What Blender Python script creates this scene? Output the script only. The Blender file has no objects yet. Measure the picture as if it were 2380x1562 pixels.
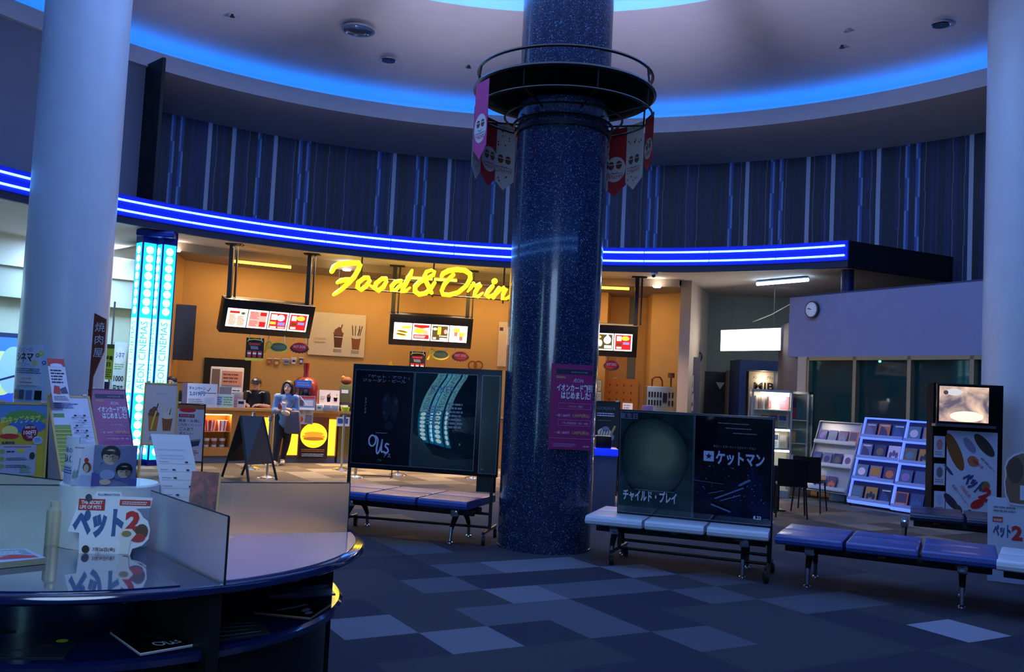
import bpy, bmesh, math, random
from mathutils import Vector, Matrix
random.seed(11)
V = Vector
PI = math.pi
COL = bpy.context.scene.collection
SC = bpy.context.scene

# ------------------------------------------------------------------ camera
W, H = 2380, 1562
FPX, ROLL, PITCH, CH = 2118.7, .0492, .0577, 1.6026
_B = Matrix(((1, 0, 0), (0, 0, -1), (0, 1, 0)))
_P = Matrix(((1, 0, 0), (0, math.cos(PITCH), math.sin(PITCH)), (0, -math.sin(PITCH), math.cos(PITCH))))
_Z = Matrix(((math.cos(ROLL), -math.sin(ROLL), 0), (math.sin(ROLL), math.cos(ROLL), 0), (0, 0, 1)))
RC = _Z @ _P @ _B
RT = RC.transposed()
CAM = V((0, 0, CH))
cd = bpy.data.cameras.new('camera')
cam = bpy.data.objects.new('camera', cd)
COL.objects.link(cam)
cd.sensor_width = 36
cd.lens = FPX / W * 36
cd.clip_start = .05
cm = Matrix((RT.col[0], -RT.col[1], -RT.col[2])).transposed().to_4x4()
cm.translation = CAM
cam.matrix_world = cm
SC.camera = cam

# ------------------------------------------------------------------ world, exposure, large lamps
wd = bpy.data.worlds.new('night')
SC.world = wd
wd.use_nodes = True
bg = wd.node_tree.nodes['Background']
bg.inputs[0].default_value = (.05, .12, .35, 1)
bg.inputs[1].default_value = .05
SC.view_settings.view_transform = 'Standard'
SC.view_settings.look = 'None'
SC.view_settings.gamma = 1
SC.view_settings.use_curve_mapping = False
SC.view_settings.exposure = 0.5


def lin(c):
    return tuple(((x / 255) / 12.92 if x / 255 <= .04045 else ((x / 255 + .055) / 1.055) ** 2.4) for x in c)


def lamp(kind, loc, power, col, size=1.0, size_y=None, target=None, name='lamp', spread=None, blend=None, angle=None):
    l = bpy.data.lights.new(name, kind)
    l.energy = power
    l.color = lin(col)
    if kind == 'AREA':
        if size_y:
            l.shape = 'RECTANGLE'
            l.size_y = size_y
        else:
            l.shape = 'DISK'
        l.size = size
        if spread:
            l.spread = spread
    else:
        l.shadow_soft_size = size
        if kind == 'SPOT':
            l.spot_size = angle or 1.6
            l.spot_blend = blend or .6
    o = bpy.data.objects.new(name, l)
    COL.objects.link(o)
    o.location = loc
    if target is not None:
        o.rotation_euler = (V(target) - V(loc)).to_track_quat('-Z', 'Y').to_euler()
    return o


C0 = V((.05, 9.75, 0))          # axis of the round hall
# luminous recess over the hall, an added fill light behind the camera, warm lamps of the snack bar
lamp('AREA', (C0.x, C0.y, 8.55), 400, (150, 182, 248), 9.5, name='dome_lamp')
lamp('AREA', (-.6, -.45, 3.3), 92, (165, 200, 245), 2.6, target=(-.6, 9, 1.2), name='front_fill')
# added fill spots over the column platform, only there to brighten the ceiling
for _k in range(12):
    _a = math.radians(15 + 30 * _k)
    lamp('SPOT', (.43 + .82 * math.cos(_a), 9.5 + .82 * math.sin(_a), 4.93), 1250 if 2 <= _k <= 6 else 760, (200, 202, 250), .06,
         target=(.43 + 6.6 * math.cos(_a), 9.5 + 6.6 * math.sin(_a), 8.55), name='ceiling_fill', angle=.62, blend=1.0)
WARM = (255, 214, 160)
for _a in (122, 108, 93, 78):
    _a = math.radians(_a)
    lamp('AREA', (C0.x + 9.95 * math.cos(_a), C0.y + 9.95 * math.sin(_a), 3.78), 12.5, WARM, 1.5, .25,
         target=(C0.x + 10.4 * math.cos(_a), C0.y + 10.4 * math.sin(_a), 1.0), name='snack_bar_lamp')
for _a in (126, 116, 106, 96, 84, 72):
    _a = math.radians(_a)
    lamp('AREA', (C0.x + 8.75 * math.cos(_a), C0.y + 8.75 * math.sin(_a), 3.95), 72, (255, 214, 160), .4,
         target=(C0.x + 7.4 * math.cos(_a), C0.y + 7.4 * math.sin(_a), 0), name='counter_lamp', spread=1.9)
lamp('AREA', (-10.2, 14.2, 3.3), 120, (190, 225, 255), 1.2, target=(-10.6, 14.5, 0), name='corridor_lamp')
lamp('AREA', (-8.0, 17.6, 3.9), 200, (190, 225, 255), 1.5, target=(-8.3, 18, 0), name='corridor_lamp')
lamp('AREA', (5.9, 18.6, 3.9), 26, (190, 205, 230), 1.0, target=(5.6, 19.5, 0), name='shop_corridor_lamp')


# ------------------------------------------------------------------ pixel of the photograph -> point in the hall
def ray(u, v):
    return RT @ V(((u - W / 2) / FPX, (v - H / 2) / FPX, 1))


def atz(u, v, z=0.0):
    d = ray(u, v)
    return CAM + d * ((z - CH) / d.z)


def aty(u, v, y):
    d = ray(u, v)
    return CAM + d * (y / d.y)


def cyl(u, v, r, c=C0, near=False):
    d = ray(u, v)
    o = CAM - c
    a = d.x * d.x + d.y * d.y
    b = o.x * d.x + o.y * d.y
    k = o.x * o.x + o.y * o.y - r * r
    q = math.sqrt(max(b * b - a * k, 0))
    t = (-b - q) / a if near else (-b + q) / a
    return CAM + d * t


def upz(u, v, p):
    """height where the vertical over ground point p crosses the ray"""
    d = ray(u, v)
    t = math.hypot(p[0], p[1]) / math.hypot(d.x, d.y)
    return CH + d.z * t


def pol(r, deg, z=0.0):
    a = math.radians(deg)
    return V((C0.x + r * math.cos(a), C0.y + r * math.sin(a), z))


def ang(p):
    return math.degrees(math.atan2(p[1] - C0.y, p[0] - C0.x))


# ------------------------------------------------------------------ materials
_M = {}


def M(name, col, rough=.6, metal=0.0, emit=0.0, spec=.5, coat=0.0, trans=0.0, ecol=None, alpha=1.0, bump=0.0, bscale=60, ior=1.5, coat_rough=.05):
    if name in _M:
        return _M[name]
    m = bpy.data.materials.new(name)
    m.use_nodes = True
    nt = m.node_tree
    b = nt.nodes['Principled BSDF']
    c = lin(col)
    # a little tonal variation, so that no surface is one flat value
    tc = nt.nodes.new('ShaderNodeTexCoord')
    nz = nt.nodes.new('ShaderNodeTexNoise')
    nz.inputs['Scale'].default_value = bscale if bump else 3.0
    nz.inputs['Detail'].default_value = 3
    nt.links.new(tc.outputs['Object'], nz.inputs['Vector'])
    mx = nt.nodes.new('ShaderNodeMix')
    mx.data_type = 'RGBA'
    mx.inputs[6].default_value = (*[x * .93 for x in c], 1)
    mx.inputs[7].default_value = (*[min(x * 1.06, 1) for x in c], 1)
    nt.links.new(nz.outputs[0], mx.inputs[0])
    nt.links.new(mx.outputs[2], b.inputs['Base Color'])
    b.inputs['Roughness'].default_value = rough
    b.inputs['Metallic'].default_value = metal
    b.inputs['Specular IOR Level'].default_value = spec
    b.inputs['Coat Weight'].default_value = coat
    b.inputs['Coat Roughness'].default_value = coat_rough
    b.inputs['Transmission Weight'].default_value = trans
    b.inputs['IOR'].default_value = ior
    b.inputs['Alpha'].default_value = alpha
    if bump:
        bp = nt.nodes.new('ShaderNodeBump')
        bp.inputs['Strength'].default_value = bump
        bp.inputs['Distance'].default_value = .01
        nt.links.new(nz.outputs[0], bp.inputs['Height'])
        nt.links.new(bp.outputs[0], b.inputs['Normal'])
    if emit:
        b.inputs['Emission Color'].default_value = (*(lin(ecol) if ecol else c), 1)
        b.inputs['Emission Strength'].default_value = emit
    _M[name] = m
    return m


def granite():
    m = M('speckled_granite', (22, 34, 62), .2, coat=.5)
    nt = m.node_tree
    b = nt.nodes['Principled BSDF']
    tc = nt.nodes.new('ShaderNodeTexCoord')
    col = None
    for sc, th, cc in ((60, .26, (130, 160, 200)), (95, .26, (80, 112, 160)), (36, .17, (170, 195, 220))):
        vo = nt.nodes.new('ShaderNodeTexVoronoi')
        vo.inputs['Scale'].default_value = sc
        nt.links.new(tc.outputs['Object'], vo.inputs['Vector'])
        lt = nt.nodes.new('ShaderNodeMath')
        lt.operation = 'LESS_THAN'
        lt.inputs[1].default_value = th
        nt.links.new(vo.outputs['Distance'], lt.inputs[0])
        gate = nt.nodes.new('ShaderNodeMath')
        gate.operation = 'MULTIPLY'
        sep = nt.nodes.new('ShaderNodeSeparateColor')
        nt.links.new(vo.outputs['Color'], sep.inputs[0])
        nt.links.new(lt.outputs[0], gate.inputs[0])
        nt.links.new(sep.outputs[0], gate.inputs[1])
        mx = nt.nodes.new('ShaderNodeMix')
        mx.data_type = 'RGBA'
        if col is None:
            mx.inputs[6].default_value = (*lin((24, 38, 68)), 1)
        else:
            nt.links.new(col, mx.inputs[6])
        mx.inputs[7].default_value = (*lin(cc), 1)
        nt.links.new(gate.outputs[0], mx.inputs[0])
        col = mx.outputs[2]
    nt.links.new(col, b.inputs['Base Color'])
    return m


def cloudy(name, c1, c2, scale=2.0, rough=.5, emit=0.0, coat=0.0, detail=4, dist=1.5, lo=.35, hi=.65):
    """soft two-colour cloud print (poster pictures, screen pictures)"""
    if name in _M:
        return _M[name]
    m = M(name, c1, rough, coat=coat)
    nt = m.node_tree
    b = nt.nodes['Principled BSDF']
    tc = nt.nodes.new('ShaderNodeTexCoord')
    nz = nt.nodes.new('ShaderNodeTexNoise')
    nz.inputs['Scale'].default_value = scale
    nz.inputs['Detail'].default_value = detail
    nz.inputs['Distortion'].default_value = dist
    nt.links.new(tc.outputs['Object'], nz.inputs['Vector'])
    rp = nt.nodes.new('ShaderNodeValToRGB')
    rp.color_ramp.elements[0].position = lo
    rp.color_ramp.elements[1].position = hi
    rp.color_ramp.elements[0].color = (*lin(c1), 1)
    rp.color_ramp.elements[1].color = (*lin(c2), 1)
    nt.links.new(nz.outputs[0], rp.inputs[0])
    nt.links.new(rp.outputs[0], b.inputs['Base Color'])
    if emit:
        nt.links.new(rp.outputs[0], b.inputs['Emission Color'])
        b.inputs['Emission Strength'].default_value = emit
    return m


# ------------------------------------------------------------------ mesh builder
_TXT = {}


def text_mesh(s, bold=0.0):
    k = (s, bold)
    if k not in _TXT:
        cu = bpy.data.curves.new('t', 'FONT')
        cu.body = s
        cu.size = 1
        cu.offset = bold
        cu.resolution_u = 2
        o = bpy.data.objects.new('t', cu)
        COL.objects.link(o)
        bpy.context.view_layer.update()
        me = bpy.data.meshes.new_from_object(o.evaluated_get(bpy.context.evaluated_depsgraph_get()))
        vs = [tuple(v.co) for v in me.vertices]
        fs = [tuple(p.vertices) for p in me.polygons]
        bpy.data.objects.remove(o)
        bpy.data.curves.remove(cu)
        bpy.data.meshes.remove(me)
        xs = [v[0] for v in vs] or [0]
        _TXT[k] = (vs, fs, min(xs), max(xs))
    return _TXT[k]


class MB:
    def __init__(s):
        s.bm = bmesh.new()
        s.mats = []
        s.lv = 0

    def slot(s, m):
        if m not in s.mats:
            s.mats.append(m)
        return s.mats.index(m)

    def faces(s, vs, fs, m, smooth=False):
        bv = [s.bm.verts.new(v) for v in vs]
        i = s.slot(m)
        for f in fs:
            try:
                fc = s.bm.faces.new([bv[k] for k in f])
                fc.material_index = i
                fc.smooth = smooth
            except ValueError:
                pass
        return bv

    def box(s, c, d, m, T=None, bev=0.0):
        """box of size d centred at c; T an optional matrix"""
        x, y, z = d[0] / 2, d[1] / 2, d[2] / 2
        if bev > 0:
            b = min(bev, x * .95, y * .95, z * .95)
            vs, fs = [], []
            t = bmesh.new()
            bmesh.ops.create_cube(t, size=1)
            for v in t.verts:
                v.co = V((v.co.x * d[0], v.co.y * d[1], v.co.z * d[2]))
            bmesh.ops.bevel(t, geom=list(t.edges), offset=b, segments=2, affect='EDGES', profile=.5)
            t.verts.ensure_lookup_table()
            vs = [v.co + V(c) for v in t.verts]
            fs = [[v.index for v in f.verts] for f in t.faces]
            t.free()
        else:
            vs = [V((sx * x, sy * y, sz * z)) + V(c) for sx in (-1, 1) for sy in (-1, 1) for sz in (-1, 1)]
            fs = [(0, 1, 3, 2), (4, 6, 7, 5), (0, 4, 5, 1), (2, 3, 7, 6), (0, 2, 6, 4), (1, 5, 7, 3)]
        if T is not None:
            vs = [T @ v for v in vs]
        s.faces(vs, fs, m)
        return s

    def hexa(s, q, off, m):
        """four corner points pushed along off"""
        vs = [V(p) for p in q] + [V(p) + V(off) for p in q]
        s.faces(vs, [(3, 2, 1, 0), (4, 5, 6, 7), (0, 1, 5, 4), (1, 2, 6, 5), (2, 3, 7, 6), (3, 0, 4, 7)], m)
        return s

    def prism(s, pts, off, m):
        """flat outline pts (points in space) pushed along off"""
        n = len(pts)
        vs = [V(p) for p in pts] + [V(p) + V(off) for p in pts]
        fs = [tuple(range(n - 1, -1, -1)), tuple(range(n, 2 * n))] + [(i, (i + 1) % n, n + (i + 1) % n, n + i) for i in range(n)]
        s.faces(vs, fs, m)
        return s

    def tube(s, pts, r, m, n=8, cap=True, flat=None, smooth=True):
        """round bar along pts; r a number or a list; flat = (axis, factor) squeezes the section along axis"""
        pts = [V(p) for p in pts]
        k = len(pts)
        rs = r if isinstance(r, (list, tuple)) else [r] * k
        vs, fs = [], []
        prev = None
        for i, p in enumerate(pts):
            t = (pts[min(i + 1, k - 1)] - pts[max(i - 1, 0)])
            t = t.normalized() if t.length > 1e-9 else V((0, 0, 1))
            if prev is None:
                a = t.orthogonal().normalized()
            else:
                a = (prev - t * prev.dot(t))
                a = a.normalized() if a.length > 1e-6 else t.orthogonal().normalized()
            prev = a
            b = t.cross(a)
            for j in range(n):
                th = 2 * PI * j / n
                o = (a * math.cos(th) + b * math.sin(th)) * rs[i]
                if flat:
                    ax = V(flat[0])
                    o = o - ax * o.dot(ax) * (1 - flat[1])
                vs.append(p + o)
        for i in range(k - 1):
            for j in range(n):
                fs.append((i * n + j, i * n + (j + 1) % n, (i + 1) * n + (j + 1) % n, (i + 1) * n + j))
        if cap:
            fs.append(tuple(range(n - 1, -1, -1)))
            fs.append(tuple(range((k - 1) * n, k * n)))
        s.faces(vs, fs, m, smooth)
        return s

    def lathe(s, c, prof, m, n=48, a0=0.0, a1=360.0, smooth=True, closed=False):
        """prof [(r, z)] turned about the vertical through c"""
        full = abs(a1 - a0) >= 359.9
        k = n if full else n + 1
        vs, fs = [], []
        for r, z in prof:
            for j in range(k):
                th = math.radians(a0 + (a1 - a0) * j / n)
                vs.append(V((c[0] + r * math.cos(th), c[1] + r * math.sin(th), c[2] + z)))
        np_ = len(prof)
        for i in range(np_ if closed else np_ - 1):
            i2 = (i + 1) % np_
            for j in range(n):
                j2 = (j + 1) % k
                fs.append((i * k + j, i * k + j2, i2 * k + j2, i2 * k + j))
        if closed and not full:
            fs.append(tuple(i * k for i in range(np_)))
            fs.append(tuple(i * k + n for i in range(np_ - 1, -1, -1)))
        s.faces(vs, fs, m, smooth)
        return s

    def disc(s, c, r, m, n=32, up=1):
        vs = [V((c[0] + r * math.cos(2 * PI * j / n), c[1] + r * math.sin(2 * PI * j / n), c[2])) for j in range(n)]
        s.faces(vs, [tuple(range(n)) if up > 0 else tuple(range(n - 1, -1, -1))], m)
        return s

    def ball(s, c, r, m, T=None, seg=16, rings=10):
        r = r if isinstance(r, (tuple, list)) else (r, r, r)
        vs, fs = [], []
        for i in range(rings + 1):
            ph = PI * i / rings
            for j in range(seg):
                th = 2 * PI * j / seg
                p = V((r[0] * math.sin(ph) * math.cos(th), r[1] * math.sin(ph) * math.sin(th), r[2] * math.cos(ph)))
                if T is not None:
                    p = T @ p
                vs.append(p + V(c))
        for i in range(rings):
            for j in range(seg):
                fs.append((i * seg + j, (i + 1) * seg + j, (i + 1) * seg + (j + 1) % seg, i * seg + (j + 1) % seg))
        s.faces(vs, fs, m, True)
        return s

    # ---- flat artwork, local x right, y up, z outwards
    def _z(s):
        s.lv += 1
        return .0006 * s.lv + .0006

    def rect(s, x0, y0, x1, y1, m, nx=1, sh=0.0):
        z = s._z()
        vs, fs = [], []
        for i in range(nx + 1):
            x = x0 + (x1 - x0) * i / nx
            vs += [V((x, y0, z)), V((x + sh, y1, z))]
        for i in range(nx):
            fs.append((2 * i, 2 * i + 2, 2 * i + 3, 2 * i + 1))
        s.faces(vs, fs, m)
        return s

    def grid(s, x0, y0, x1, y1, m, nx, ny):
        z = s._z()
        vs = [V((x0 + (x1 - x0) * i / nx, y0 + (y1 - y0) * j / ny, z)) for i in range(nx + 1) for j in range(ny + 1)]
        k = ny + 1
        s.faces(vs, [(i * k + j, (i + 1) * k + j, (i + 1) * k + j + 1, i * k + j + 1) for i in range(nx) for j in range(ny)], m, True)
        return s

    def ell(s, cx, cy, rx, ry, m, n=24, rot=0.0, a0=0.0, a1=360.0):
        z = s._z()
        cr, sr = math.cos(math.radians(rot)), math.sin(math.radians(rot))
        vs = []
        for j in range(n):
            th = math.radians(a0 + (a1 - a0) * j / (n if a1 - a0 > 359 else n - 1))
            x, y = rx * math.cos(th), ry * math.sin(th)
            vs.append(V((cx + x * cr - y * sr, cy + x * sr + y * cr, z)))
        s.faces(vs, [tuple(range(n))], m)
        return s

    def poly(s, pts, m):
        z = s._z()
        s.faces([V((x, y, z)) for x, y in pts], [tuple(range(len(pts)))], m)
        return s

    def line(s, pts, w, m):
        """flat stroke of width w through pts"""
        z = s._z()
        if len(pts) > 5:          # round the corners of a hand-drawn stroke
            q = []
            for i in range(len(pts) - 1):
                p0, p1, p2, p3 = pts[max(i - 1, 0)], pts[i], pts[i + 1], pts[min(i + 2, len(pts) - 1)]
                for k in range(6):
                    t = k / 6
                    q.append(tuple(.5 * (2 * p1[j] + (p2[j] - p0[j]) * t + (2 * p0[j] - 5 * p1[j] + 4 * p2[j] - p3[j]) * t * t + (3 * p1[j] - p0[j] - 3 * p2[j] + p3[j]) * t ** 3) for j in (0, 1)))
            pts = q + [pts[-1]]
        vs, fs = [], []
        k = len(pts)
        P = [V((p[0], p[1], 0)) for p in pts]
        for i in range(k):
            t = (P[min(i + 1, k - 1)] - P[max(i - 1, 0)]).normalized()
            nrm = V((-t.y, t.x, 0)) * w / 2
            vs += [P[i] + nrm + V((0, 0, z)), P[i] - nrm + V((0, 0, z))]
        for i in range(k - 1):
            fs.append((2 * i, 2 * i + 1, 2 * i + 3, 2 * i + 2))
        s.faces(vs, fs, m)
        return s

    def text(s, st, x, y, h, m, w=None, bold=0.0, al='c', rot=0.0, sh=0.0, mirror=False):
        """st with letters about h tall, baseline y; w squeezes it to a width; al c/l/r"""
        vs, fs, x0, x1 = text_mesh(st, bold)
        if not vs:
            return s
        sy = h / .74
        sx = w / (x1 - x0) if w else sy
        ww = (x1 - x0) * sx
        ox = {'c': -ww / 2, 'l': 0, 'r': -ww}[al]
        z = s._z()
        cr, sr = math.cos(math.radians(rot)), math.sin(math.radians(rot))
        out = []
        for p in vs:
            a = (p[0] - x0) * sx + ox + sh * p[1] * sy
            b = p[1] * sy
            if mirror:
                a = -a
            out.append(V((x + a * cr - b * sr, y + a * sr + b * cr, z)))
        s.faces(out, fs, m)
        return s

    def lines(s, x0, y0, x1, y1, n, m, fill=.45, seed=0, ragged=.3):
        """n rows of small print too small to read"""
        rnd = random.Random(seed + n)
        dy = (y1 - y0) / n
        z = s._z()
        for i in range(n):
            yb = y1 - dy * (i + 1) + dy * (1 - fill) / 2
            x = x0
            xe = x1 - (x1 - x0) * ragged * rnd.random()
            while x < xe - dy * .3:
                l = min(dy * fill * rnd.uniform(.8, 3.2), xe - x)
                s.faces([V((x, yb, z)), V((x + l, yb, z)), V((x + l, yb + dy * fill, z)), V((x, yb + dy * fill, z))], [(0, 1, 2, 3)], m)
                x += l + dy * fill * rnd.uniform(.25, .5)
        return s

    def map(s, fn):
        for v in s.bm.verts:
            v.co = fn(v.co)
        return s

    def xf(s, T):
        return s.map(lambda p: T @ p)

    def build(s, name, parent=None, local=False, recalc=True, **tags):
        if recalc:
            bmesh.ops.recalc_face_normals(s.bm, faces=s.bm.faces)
        me = bpy.data.meshes.new(name)
        off = None
        if parent is None and not local and s.bm.verts:
            xs = [v.co for v in s.bm.verts]
            lo = V((min(p.x for p in xs), min(p.y for p in xs), min(p.z for p in xs)))
            hi = V((max(p.x for p in xs), max(p.y for p in xs), max(p.z for p in xs)))
            off = V(((lo.x + hi.x) / 2, (lo.y + hi.y) / 2, lo.z))
            for v in s.bm.verts:
                v.co -= off
        s.bm.to_mesh(me)
        s.bm.free()
        me.set_sharp_from_angle(angle=math.radians(38))
        for m in s.mats:
            me.materials.append(m)
        o = bpy.data.objects.new(name, me)
        COL.objects.link(o)
        if off is not None:
            o.location = off
        if parent is not None:
            o.parent = parent
            if not local and parent.name in ROOT:
                o.matrix_parent_inverse = ROOT[parent.name].inverted()
        for k, v in tags.items():
            if v is not None:
                o[k] = v
        return o


ROOT = {}


def thing(name, label, category, loc, yaw=0.0, group=None, kind=None):
    o = bpy.data.objects.new(name, None)
    o.empty_display_size = .1
    COL.objects.link(o)
    o.location = loc
    o.rotation_euler = (0, 0, yaw)
    o['label'] = label
    o['category'] = category
    if group:
        o['group'] = group
    if kind:
        o['kind'] = kind
    ROOT[o.name] = Matrix.Translation(V(loc)) @ Matrix.Rotation(yaw, 4, 'Z')
    return o


def dup(o, loc, yaw, label=None, group=None):
    def cp(x, par):
        c = x.copy()
        COL.objects.link(c)
        if par is not None:
            c.parent = par
        for ch in x.children:
            cp(ch, c)
        return c
    c = cp(o, None)
    c.location = loc
    c.rotation_euler = (0, 0, yaw)
    if label:
        c['label'] = label
    if group:
        c['group'] = group
    ROOT[c.name] = Matrix.Translation(V(loc)) @ Matrix.Rotation(yaw, 4, 'Z')
    return c


def frame(c, yaw=0.0, lean=0.0, w=0.0, h=0.0, roll=0.0):
    """matrix of a panel w x h whose centre is c: yaw 0 faces the camera side (-Y); lean > 0 tips the top back"""
    ux = V((math.cos(yaw), math.sin(yaw), 0))
    n = V((math.sin(yaw), -math.cos(yaw), 0))
    # lean as used by the fit: top moves along -n
    uy = V((0, 0, 1)) * math.cos(lean) - n * math.sin(lean)
    nn = ux.cross(uy)
    R3 = Matrix((ux, uy, nn)).transposed().to_4x4()
    return Matrix.Translation(V(c)) @ R3 @ Matrix.Rotation(roll, 4, 'Z') @ Matrix.Translation(V((-w / 2, -h / 2, 0)))


def lookyaw(p, q):
    return math.atan2(q[1] - p[1], q[0] - p[0])


def struct(mb, name):
    return mb.build(name, kind='structure')


rad = math.radians
# shared materials
BLACK = M('black_metal', (10, 11, 14), .4)
BLACKM = M('matte_black', (8, 8, 10), .7)
INK = M('black_ink', (16, 16, 22), .6)
WHITE = M('white_print', (232, 234, 238), .5)
PAPER = M('paper_white', (214, 216, 222), .6)
CHROME = M('chrome', (200, 205, 212), .18, 1.0)
STEEL = M('brushed_steel', (150, 152, 155), .35, 1.0)
PAINT = M('white_wall_paint', (208, 208, 212), .8)
CEILP = M('ceiling_paint', (206, 202, 204), .85)
GREY = M('grey_print', (120, 124, 134), .6)
REDP = M('red_print', (196, 38, 40), .5)
BLUEP = M('blue_print', (40, 84, 170), .5)
YELP = M('yellow_print', (240, 214, 60), .5)
WOODF = M('pale_wood', (196, 158, 92), .5)
GREENP = M('green_print', (96, 150, 70), .5)
BROWNP = M('brown_print', (104, 62, 36), .5)
SKINP = M('beige_print', (206, 176, 150), .5)

# ================================================================== SETTING
# ---- floor: 0.5 m carpet tiles, a few pale ones scattered among the dark
FO = V((-.1376, 7.3577))
FA = V((math.cos(.5212), math.sin(.5212)))
FB = V((FA.y, -FA.x))
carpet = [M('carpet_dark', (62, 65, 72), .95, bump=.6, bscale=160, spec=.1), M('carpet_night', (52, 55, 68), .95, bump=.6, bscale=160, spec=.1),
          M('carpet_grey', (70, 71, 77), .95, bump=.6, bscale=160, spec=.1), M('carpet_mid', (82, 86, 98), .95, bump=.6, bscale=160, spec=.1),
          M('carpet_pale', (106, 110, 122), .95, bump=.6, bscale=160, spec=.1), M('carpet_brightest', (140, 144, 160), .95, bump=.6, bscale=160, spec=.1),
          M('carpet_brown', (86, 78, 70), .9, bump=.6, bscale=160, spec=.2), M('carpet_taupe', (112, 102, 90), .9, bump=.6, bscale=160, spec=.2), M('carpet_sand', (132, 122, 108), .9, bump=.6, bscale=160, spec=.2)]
known = {(0, 0): 4, (1, 0): 3, (2, 0): 3, (-1, 1): 3, (0, 1): 3, (0, 2): 3, (-2, 2): 4, (-3, 1): 4, (-1, -1): 3, (0, -2): 3, (1, -2): 4, (2, -2): 4,
         (3, -1): 4, (0, -1): 1, (1, -1): 1, (2, -1): 1, (0, -4): 3, (5, 4): 5, (4, 2): 3, (5, 2): 3, (3, 1): 3, (1, 3): 3, (4, 0): 3, (6, 1): 2, (7, 1): 2,
         (1, 1): 1, (2, 1): 1, (1, 2): 1, (2, 2): 0, (2, 3): 0, (3, 0): 0, (-1, 0): 0, (-1, 2): 1, (-2, 1): 0, (-2, 0): 0, (0, 3): 1, (3, 2): 0, (3, 3): 0,
         (4, 3): 1, (5, 3): 0, (6, 3): 1, (4, 1): 0, (5, 1): 0, (6, 2): 0, (-2, 3): 0, (-1, 3): 0, (1, -3): 0, (0, -3): 0, (2, -3): 0}
mb = MB()
rnd = random.Random(3)
for i in range(-44, 50):
    for j in range(-44, 44):
        p = FO + (FA * (i + .5) + FB * (j + .5)) * .5
        if not (-14 < p.x < 15 and -3 < p.y < 23.5):
            continue
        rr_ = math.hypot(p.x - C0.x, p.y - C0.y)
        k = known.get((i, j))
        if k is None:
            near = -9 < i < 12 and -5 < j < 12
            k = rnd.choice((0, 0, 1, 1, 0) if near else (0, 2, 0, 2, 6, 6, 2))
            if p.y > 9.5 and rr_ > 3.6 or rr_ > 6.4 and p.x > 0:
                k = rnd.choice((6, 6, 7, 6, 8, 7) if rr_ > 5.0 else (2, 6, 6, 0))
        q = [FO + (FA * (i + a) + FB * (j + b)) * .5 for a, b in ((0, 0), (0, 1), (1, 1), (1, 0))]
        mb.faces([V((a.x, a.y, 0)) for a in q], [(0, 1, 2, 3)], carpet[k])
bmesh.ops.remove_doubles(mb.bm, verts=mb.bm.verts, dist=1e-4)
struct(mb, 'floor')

# ---- ceiling, cove ring, recess
mb = MB()
mb.lathe(C0, [(10.1, 7.68), (8.0, 7.95), (5.62, 8.1)], CEILP, n=128)
struct(mb, 'ceiling')
mb = MB()
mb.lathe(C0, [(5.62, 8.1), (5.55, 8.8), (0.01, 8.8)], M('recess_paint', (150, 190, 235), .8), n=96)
struct(mb, 'ceiling')
mb = MB()
mb.lathe(C0, [(10.86, 6.75), (9.2, 7.02), (9.37, 7.39), (9.43, 7.39), (9.43, 7.06), (10.1, 7.06), (10.1, 7.68), (10.2, 7.68), (10.2, 6.95), (10.95, 6.8)], CEILP, n=128, closed=True)
struct(mb, 'trim_1')
mb = MB()
mb.lathe(C0, [(9.445, 7.12), (9.465, 7.12), (9.465, 7.36), (9.445, 7.36)], M('cove_tube_blue', (40, 130, 255), emit=6.0, ecol=(32, 130, 255)), n=96, closed=True)
mb.build('cove_light', label='long blue light strip hidden in the ceiling cove ring', category='light')
mb = MB()
mb.lathe(C0, [(5.3, 8.32), (5.38, 8.32), (5.38, 8.36), (5.3, 8.36)], M('recess_tube_blue', (60, 150, 255), emit=10, ecol=(60, 160, 255)), n=96, closed=True)
mb.build('cove_light', label='pale blue light strip inside the upper round ceiling recess', category='light')

# ---- striped upper wall
AF = ang(cyl(338, 300, 9.3))         # blade wall at the left end
STR = [M('stripe_navy', (9, 17, 62), .45), M('stripe_night', (6, 11, 42), .45), M('stripe_blue', (14, 27, 90), .45), M('stripe_slate', (24, 36, 92), .45),
       M('stripe_black', (4, 6, 22), .45)]
PALE = M('stripe_pale', (186, 196, 216), .5)
SKY = M('stripe_sky', (124, 162, 216), .5)
SKY2 = M('stripe_deep_sky', (56, 92, 170), .5)
THIN = M('stripe_thin_grey', (110, 116, 140), .5)
feat = []
for px, py in ((483, 390), (539, 400), (635, 430), (913, 450), (1041, 460), (1179, 470), (1450, 480), (1735, 470), (1877, 455), (1935, 450), (2041, 440), (2256, 470)):
    feat.append((ang(cyl(px, py, 10.86)), .085, 'p'))
for px, py in ((398, 370), (419, 370), (598, 420), (693, 440), (712, 440), (877, 455), (967, 460), (986, 460), (1145, 470), (1413, 480), (1508, 480), (1526, 480),
               (1698, 470), (1794, 460), (1815, 460), (2000, 440), (2108, 430), (2133, 430)):
    feat.append((ang(cyl(px, py, 10.86)), .085, 's'))
for px, py in ((500, 390), (575, 400), (760, 440), (800, 450), (905, 450), (1055, 450), (1095, 450), (1595, 480), (1620, 480), (1720, 470), (1890, 460), (1918, 460), (2024, 440), (2214, 440), (2242, 440), (680, 430), (730, 430), (1090, 470), (1490, 480), (1540, 480), (1780, 460), (1825, 460), (2090, 440), (2150, 430)):
    feat.append((ang(cyl(px, py, 10.86)), .028, 't'))
feat.sort()
mb = MB()
rnd = random.Random(5)
Z0, Z1 = 3.0, 6.85
ASTR = ang(cyl(2215, 598, 10.86)) + .1


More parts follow.
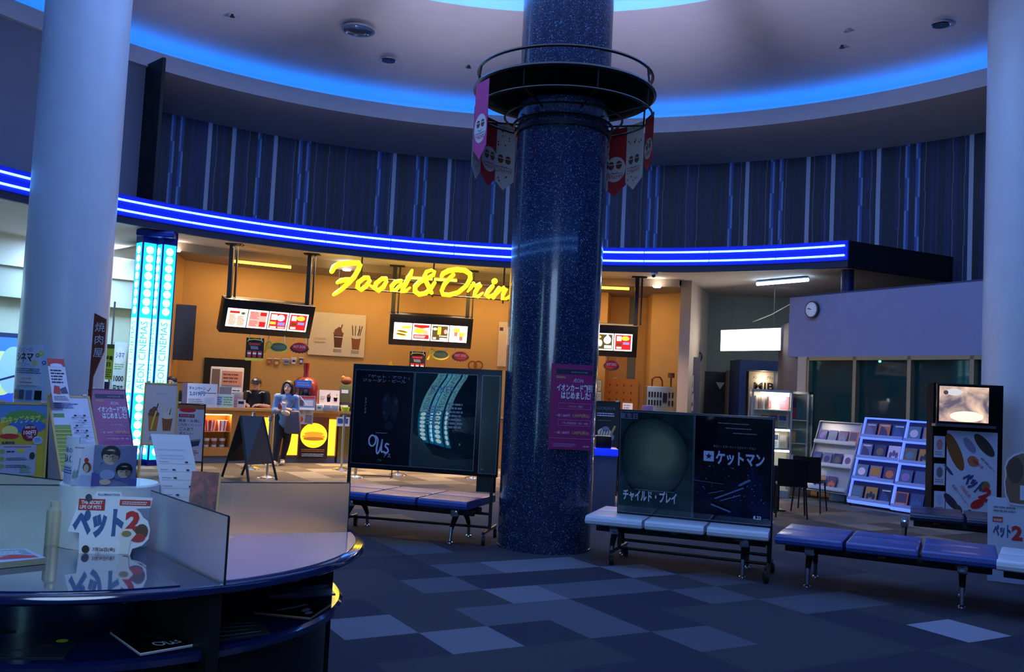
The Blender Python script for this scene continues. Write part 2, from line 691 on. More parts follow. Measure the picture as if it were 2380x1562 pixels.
def strip(a0, a1, segs, R=10.86):
    p, q = pol(R, a0), pol(R, a1)
    for z0, z1, m in segs:
        if a0 > ASTR:
            z0 = max(z0, 4.12)
            if z1 <= z0:
                continue
        mb.faces([V((p.x, p.y, z0)), V((q.x, q.y, z0)), V((q.x, q.y, z1)), V((p.x, p.y, z1))], [(0, 1, 2, 3)], m)


def fill(a0, a1):
    a = a0
    while a < a1 - 1e-4:
        w = math.degrees(rnd.choice((.015, .02, .03, .04, .05)) / 10.86)
        b = min(a + w, a1)
        r = rnd.random()
        if r < .80:
            m = rnd.choice(STR + STR[:2] + STR[1:2] + STR[4:])
            strip(a, b, [(Z0, Z1, m)])
        else:
            z = Z0
            segs = []
            while z < Z1:
                z2 = min(z + rnd.uniform(.35, .9), Z1)
                segs.append((z, z2, rnd.choice((STR[3], STR[2], STR[3], STR[1]))))
                z = z2
            strip(a, b, segs)
        a = b


a = 22.0
AEND = AF + .4
for fa, fw, k in feat:
    hw = math.degrees(fw / 10.86) / 2
    if fa - hw > a:
        fill(a, fa - hw)
    s0 = max(a, fa - hw)
    s1 = fa + hw
    if s1 <= s0:
        continue
    if k == 'p':
        strip(s0, s1, [(Z0, Z1, PALE)])
    else:
        # stair-stepped bands: bright runs shift sideways from one run to the next
        z = Z0 - rnd.uniform(0, .6)
        n = 0
        while z < Z1:
            z2 = z + rnd.uniform(.55, .85)
            za, zb = max(z, Z0), min(z2, Z1)
            if zb > za:
                mid = s0 + (s1 - s0) * (.55 if n % 2 else .45)
                if k == 's':
                    strip(s0, mid, [(za, zb, SKY2 if n % 2 else SKY)])
                    strip(mid, s1, [(za, zb, SKY if n % 2 else SKY2)])
                else:
                    strip(s0, mid, [(za, zb, THIN if n % 2 else STR[1])])
                    strip(mid, s1, [(za, zb, STR[1] if n % 2 else THIN)])
            z = z2
            n += 1
    a = s1
fill(a, AEND)
struct(mb, 'wall_back')

# plain walls: upper left drum, blade, rear half of the hall
GREYW = M('grey_wall_paint', (128, 132, 150), .85)
mb = MB()
mb.lathe(C0, [(9.28, 4.3), (9.28, 7.1), (9.4, 7.1), (9.4, 4.3)], GREYW, n=40, a0=AF, a1=186, closed=True)
struct(mb, 'wall_left')
p0, p1 = pol(10.95, AF), pol(8.62, AF + .2)
mb = MB()
nrm = V((p1.y - p0.y, -(p1.x - p0.x), 0)).normalized() * .06
mb.prism([V((p0.x, p0.y, 4.3)), V((p1.x, p1.y, 4.3)), V((p1.x, p1.y, 7.06)), V((p0.x, p0.y, 7.06))], nrm, M('blade_black', (12, 14, 26), .6))
struct(mb, 'wall_left')
mb = MB()
mb.lathe(C0, [(10.95, 0), (10.95, 7.2), (11.05, 7.2), (11.05, 0)], M('rear_wall_paint', (70, 84, 120), .8), n=80, a0=186, a1=377, closed=True)
struct(mb, 'wall_front')

# ---- canopy over the snack bar
P1 = cyl(1972, 600, 8.3)
A1 = ang(P1)
P2 = cyl(2215, 598, 10.86)
A2 = ang(P2)


def inner(a):
    if a >= A1:
        return 8.34
    d = V((math.cos(rad(a)), math.sin(rad(a))))
    s, e = V((P1.x - C0.x, P1.y - C0.y)), V((P2.x - C0.x, P2.y - C0.y))
    # intersect line s-e with ray d
    den = d.x * (e.y - s.y) - d.y * (e.x - s.x)
    return (s.x * (e.y - s.y) - s.y * (e.x - s.x)) / den


SOFF = M('soffit_paint', (186, 176, 170), .8)
mb = MB()
aa = [A2 + (A1 - A2) * i / 6 for i in range(7)] + [A1 + (190 - A1) * i / 70 for i in range(1, 71)]
for b0, b1 in zip(aa[:-1], aa[1:]):
    q = [pol(inner(b0), b0), pol(13.2, b0), pol(13.2, b1), pol(inner(b1), b1)]
    mb.faces([V((p.x, p.y, 4.02)) for p in q], [(0, 1, 2, 3)], SOFF)
    mb.faces([V((p.x, p.y, 4.10)) for p in q], [(3, 2, 1, 0)], BLACKM)
struct(mb, 'ceiling')
mb = MB()
mb.lathe(C0, [(8.34, 4.02), (10.95, 4.02), (10.95, 4.1), (8.34, 4.1)], SOFF, n=60, a0=190, a1=320, closed=True)
struct(mb, 'ceiling')

FASB = M('fascia_blue', (8, 22, 150), .35, emit=.22, ecol=(0, 30, 255))
FASD = M('fascia_navy', (14, 20, 50), .5)
TUBE = M('neon_tube_ice_blue', (150, 215, 255), emit=5.5, ecol=(90, 170, 255))
fas = thing('canopy_fascia', 'long curved blue canopy band with two neon lines over the snack bar', 'canopy', pol(8.3, 100, 4.02))
mb = MB()
mb.lathe(C0, [(8.26, 4.12), (8.26, 4.47), (8.36, 4.47), (8.36, 4.12)], FASB, n=170, a0=A1, a1=320, closed=True)
mb.build('front_panel', fas)
mb = MB()
mb.lathe(C0, [(8.28, 4.0), (8.28, 4.118), (8.36, 4.118), (8.36, 4.0)], FASD, n=170, a0=A1, a1=320, closed=True)
mb.build('lower_rail', fas)
mb = MB()
s = V((P2.x - P1.x, P2.y - P1.y, 0))
mb.hexa([V((P1.x, P1.y, 4.0)), V((P2.x, P2.y, 4.0)), V((P2.x, P2.y, 4.47)), V((P1.x, P1.y, 4.47))], V((-s.y, s.x, 0)).normalized() * .08, M('canopy_end_navy', (12, 15, 30), .6))
mb.build('end_panel', fas)
a = A1 + .35
while a < 318:
    b = min(a + 8.6, 318)
    for z in (4.205, 4.375):
        mb = MB()
        mb.tube([pol(8.235, a + (b - a) * i / 8, z) for i in range(9)], .017, TUBE, n=8)
        mb.build('neon_tube', fas)
    a = b + .12
# support post of the canopy end
pc = cyl(1970, 640, 8.75)
mb = MB()
mb.lathe((pc.x, pc.y, 0), [(.11, 3.2), (.11, 4.02)], M('post_blue', (22, 32, 92), .35), n=24)
mb.build('canopy_post', label='short round dark blue post holding up the right end of the canopy', category='post')

# ---- snack bar room
APR = ang(cyl(1588, 760, 10.2))           # partition at the right end
APL = ang(cyl(420, 700, 10.86))            # end wall at the left
ORANGE = M('orange_wall_paint', (212, 164, 94), .8)
mb = MB()
mb.lathe(C0, [(10.84, 0), (10.84, 3.9), (10.95, 3.9), (10.95, 0)], ORANGE, n=70, a0=ang(cyl(1410, 780, 10.84)), a1=APL + 1.5, closed=True)
struct(mb, 'wall_back')
# recess at the right end of the bar
r0, r1 = ang(cyl(1410, 780, 10.84)), ang(cyl(1513, 780, 11.7))
mb = MB()
mb.lathe(C0, [(11.7, 0), (11.7, 3.9), (11.8, 3.9), (11.8, 0)], M('orange_wall_paint_deep', (206, 156, 88), .8), n=16, a0=APR, a1=r0 + 1, closed=True)
struct(mb, 'wall_back')
mb = MB()
mb.hexa([pol(10.84, r0), pol(11.8, r0), pol(11.8, r0, 3.9), pol(10.84, r0, 3.9)], (pol(10.84, r0 + .5) - pol(10.84, r0)), ORANGE)
struct(mb, 'wall_back')
mb = MB()
q0, q1 = cyl(1513, 780, 10.9), cyl(1582, 780, 10.6)
mb.hexa([V((q0.x, q0.y, 0)), V((q1.x, q1.y, 0)), V((q1.x, q1.y, 3.9)), V((q0.x, q0.y, 3.9))], (0.0, .8, 0), ORANGE)
struct(mb, 'wall_right')
mb = MB()
mb.hexa([pol(9.75, APR), pol(13, APR), pol(13, APR, 4.02), pol(9.75, APR, 4.02)], (pol(9.75, APR - 1.3) - pol(9.75, APR)), M('partition_paint', (176, 158, 140), .8))
struct(mb, 'wall_right')
mb = MB()
e0, e1 = cyl(372, 800, 8.95), cyl(424, 700, 10.9)
e2 = e1 + (e1 - e0) * .9
e0.z = e1.z = e2.z = 0
mb.hexa([e0, e2, e2 + V((0, 0, 4.02)), e0 + V((0, 0, 4.02))], V((-.14, -.06, 0)), ORANGE)
struct(mb, 'wall_left')
mb = MB()
mb.lathe(C0, [(9.5, 3.86), (9.5, 4.02), (9.56, 4.02), (9.56, 3.9), (10.95, 3.9), (11.8, 3.9), (11.8, 3.86)], M('bar_ceiling', (150, 134, 122), .8), n=70, a0=APR, a1=APL + 7, closed=True)
struct(mb, 'ceiling')

# ---- corridor on the left behind the fascia
CW = M('corridor_wall', (176, 196, 190), .85)
mb = MB()
mb.lathe(C0, [(11.9, 3.44), (11.9, 4.02), (12.1, 4.02), (12.1, 3.44)], M('corridor_bulkhead', (206, 216, 220), .8), n=40, a0=APL + 1, a1=190, closed=True)
struct(mb, 'trim_2')
mb = MB()
mb.lathe(C0, [(12.0, 2.86), (12.0, 3.44), (12.2, 3.44), (12.2, 2.86)], M('corridor_bulkhead_grey', (168, 184, 186), .8), n=40, a0=APL + 1, a1=190, closed=True)
struct(mb, 'trim_3')
mb = MB()
mb.lathe(C0, [(12.25, 0), (12.25, 2.9), (12.4, 2.9), (12.4, 0)], CW, n=40, a0=APL + .8, a1=192, closed=True)
struct(mb, 'wall_left')

# ---- right side: passage wall, doors, shop front
mb = MB()
mb.box((6.2, 21.2, 2.05), (7.0, .2, 4.1), M('passage_wall', (112, 116, 108), .85))
struct(mb, 'wall_back')
PA, PB = V((5.165, 17.0, 0)), V((6.985, 13.546, 0))
dP = (PB - PA).normalized()
nP = V((dP.y, -dP.x, 0))                       # towards the hall
if nP.y > 0:
    nP = -nP
PB2 = PB + dP * 2.6
PANEL = M('lilac_grey_panel', (136, 138, 168), .8)
mb = MB()
mb.hexa([PA + V((0, 0, 2.447)), PB2 + V((0, 0, 2.447)), PB2 + V((0, 0, 3.56)), PA + V((0, 0, 3.56))], -nP * .12, PANEL)
mb.hexa([PA + V((0, 0, 3.555)), PB2 + V((0, 0, 3.555)), PB2 + V((0, 0, 3.585)), PA + V((0, 0, 3.585))], -nP * .14 + nP * .0, M('panel_cap', (52, 58, 96), .6))
struct(mb, 'wall_right')
mb = MB()
mb.hexa([PA + V((0, 0, 3.45)) - nP * .13, PB2 + V((0, 0, 3.45)) - nP * .13, PB2 + V((0, 0, 3.45)) - nP * 3, PA + V((0, 0, 3.45)) - nP * 3], (0, 0, .08), BLACKM)
struct(mb, 'ceiling')


def onp(px, py=880):
    """point of the shop-front plane under a pixel column"""
    d = ray(px, py)
    n = nP
    t = (PA - CAM).dot(n) / d.dot(n)
    return CAM + d * t


# window wall
FR = M('window_frame_bronze', (150, 138, 110), .45, .5)
GL = M('night_window_glass', (60, 130, 130), .04, spec=.3, trans=.85, ior=1.25)
back = -nP * .10
xs = [1876, 1985, 2112, 2258, 2420]
for k in range(4):
    a, b = onp(xs[k]), onp(xs[k + 1])
    a.z = b.z = 0
    w = MB()
    up = V((0, 0, 1))
    d = (b - a).normalized()
    w.hexa([a + up * .05 + back, b + up * .05 + back, b + up * 2.40 + back, a + up * 2.40 + back], -nP * .02, GL)
    win = struct(w, 'window_%d' % (k + 1))
    for nm, (s0, e0, z0, z1) in {'frame': (a - d * .035, a + d * .035, 0, 2.44), 'head_rail': (a, b, 2.38, 2.447), 'sill': (a, b, 0, .09)}.items():
        f = MB()
        f.hexa([s0 + up * z0, e0 + up * z0, e0 + up * z1, s0 + up * z1], -nP * .12, FR)
        o = f.build(nm, local=True)
        o.parent = win
        o.matrix_parent_inverse = Matrix.Translation(-win.location)
# night side of the glass
mb = MB()
a, b = onp(1860), onp(2420)
a.z = b.z = 0
mb.hexa([a - nP * 1.6, b - nP * 1.6, b - nP * 1.6 + V((0, 0, 2.5)), a - nP * 1.6 + V((0, 0, 2.5))], -nP * .1, M('night_wall', (30, 72, 80), .9))
struct(mb, 'wall_right')
pw = onp(2172, 900) - nP * 1.0
mb = MB()
mb.lathe((pw.x, pw.y, 0), [(.16, 0), (.16, 2.5)], M('night_post', (90, 140, 190), .4), n=24)
mb.build('round_post', label='pale round post behind the dark shop windows', category='post')
lamp('SPOT', pw + nP * .55 + V((0, 0, 2.2)), 60, (120, 190, 255), .03, target=pw + V((0, 0, 1.0)), name='night_lamp', angle=.7)
lamp('POINT', onp(1960, 900) - nP * .9 + V((0, 0, .5)), 3.0, (110, 215, 225), .02, name='night_lamp')
# pale pillar and side wall at the left end of the shop front
a, b = onp(1853), onp(1876)
mb = MB()
a.z = b.z = 0
mb.hexa([a, b, b + V((0, 0, 2.447)), a + V((0, 0, 2.447))], -nP * .2, M('tile_pillar', (190, 176, 150), .6))
struct(mb, 'wall_right')
a, b = aty(1808, 860, 18.7), onp(1853)
a.z = b.z = 0
mb = MB()
mb.hexa([a, b, b + V((0, 0, 3.15)), a + V((0, 0, 3.15))], V((.3, .6, 0)), M('mauve_wall', (92, 84, 96), .8))
struct(mb, 'wall_right')
# dark door with a pale triangle sign
d0, d1 = aty(1627, 900, 20.9), aty(1706, 900, 20.9)
zt = aty(1665, 864, 20.9).z
mb = MB()
mb.box(((d0.x + d1.x) / 2, 21.02, zt / 2), (d1.x - d0.x, .2, zt), M('dark_door', (24, 24, 28), .5))
struct(mb, 'door_1')
mb = MB()
c = aty(1674, 897, 20.88)
mb.prism([V((c.x - .1, 20.9, c.z + .08)), V((c.x + .1, 20.9, c.z + .08)), V((c.x, 20.9, c.z - .08))], (0, -.012, 0), M('sign_beige', (190, 184, 166), .5))
mb.build('triangle_sign', label='pale downward triangle sign on the dark passage door', category='sign')
# blue framed doorway beside it
d0, d1 = aty(1709, 900, 20.0), aty(1812, 900, 20.0)
zl0, zl1 = aty(1760, 862, 20).z, aty(1760, 839, 20).z
BF = M('door_frame_blue', (44, 62, 104), .5)
mb = MB()
mb.box(((d0.x + d1.x) / 2, 20.1, (zl0 + zl1) / 2), (d1.x - d0.x, .9, zl1 - zl0), BF)
mb.box((d0.x + .07, 20.1, zl0 / 2), (.14, .9, zl0), BF)
mb.box((d1.x - .02, 20.1, zl0 / 2), (.05, .9, zl0), BF)
mb.box(((d0.x + d1.x) / 2, 20.85, zl0 / 2), (d1.x - d0.x, .3, zl0), M('doorway_inside', (150, 132, 104), .8))
struct(mb, 'door_2')

# ---- round columns
GR = granite()
cc = V((.43, 9.5, 0))
mb = MB()
mb.lathe(cc, [(.485, 0), (.485, .02), (.478, .021), (.478, .16), (.48, .161), (.48, 8.85)], GR, n=96)
mb.build('granite_column', label='dark speckled granite column in the middle of the hall', category='column')
WCOL = M('column_white_paint', (196, 202, 208), .32, spec=.4)
cl, cr_ = aty(139, 900, 12.0), aty(2400, 900, 13.1)
cl.z = cr_.z = 0
mb = MB()
mb.lathe(cl, [(.53, 0), (.53, 8.6)], WCOL, n=72)
mb.build('white_column', label='thick white column rising behind the sandwich boards', category='column')
mb = MB()
mb.lathe(cr_, [(.66, 0), (.66, 8.6)], WCOL, n=72)
mb.build('white_column', label='thick white column rising behind the screen stand', category='column')

# ---- ceiling fittings
mb = None


def on_ceiling(px, py):
    # the shallow cone of the ceiling
    p = atz(px, py, 7.9)
    for _ in range(6):
        r = math.hypot(p.x - C0.x, p.y - C0.y)
        z = 7.68 + (10.1 - r) * (.42 / 4.48) if r < 10.1 else 7.68
        p = atz(px, py, z)
    return p


def downlight(px, py, r, label):
    p = on_ceiling(px, py)
    t = thing('downlight', label, 'light', (p.x, p.y, p.z - .03), group='round lamps in the lilac ceiling')
    m = MB()
    m.lathe((p.x, p.y, p.z - .03), [(r, .03), (r, -.012), (r * .88, -.012), (r * .86, .03)], CHROME, n=32)
    m.build('trim_ring', t)
    m = MB()
    m.lathe((p.x, p.y, p.z - .03), [(r * .86, .02), (r * .5, .05), (.01, .05)], M('reflector', (170, 176, 190), .25, .9), n=32)
    m.build('reflector', t)
    return t


downlight(833, 67, .30, 'large chrome rimmed round ceiling lamp, switched off, biggest on the ceiling')
for q in (-.13, .02, .15):
    pass
p = on_ceiling(903, 138)
for px, py, lab in ((903, 138, 'small dark ceiling disc nearest the large round lamp'), (2187, 55, 'small dark ceiling disc beside the right white column')):
    p = on_ceiling(px, py)
    t = thing('ceiling_disc', lab, 'vent', (p.x, p.y, p.z - .03))
    m = MB()
    m.lathe((p.x, p.y, p.z - .035), [(.13, .035), (.13, 0), (.01, 0)], M('disc_grey', (44, 48, 60), .6), n=28)
    m.build('disc', t)
    m = MB()
    m.lathe((p.x, p.y, p.z - .035), [(.15, .035), (.15, .01), (.13, .0)], CHROME, n=28)
    m.build('rim', t)
for px, py, lab in ((1968, 67, 'tiny sprinkler head on the ceiling, right of the granite column'), (540, 33, 'tiny sprinkler head on the ceiling above the blue cove, near the left column'),
                    (1090, 152, 'tiny sprinkler head on the ceiling just left of the column platform'), (1510, 166, 'tiny sprinkler head on the ceiling just right of the column platform'),
                    (1957, 105, 'tiny dark sprinkler below the chrome one, ceiling right half')):
    p = on_ceiling(px, py)
    m = MB()
    m.lathe((p.x, p.y, p.z - .05), [(.01, 0), (.05, 0), (.03, .02), (.02, .05)], CHROME if px == 1968 else BLACK, n=14)
    m.build('sprinkler_head', label=lab, category='sprinkler')


def soffit_pt(px, py, z=4.02):
    return atz(px, py, z)


# warm slot lamps and small downlights over the snack bar
for (ax, ay, bx, by, lab) in ((535, 606, 676, 621, 'yellow tube lamp over the first menu board'), (943, 645, 1062, 652, 'yellow tube lamp behind the big yellow lettering'),
                              (1390, 668, 1462, 671, 'yellow tube lamp right of the granite column')):
    p, q = atz(ax, ay, 3.79), atz(bx, by, 3.79)
    t = thing('tube_lamp', lab, 'light', (p + q) / 2, group='warm tube lamps over the snack bar')
    m = MB()
    m.tube([p, q], .03, M('tube_yellow', (255, 214, 90), emit=7, ecol=(255, 176, 40)), n=10)
    m.build('tube', t)
    m = MB()
    m.tube([p + V((0, 0, .03)), q + V((0, 0, .03))], .025, M('lamp_tray', (220, 200, 160), .4), n=8)
    m.build('tray', t)
for px, py, z, lab in ((409, 583, 3.84, 'tiny bright downlight beside the cyan light pillar'), (806, 628, 3.84, 'tiny bright downlight behind the first yellow letter'), (1527, 667, 3.84, 'tiny bright downlight right of the third menu board')):
    p = atz(px, py, z)
    m = MB()
    m.lathe(p, [(.01, -.01), (.075, -.01), (.09, .02)], M('downlight_white', (255, 246, 230), emit=12), n=20)
    m.build('downlight', label=lab, category='light', group='small downlights over the snack bar')
p, q = atz(1760, 660, 3.95), atz(1878, 650, 3.95)
t = thing('fluorescent_lamp', 'blue white tube lamp on the passage ceiling left of the wall clock', 'light', (p + q) / 2)
m = MB()
m.tube([p, q], .035, M('tube_white', (225, 240, 255), emit=16, ecol=(190, 225, 255)), n=10)
m.build('tube', t)
m = MB()
m.tube([p + V((0, 0, .04)), q + V((0, 0, .04))], .05, M('lamp_body', (120, 150, 190), .5), n=8, flat=((0, 0, 1), .4))
m.build('lamp_body', t)
p = atz(1519, 636, 3.98)
t = thing('ceiling_camera', 'small white security camera under the canopy soffit', 'camera', p)
m = MB()
m.box(p, (.16, .12, .06), WHITE, bev=.02)
m.build('housing', t)
m = MB()
m.ball(p + V((0, -.02, -.04)), .04, BLACK)
m.build('lens', t)

# ================================================================== SNACK BAR SIGN AND MENUS
# ---- big yellow script lettering
YN = M('yellow_neon', (255, 240, 40), emit=2.2, ecol=(255, 226, 16))
L0, L1 = cyl(767, 640, 8.52), cyl(1215, 690, 8.52)
su = V((L1.x - L0.x, L1.y - L0.y, 0)).normalized()
sn = V((su.y, -su.x, 0))


def onsign(px, py):
    d = ray(px, py)
    t = (V((L0.x, L0.y, CH)) - CAM).dot(sn) / d.dot(sn)
    return CAM + d * t


def zs(x, y):
    return onsign(750 + x * .2101, 560 + y * .2101)


letters = [
    [[(100, 338, 17), (125, 290, 20), (170, 262, 20), (240, 250, 19), (330, 244, 19), (400, 244, 20), (412, 262, 19), (398, 310, 17), (350, 395, 18), (290, 462, 18), (205, 538, 16), (150, 575, 15), (122, 594, 12)],
     [(162, 462, 12), (200, 440, 18), (260, 428, 18), (320, 425, 15), (352, 418, 8)]],
    [[(505, 405, 14), (450, 415, 16), (395, 460, 18), (385, 515, 18), (425, 540, 18), (480, 500, 17), (520, 440, 15), (500, 400, 14), (460, 402, 14)]],
    [[(700, 415, 14), (645, 425, 16), (590, 470, 18), (575, 525, 18), (615, 550, 18), (670, 512, 17), (705, 450, 15), (688, 408, 14), (655, 410, 12)], [(520, 490, 8), (560, 515, 12)]],
    [[(865, 440, 14), (810, 450, 16), (762, 500, 18), (765, 545, 16), (810, 540, 14), (870, 480, 14)], [(990, 325, 10), (970, 370, 16), (935, 440, 18), (890, 520, 17), (878, 565, 15), (915, 560, 12), (965, 518, 8)]],
    [[(1238, 462, 14), (1195, 530, 16), (1140, 578, 17), (1070, 592, 18), (1022, 560, 19), (1022, 505, 19), (1070, 455, 18), (1160, 415, 17), (1225, 375, 15), (1238, 340, 12), (1205, 322, 12), (1150, 340, 15), (1125, 390, 16), (1145, 450, 17), (1180, 520, 18), (1205, 575, 14)]],
    [[(1315, 392, 14), (1330, 362, 18), (1390, 330, 19), (1480, 316, 19), (1570, 325, 20), (1630, 365, 19), (1632, 420, 18), (1590, 495, 17), (1500, 570, 17), (1400, 598, 17), (1328, 590, 17), (1315, 552, 15), (1345, 480, 17), (1400, 420, 17), (1445, 375, 15)]],
    [[(1605, 560, 8), (1640, 515, 13), (1665, 480, 13)], [(1668, 470, 14), (1690, 500, 15), (1740, 480, 16), (1745, 500, 13)], [(1735, 495, 15), (1690, 560, 17), (1678, 610, 16), (1715, 618, 13), (1770, 575, 8)]],
    [[(1880, 500, 15), (1835, 550, 17), (1805, 605, 16), (1835, 625, 14), (1885, 590, 8)], [(1898, 448, 22), (1905, 444, 22)]],
    [[(1950, 520, 15), (1915, 575, 16), (1888, 630, 13)], [(1895, 620, 9), (1960, 545, 13), (2010, 515, 15), (2030, 530, 15), (1995, 590, 16), (1988, 640, 15), (2030, 640, 12), (2080, 600, 8)]],
    [[(2210, 420, 10), (2170, 490, 15), (2120, 580, 16), (2095, 650, 13)], [(2220, 545, 10), (2190, 570, 13), (2140, 600, 13), (2175, 650, 14), (2220, 650, 9)]],
]
sign = thing('letter_sign', 'big glowing yellow script lettering hung over the snack bar', 'sign', V((L0.x, L0.y, 3.4)))
for ch in letters:
    m = MB()
    for st in ch:
        m.tube([zs(x, y) for x, y, r in st], [r * .00178 * 1.5 for x, y, r in st], YN, n=10, flat=(tuple(sn), .9))
        for x, y, r in (st[0], st[-1]):
            m.ball(zs(x, y), r * .00178 * 1.48, YN, seg=10, rings=6)
    m.build('letter', sign)
back = -sn * .07
m = MB()
for y0, x0, x1, yy in ((0, 190, 2080, None),):
    a, b = zs(200, 520) + back, zs(2080, 655) + back
    m.tube([a, b], .014, BLACKM, n=6)
    a, b = zs(400, 405) + back, zs(2080, 505) + back
    m.tube([a, b], .014, BLACKM, n=6)
for x, y in ((195, 320), (430, 350), (1228, 430), (2010, 500)):
    p = zs(x, y) + back
    top = 4.02 if x != 195 else zs(195, 320).z
    q = zs(x, y + (230 if x == 195 else 190)) + back
    m.tube([V((p.x, p.y, top)), V((p.x, p.y, q.z))], .017, BLACKM, n=6)
m.build('rod_frame', sign)

# ---- hanging menu boards
MENUB = M('menu_housing', (16, 15, 18), .35)
LIT = M('menu_white_lit', (255, 250, 244), emit=1.5, ecol=(255, 246, 236))
LRED = M('menu_red_lit', (205, 30, 30), emit=.85)
LPINK = M('menu_pink_lit', (244, 170, 150), emit=.9)
LCREAM = M('menu_cream_lit', (250, 226, 190), emit=1.0)
LYEL = M('menu_yellow_lit', (238, 200, 60), emit=.9)
LGRN = M('menu_green_lit', (70, 120, 60), emit=.6)
LBRN = M('menu_brown_lit', (120, 66, 30), emit=.6)
LVIO = M('menu_violet_lit', (150, 140, 220), emit=.8)


def menu_art(a, k, x, y, w, h):
    """one lit menu page"""
    a.rect(x, y, x + w, y + h, LIT)
    g = w * .07
    if k == 'list':
        a.rect(x + g, y + g, x + w - g, y + h - g, LCREAM)
        a.rect(x + w * .12, y + h * .74, x + w * .6, y + h * .86, LRED)
        a.ell(x + w * .78, y + h * .76, w * .1, h * .07, LGRN)
        a.lines(x + w * .12, y + h * .1, x + w * .48, y + h * .68, 9, LRED, seed=1)
        a.lines(x + w * .54, y + h * .1, x + w * .9, y + h * .62, 8, LRED, seed=2)
    elif k == 'list2':
        a.rect(x + g, y + g, x + w - g, y + h - g, LPINK)
        a.rect(x + w * .6, y + h * .7, x + w * .92, y + h * .9, LRED)
        a.rect(x + w * .6, y + h * .1, x + w * .92, y + h * .38, LRED)
        a.lines(x + w * .1, y + h * .5, x + w * .56, y + h * .9, 6, LRED, seed=3)
        a.lines(x + w * .1, y + h * .1, x + w * .56, y + h * .42, 5, LRED, seed=4)
    elif k == 'combo':
        a.rect(x + g, y + g, x + w - g, y + h - g, LRED)
        a.rect(x + w * .12, y + h * .55, x + w * .42, y + h * .86, LCREAM)
        a.ell(x + w * .62, y + h * .68, w * .2, h * .18, LIT)
        a.rect(x + w * .1, y + h * .3, x + w * .4, y + h * .45, LYEL)
        a.rect(x + w * .5, y + h * .26, x + w * .86, y + h * .44, LVIO)
        a.rect(x + w * .12, y + h * .1, x + w * .44, y + h * .2, LCREAM)
        a.rect(x + w * .52, y + h * .1, x + w * .88, y + h * .2, LPINK)
    elif k == 'combo2':
        a.rect(x + g, y + g, x + w - g, y + h - g, LRED)
        a.ell(x + w * .62, y + h * .74, w * .22, h * .14, LYEL)
        a.rect(x + w * .14, y + h * .58, x + w * .4, y + h * .86, LCREAM)
        a.rect(x + w * .5, y + h * .38, x + w * .84, y + h * .52, LVIO)
        a.rect(x + w * .14, y + h * .12, x + w * .42, y + h * .24, LCREAM)
        a.rect(x + w * .14, y + h * .32, x + w * .42, y + h * .46, LBRN)
    elif k == 'dog':
        for j, yy in enumerate((.28, .46)):
            a.ell(x + w * (.42 + .06 * j), y + h * yy, w * .32, h * .09, LYEL, rot=-8)
            a.ell(x + w * (.42 + .06 * j), y + h * (yy + .02), w * .28, h * .04, LBRN, rot=-8)
        a.rect(x + w * .42, y + h * .66, x + w * .9, y + h * .82, LYEL, sh=.02)
    elif k == 'fries':
        a.rect(x + g, y + g, x + w - g, y + h - g, LCREAM)
        a.poly([(x + g, y + h - g), (x + w - g, y + h - g), (x + w - g, y + h * .8), (x + w * .5, y + h * .72), (x + g, y + h * .8)], LRED)
        a.ell(x + w * .4, y + h * .56, w * .3, h * .16, LYEL)
        a.ell(x + w * .74, y + h * .46, w * .14, h * .16, LPINK)
        a.rect(x + g, y + h * .1, x + w - g, y + h * .34, LRED)
        a.lines(x + w * .12, y + h * .14, x + w * .8, y + h * .3, 2, LIT, seed=5)
    elif k == 'cone':
        a.rect(x + g, y + g, x + w - g, y + h - g, M('menu_olive_lit', (96, 84, 44), emit=.6))
        a.rect(x + w * .36, y + h * .4, x + w * .56, y + h * .88, LYEL)
        a.rect(x + w * .6, y + h * .4, x + w * .72, y + h * .8, LBRN)
        a.ell(x + w * .82, y + h * .6, w * .1, h * .14, LPINK)
        a.ell(x + w * .22, y + h * .74, w * .12, h * .08, LIT)
        a.rect(x + w * .46, y + h * .3, x + w * .9, y + h * .36, LCREAM)
        a.rect(x + w * .12, y + h * .12, x + w * .3, y + h * .24, LCREAM)
        a.rect(x + w * .5, y + h * .1, x + w * .9, y + h * .22, LIT)
    elif k == 'popcorn':
        for cx, cy in ((.36, .74), (.66, .5)):
            for q in range(9):
                th = q * 2.4
                a.ell(x + w * (cx + .13 * math.cos(th) * (q % 3) / 2), y + h * (cy + .12 * math.sin(th) * (q % 3) / 2), w * .09, h * .08, LYEL)
            a.poly([(x + w * (cx - .12), y + h * (cy - .12)), (x + w * (cx + .12), y + h * (cy - .12)), (x + w * (cx + .08), y + h * (cy - .38)), (x + w * (cx - .08), y + h * (cy - .38))], LPINK)
            for q in (-.06, .02):
                a.rect(x + w * (cx + q), y + h * (cy - .36), x + w * (cx + q + .04), y + h * (cy - .13), LRED)
    elif k == 'soft':
        a.rect(x + g, y + g, x + w - g, y + h - g, M('menu_olive_lit', (96, 84, 44), emit=.6))
        a.ell(x + w * .66, y + h * .6, w * .2, h * .22, LIT)
        a.poly([(x + w * .66, y + h * .95), (x + w * .52, y + h * .7), (x + w * .86, y + h * .7)], LIT)
        a.ell(x + w * .26, y + h * .42, w * .13, h * .2, LCREAM)
        a.ell(x + w * .22, y + h * .78, w * .1, h * .08, LYEL)
        a.rect(x + w * .5, y + h * .12, x + w * .9, y + h * .3, LCREAM)


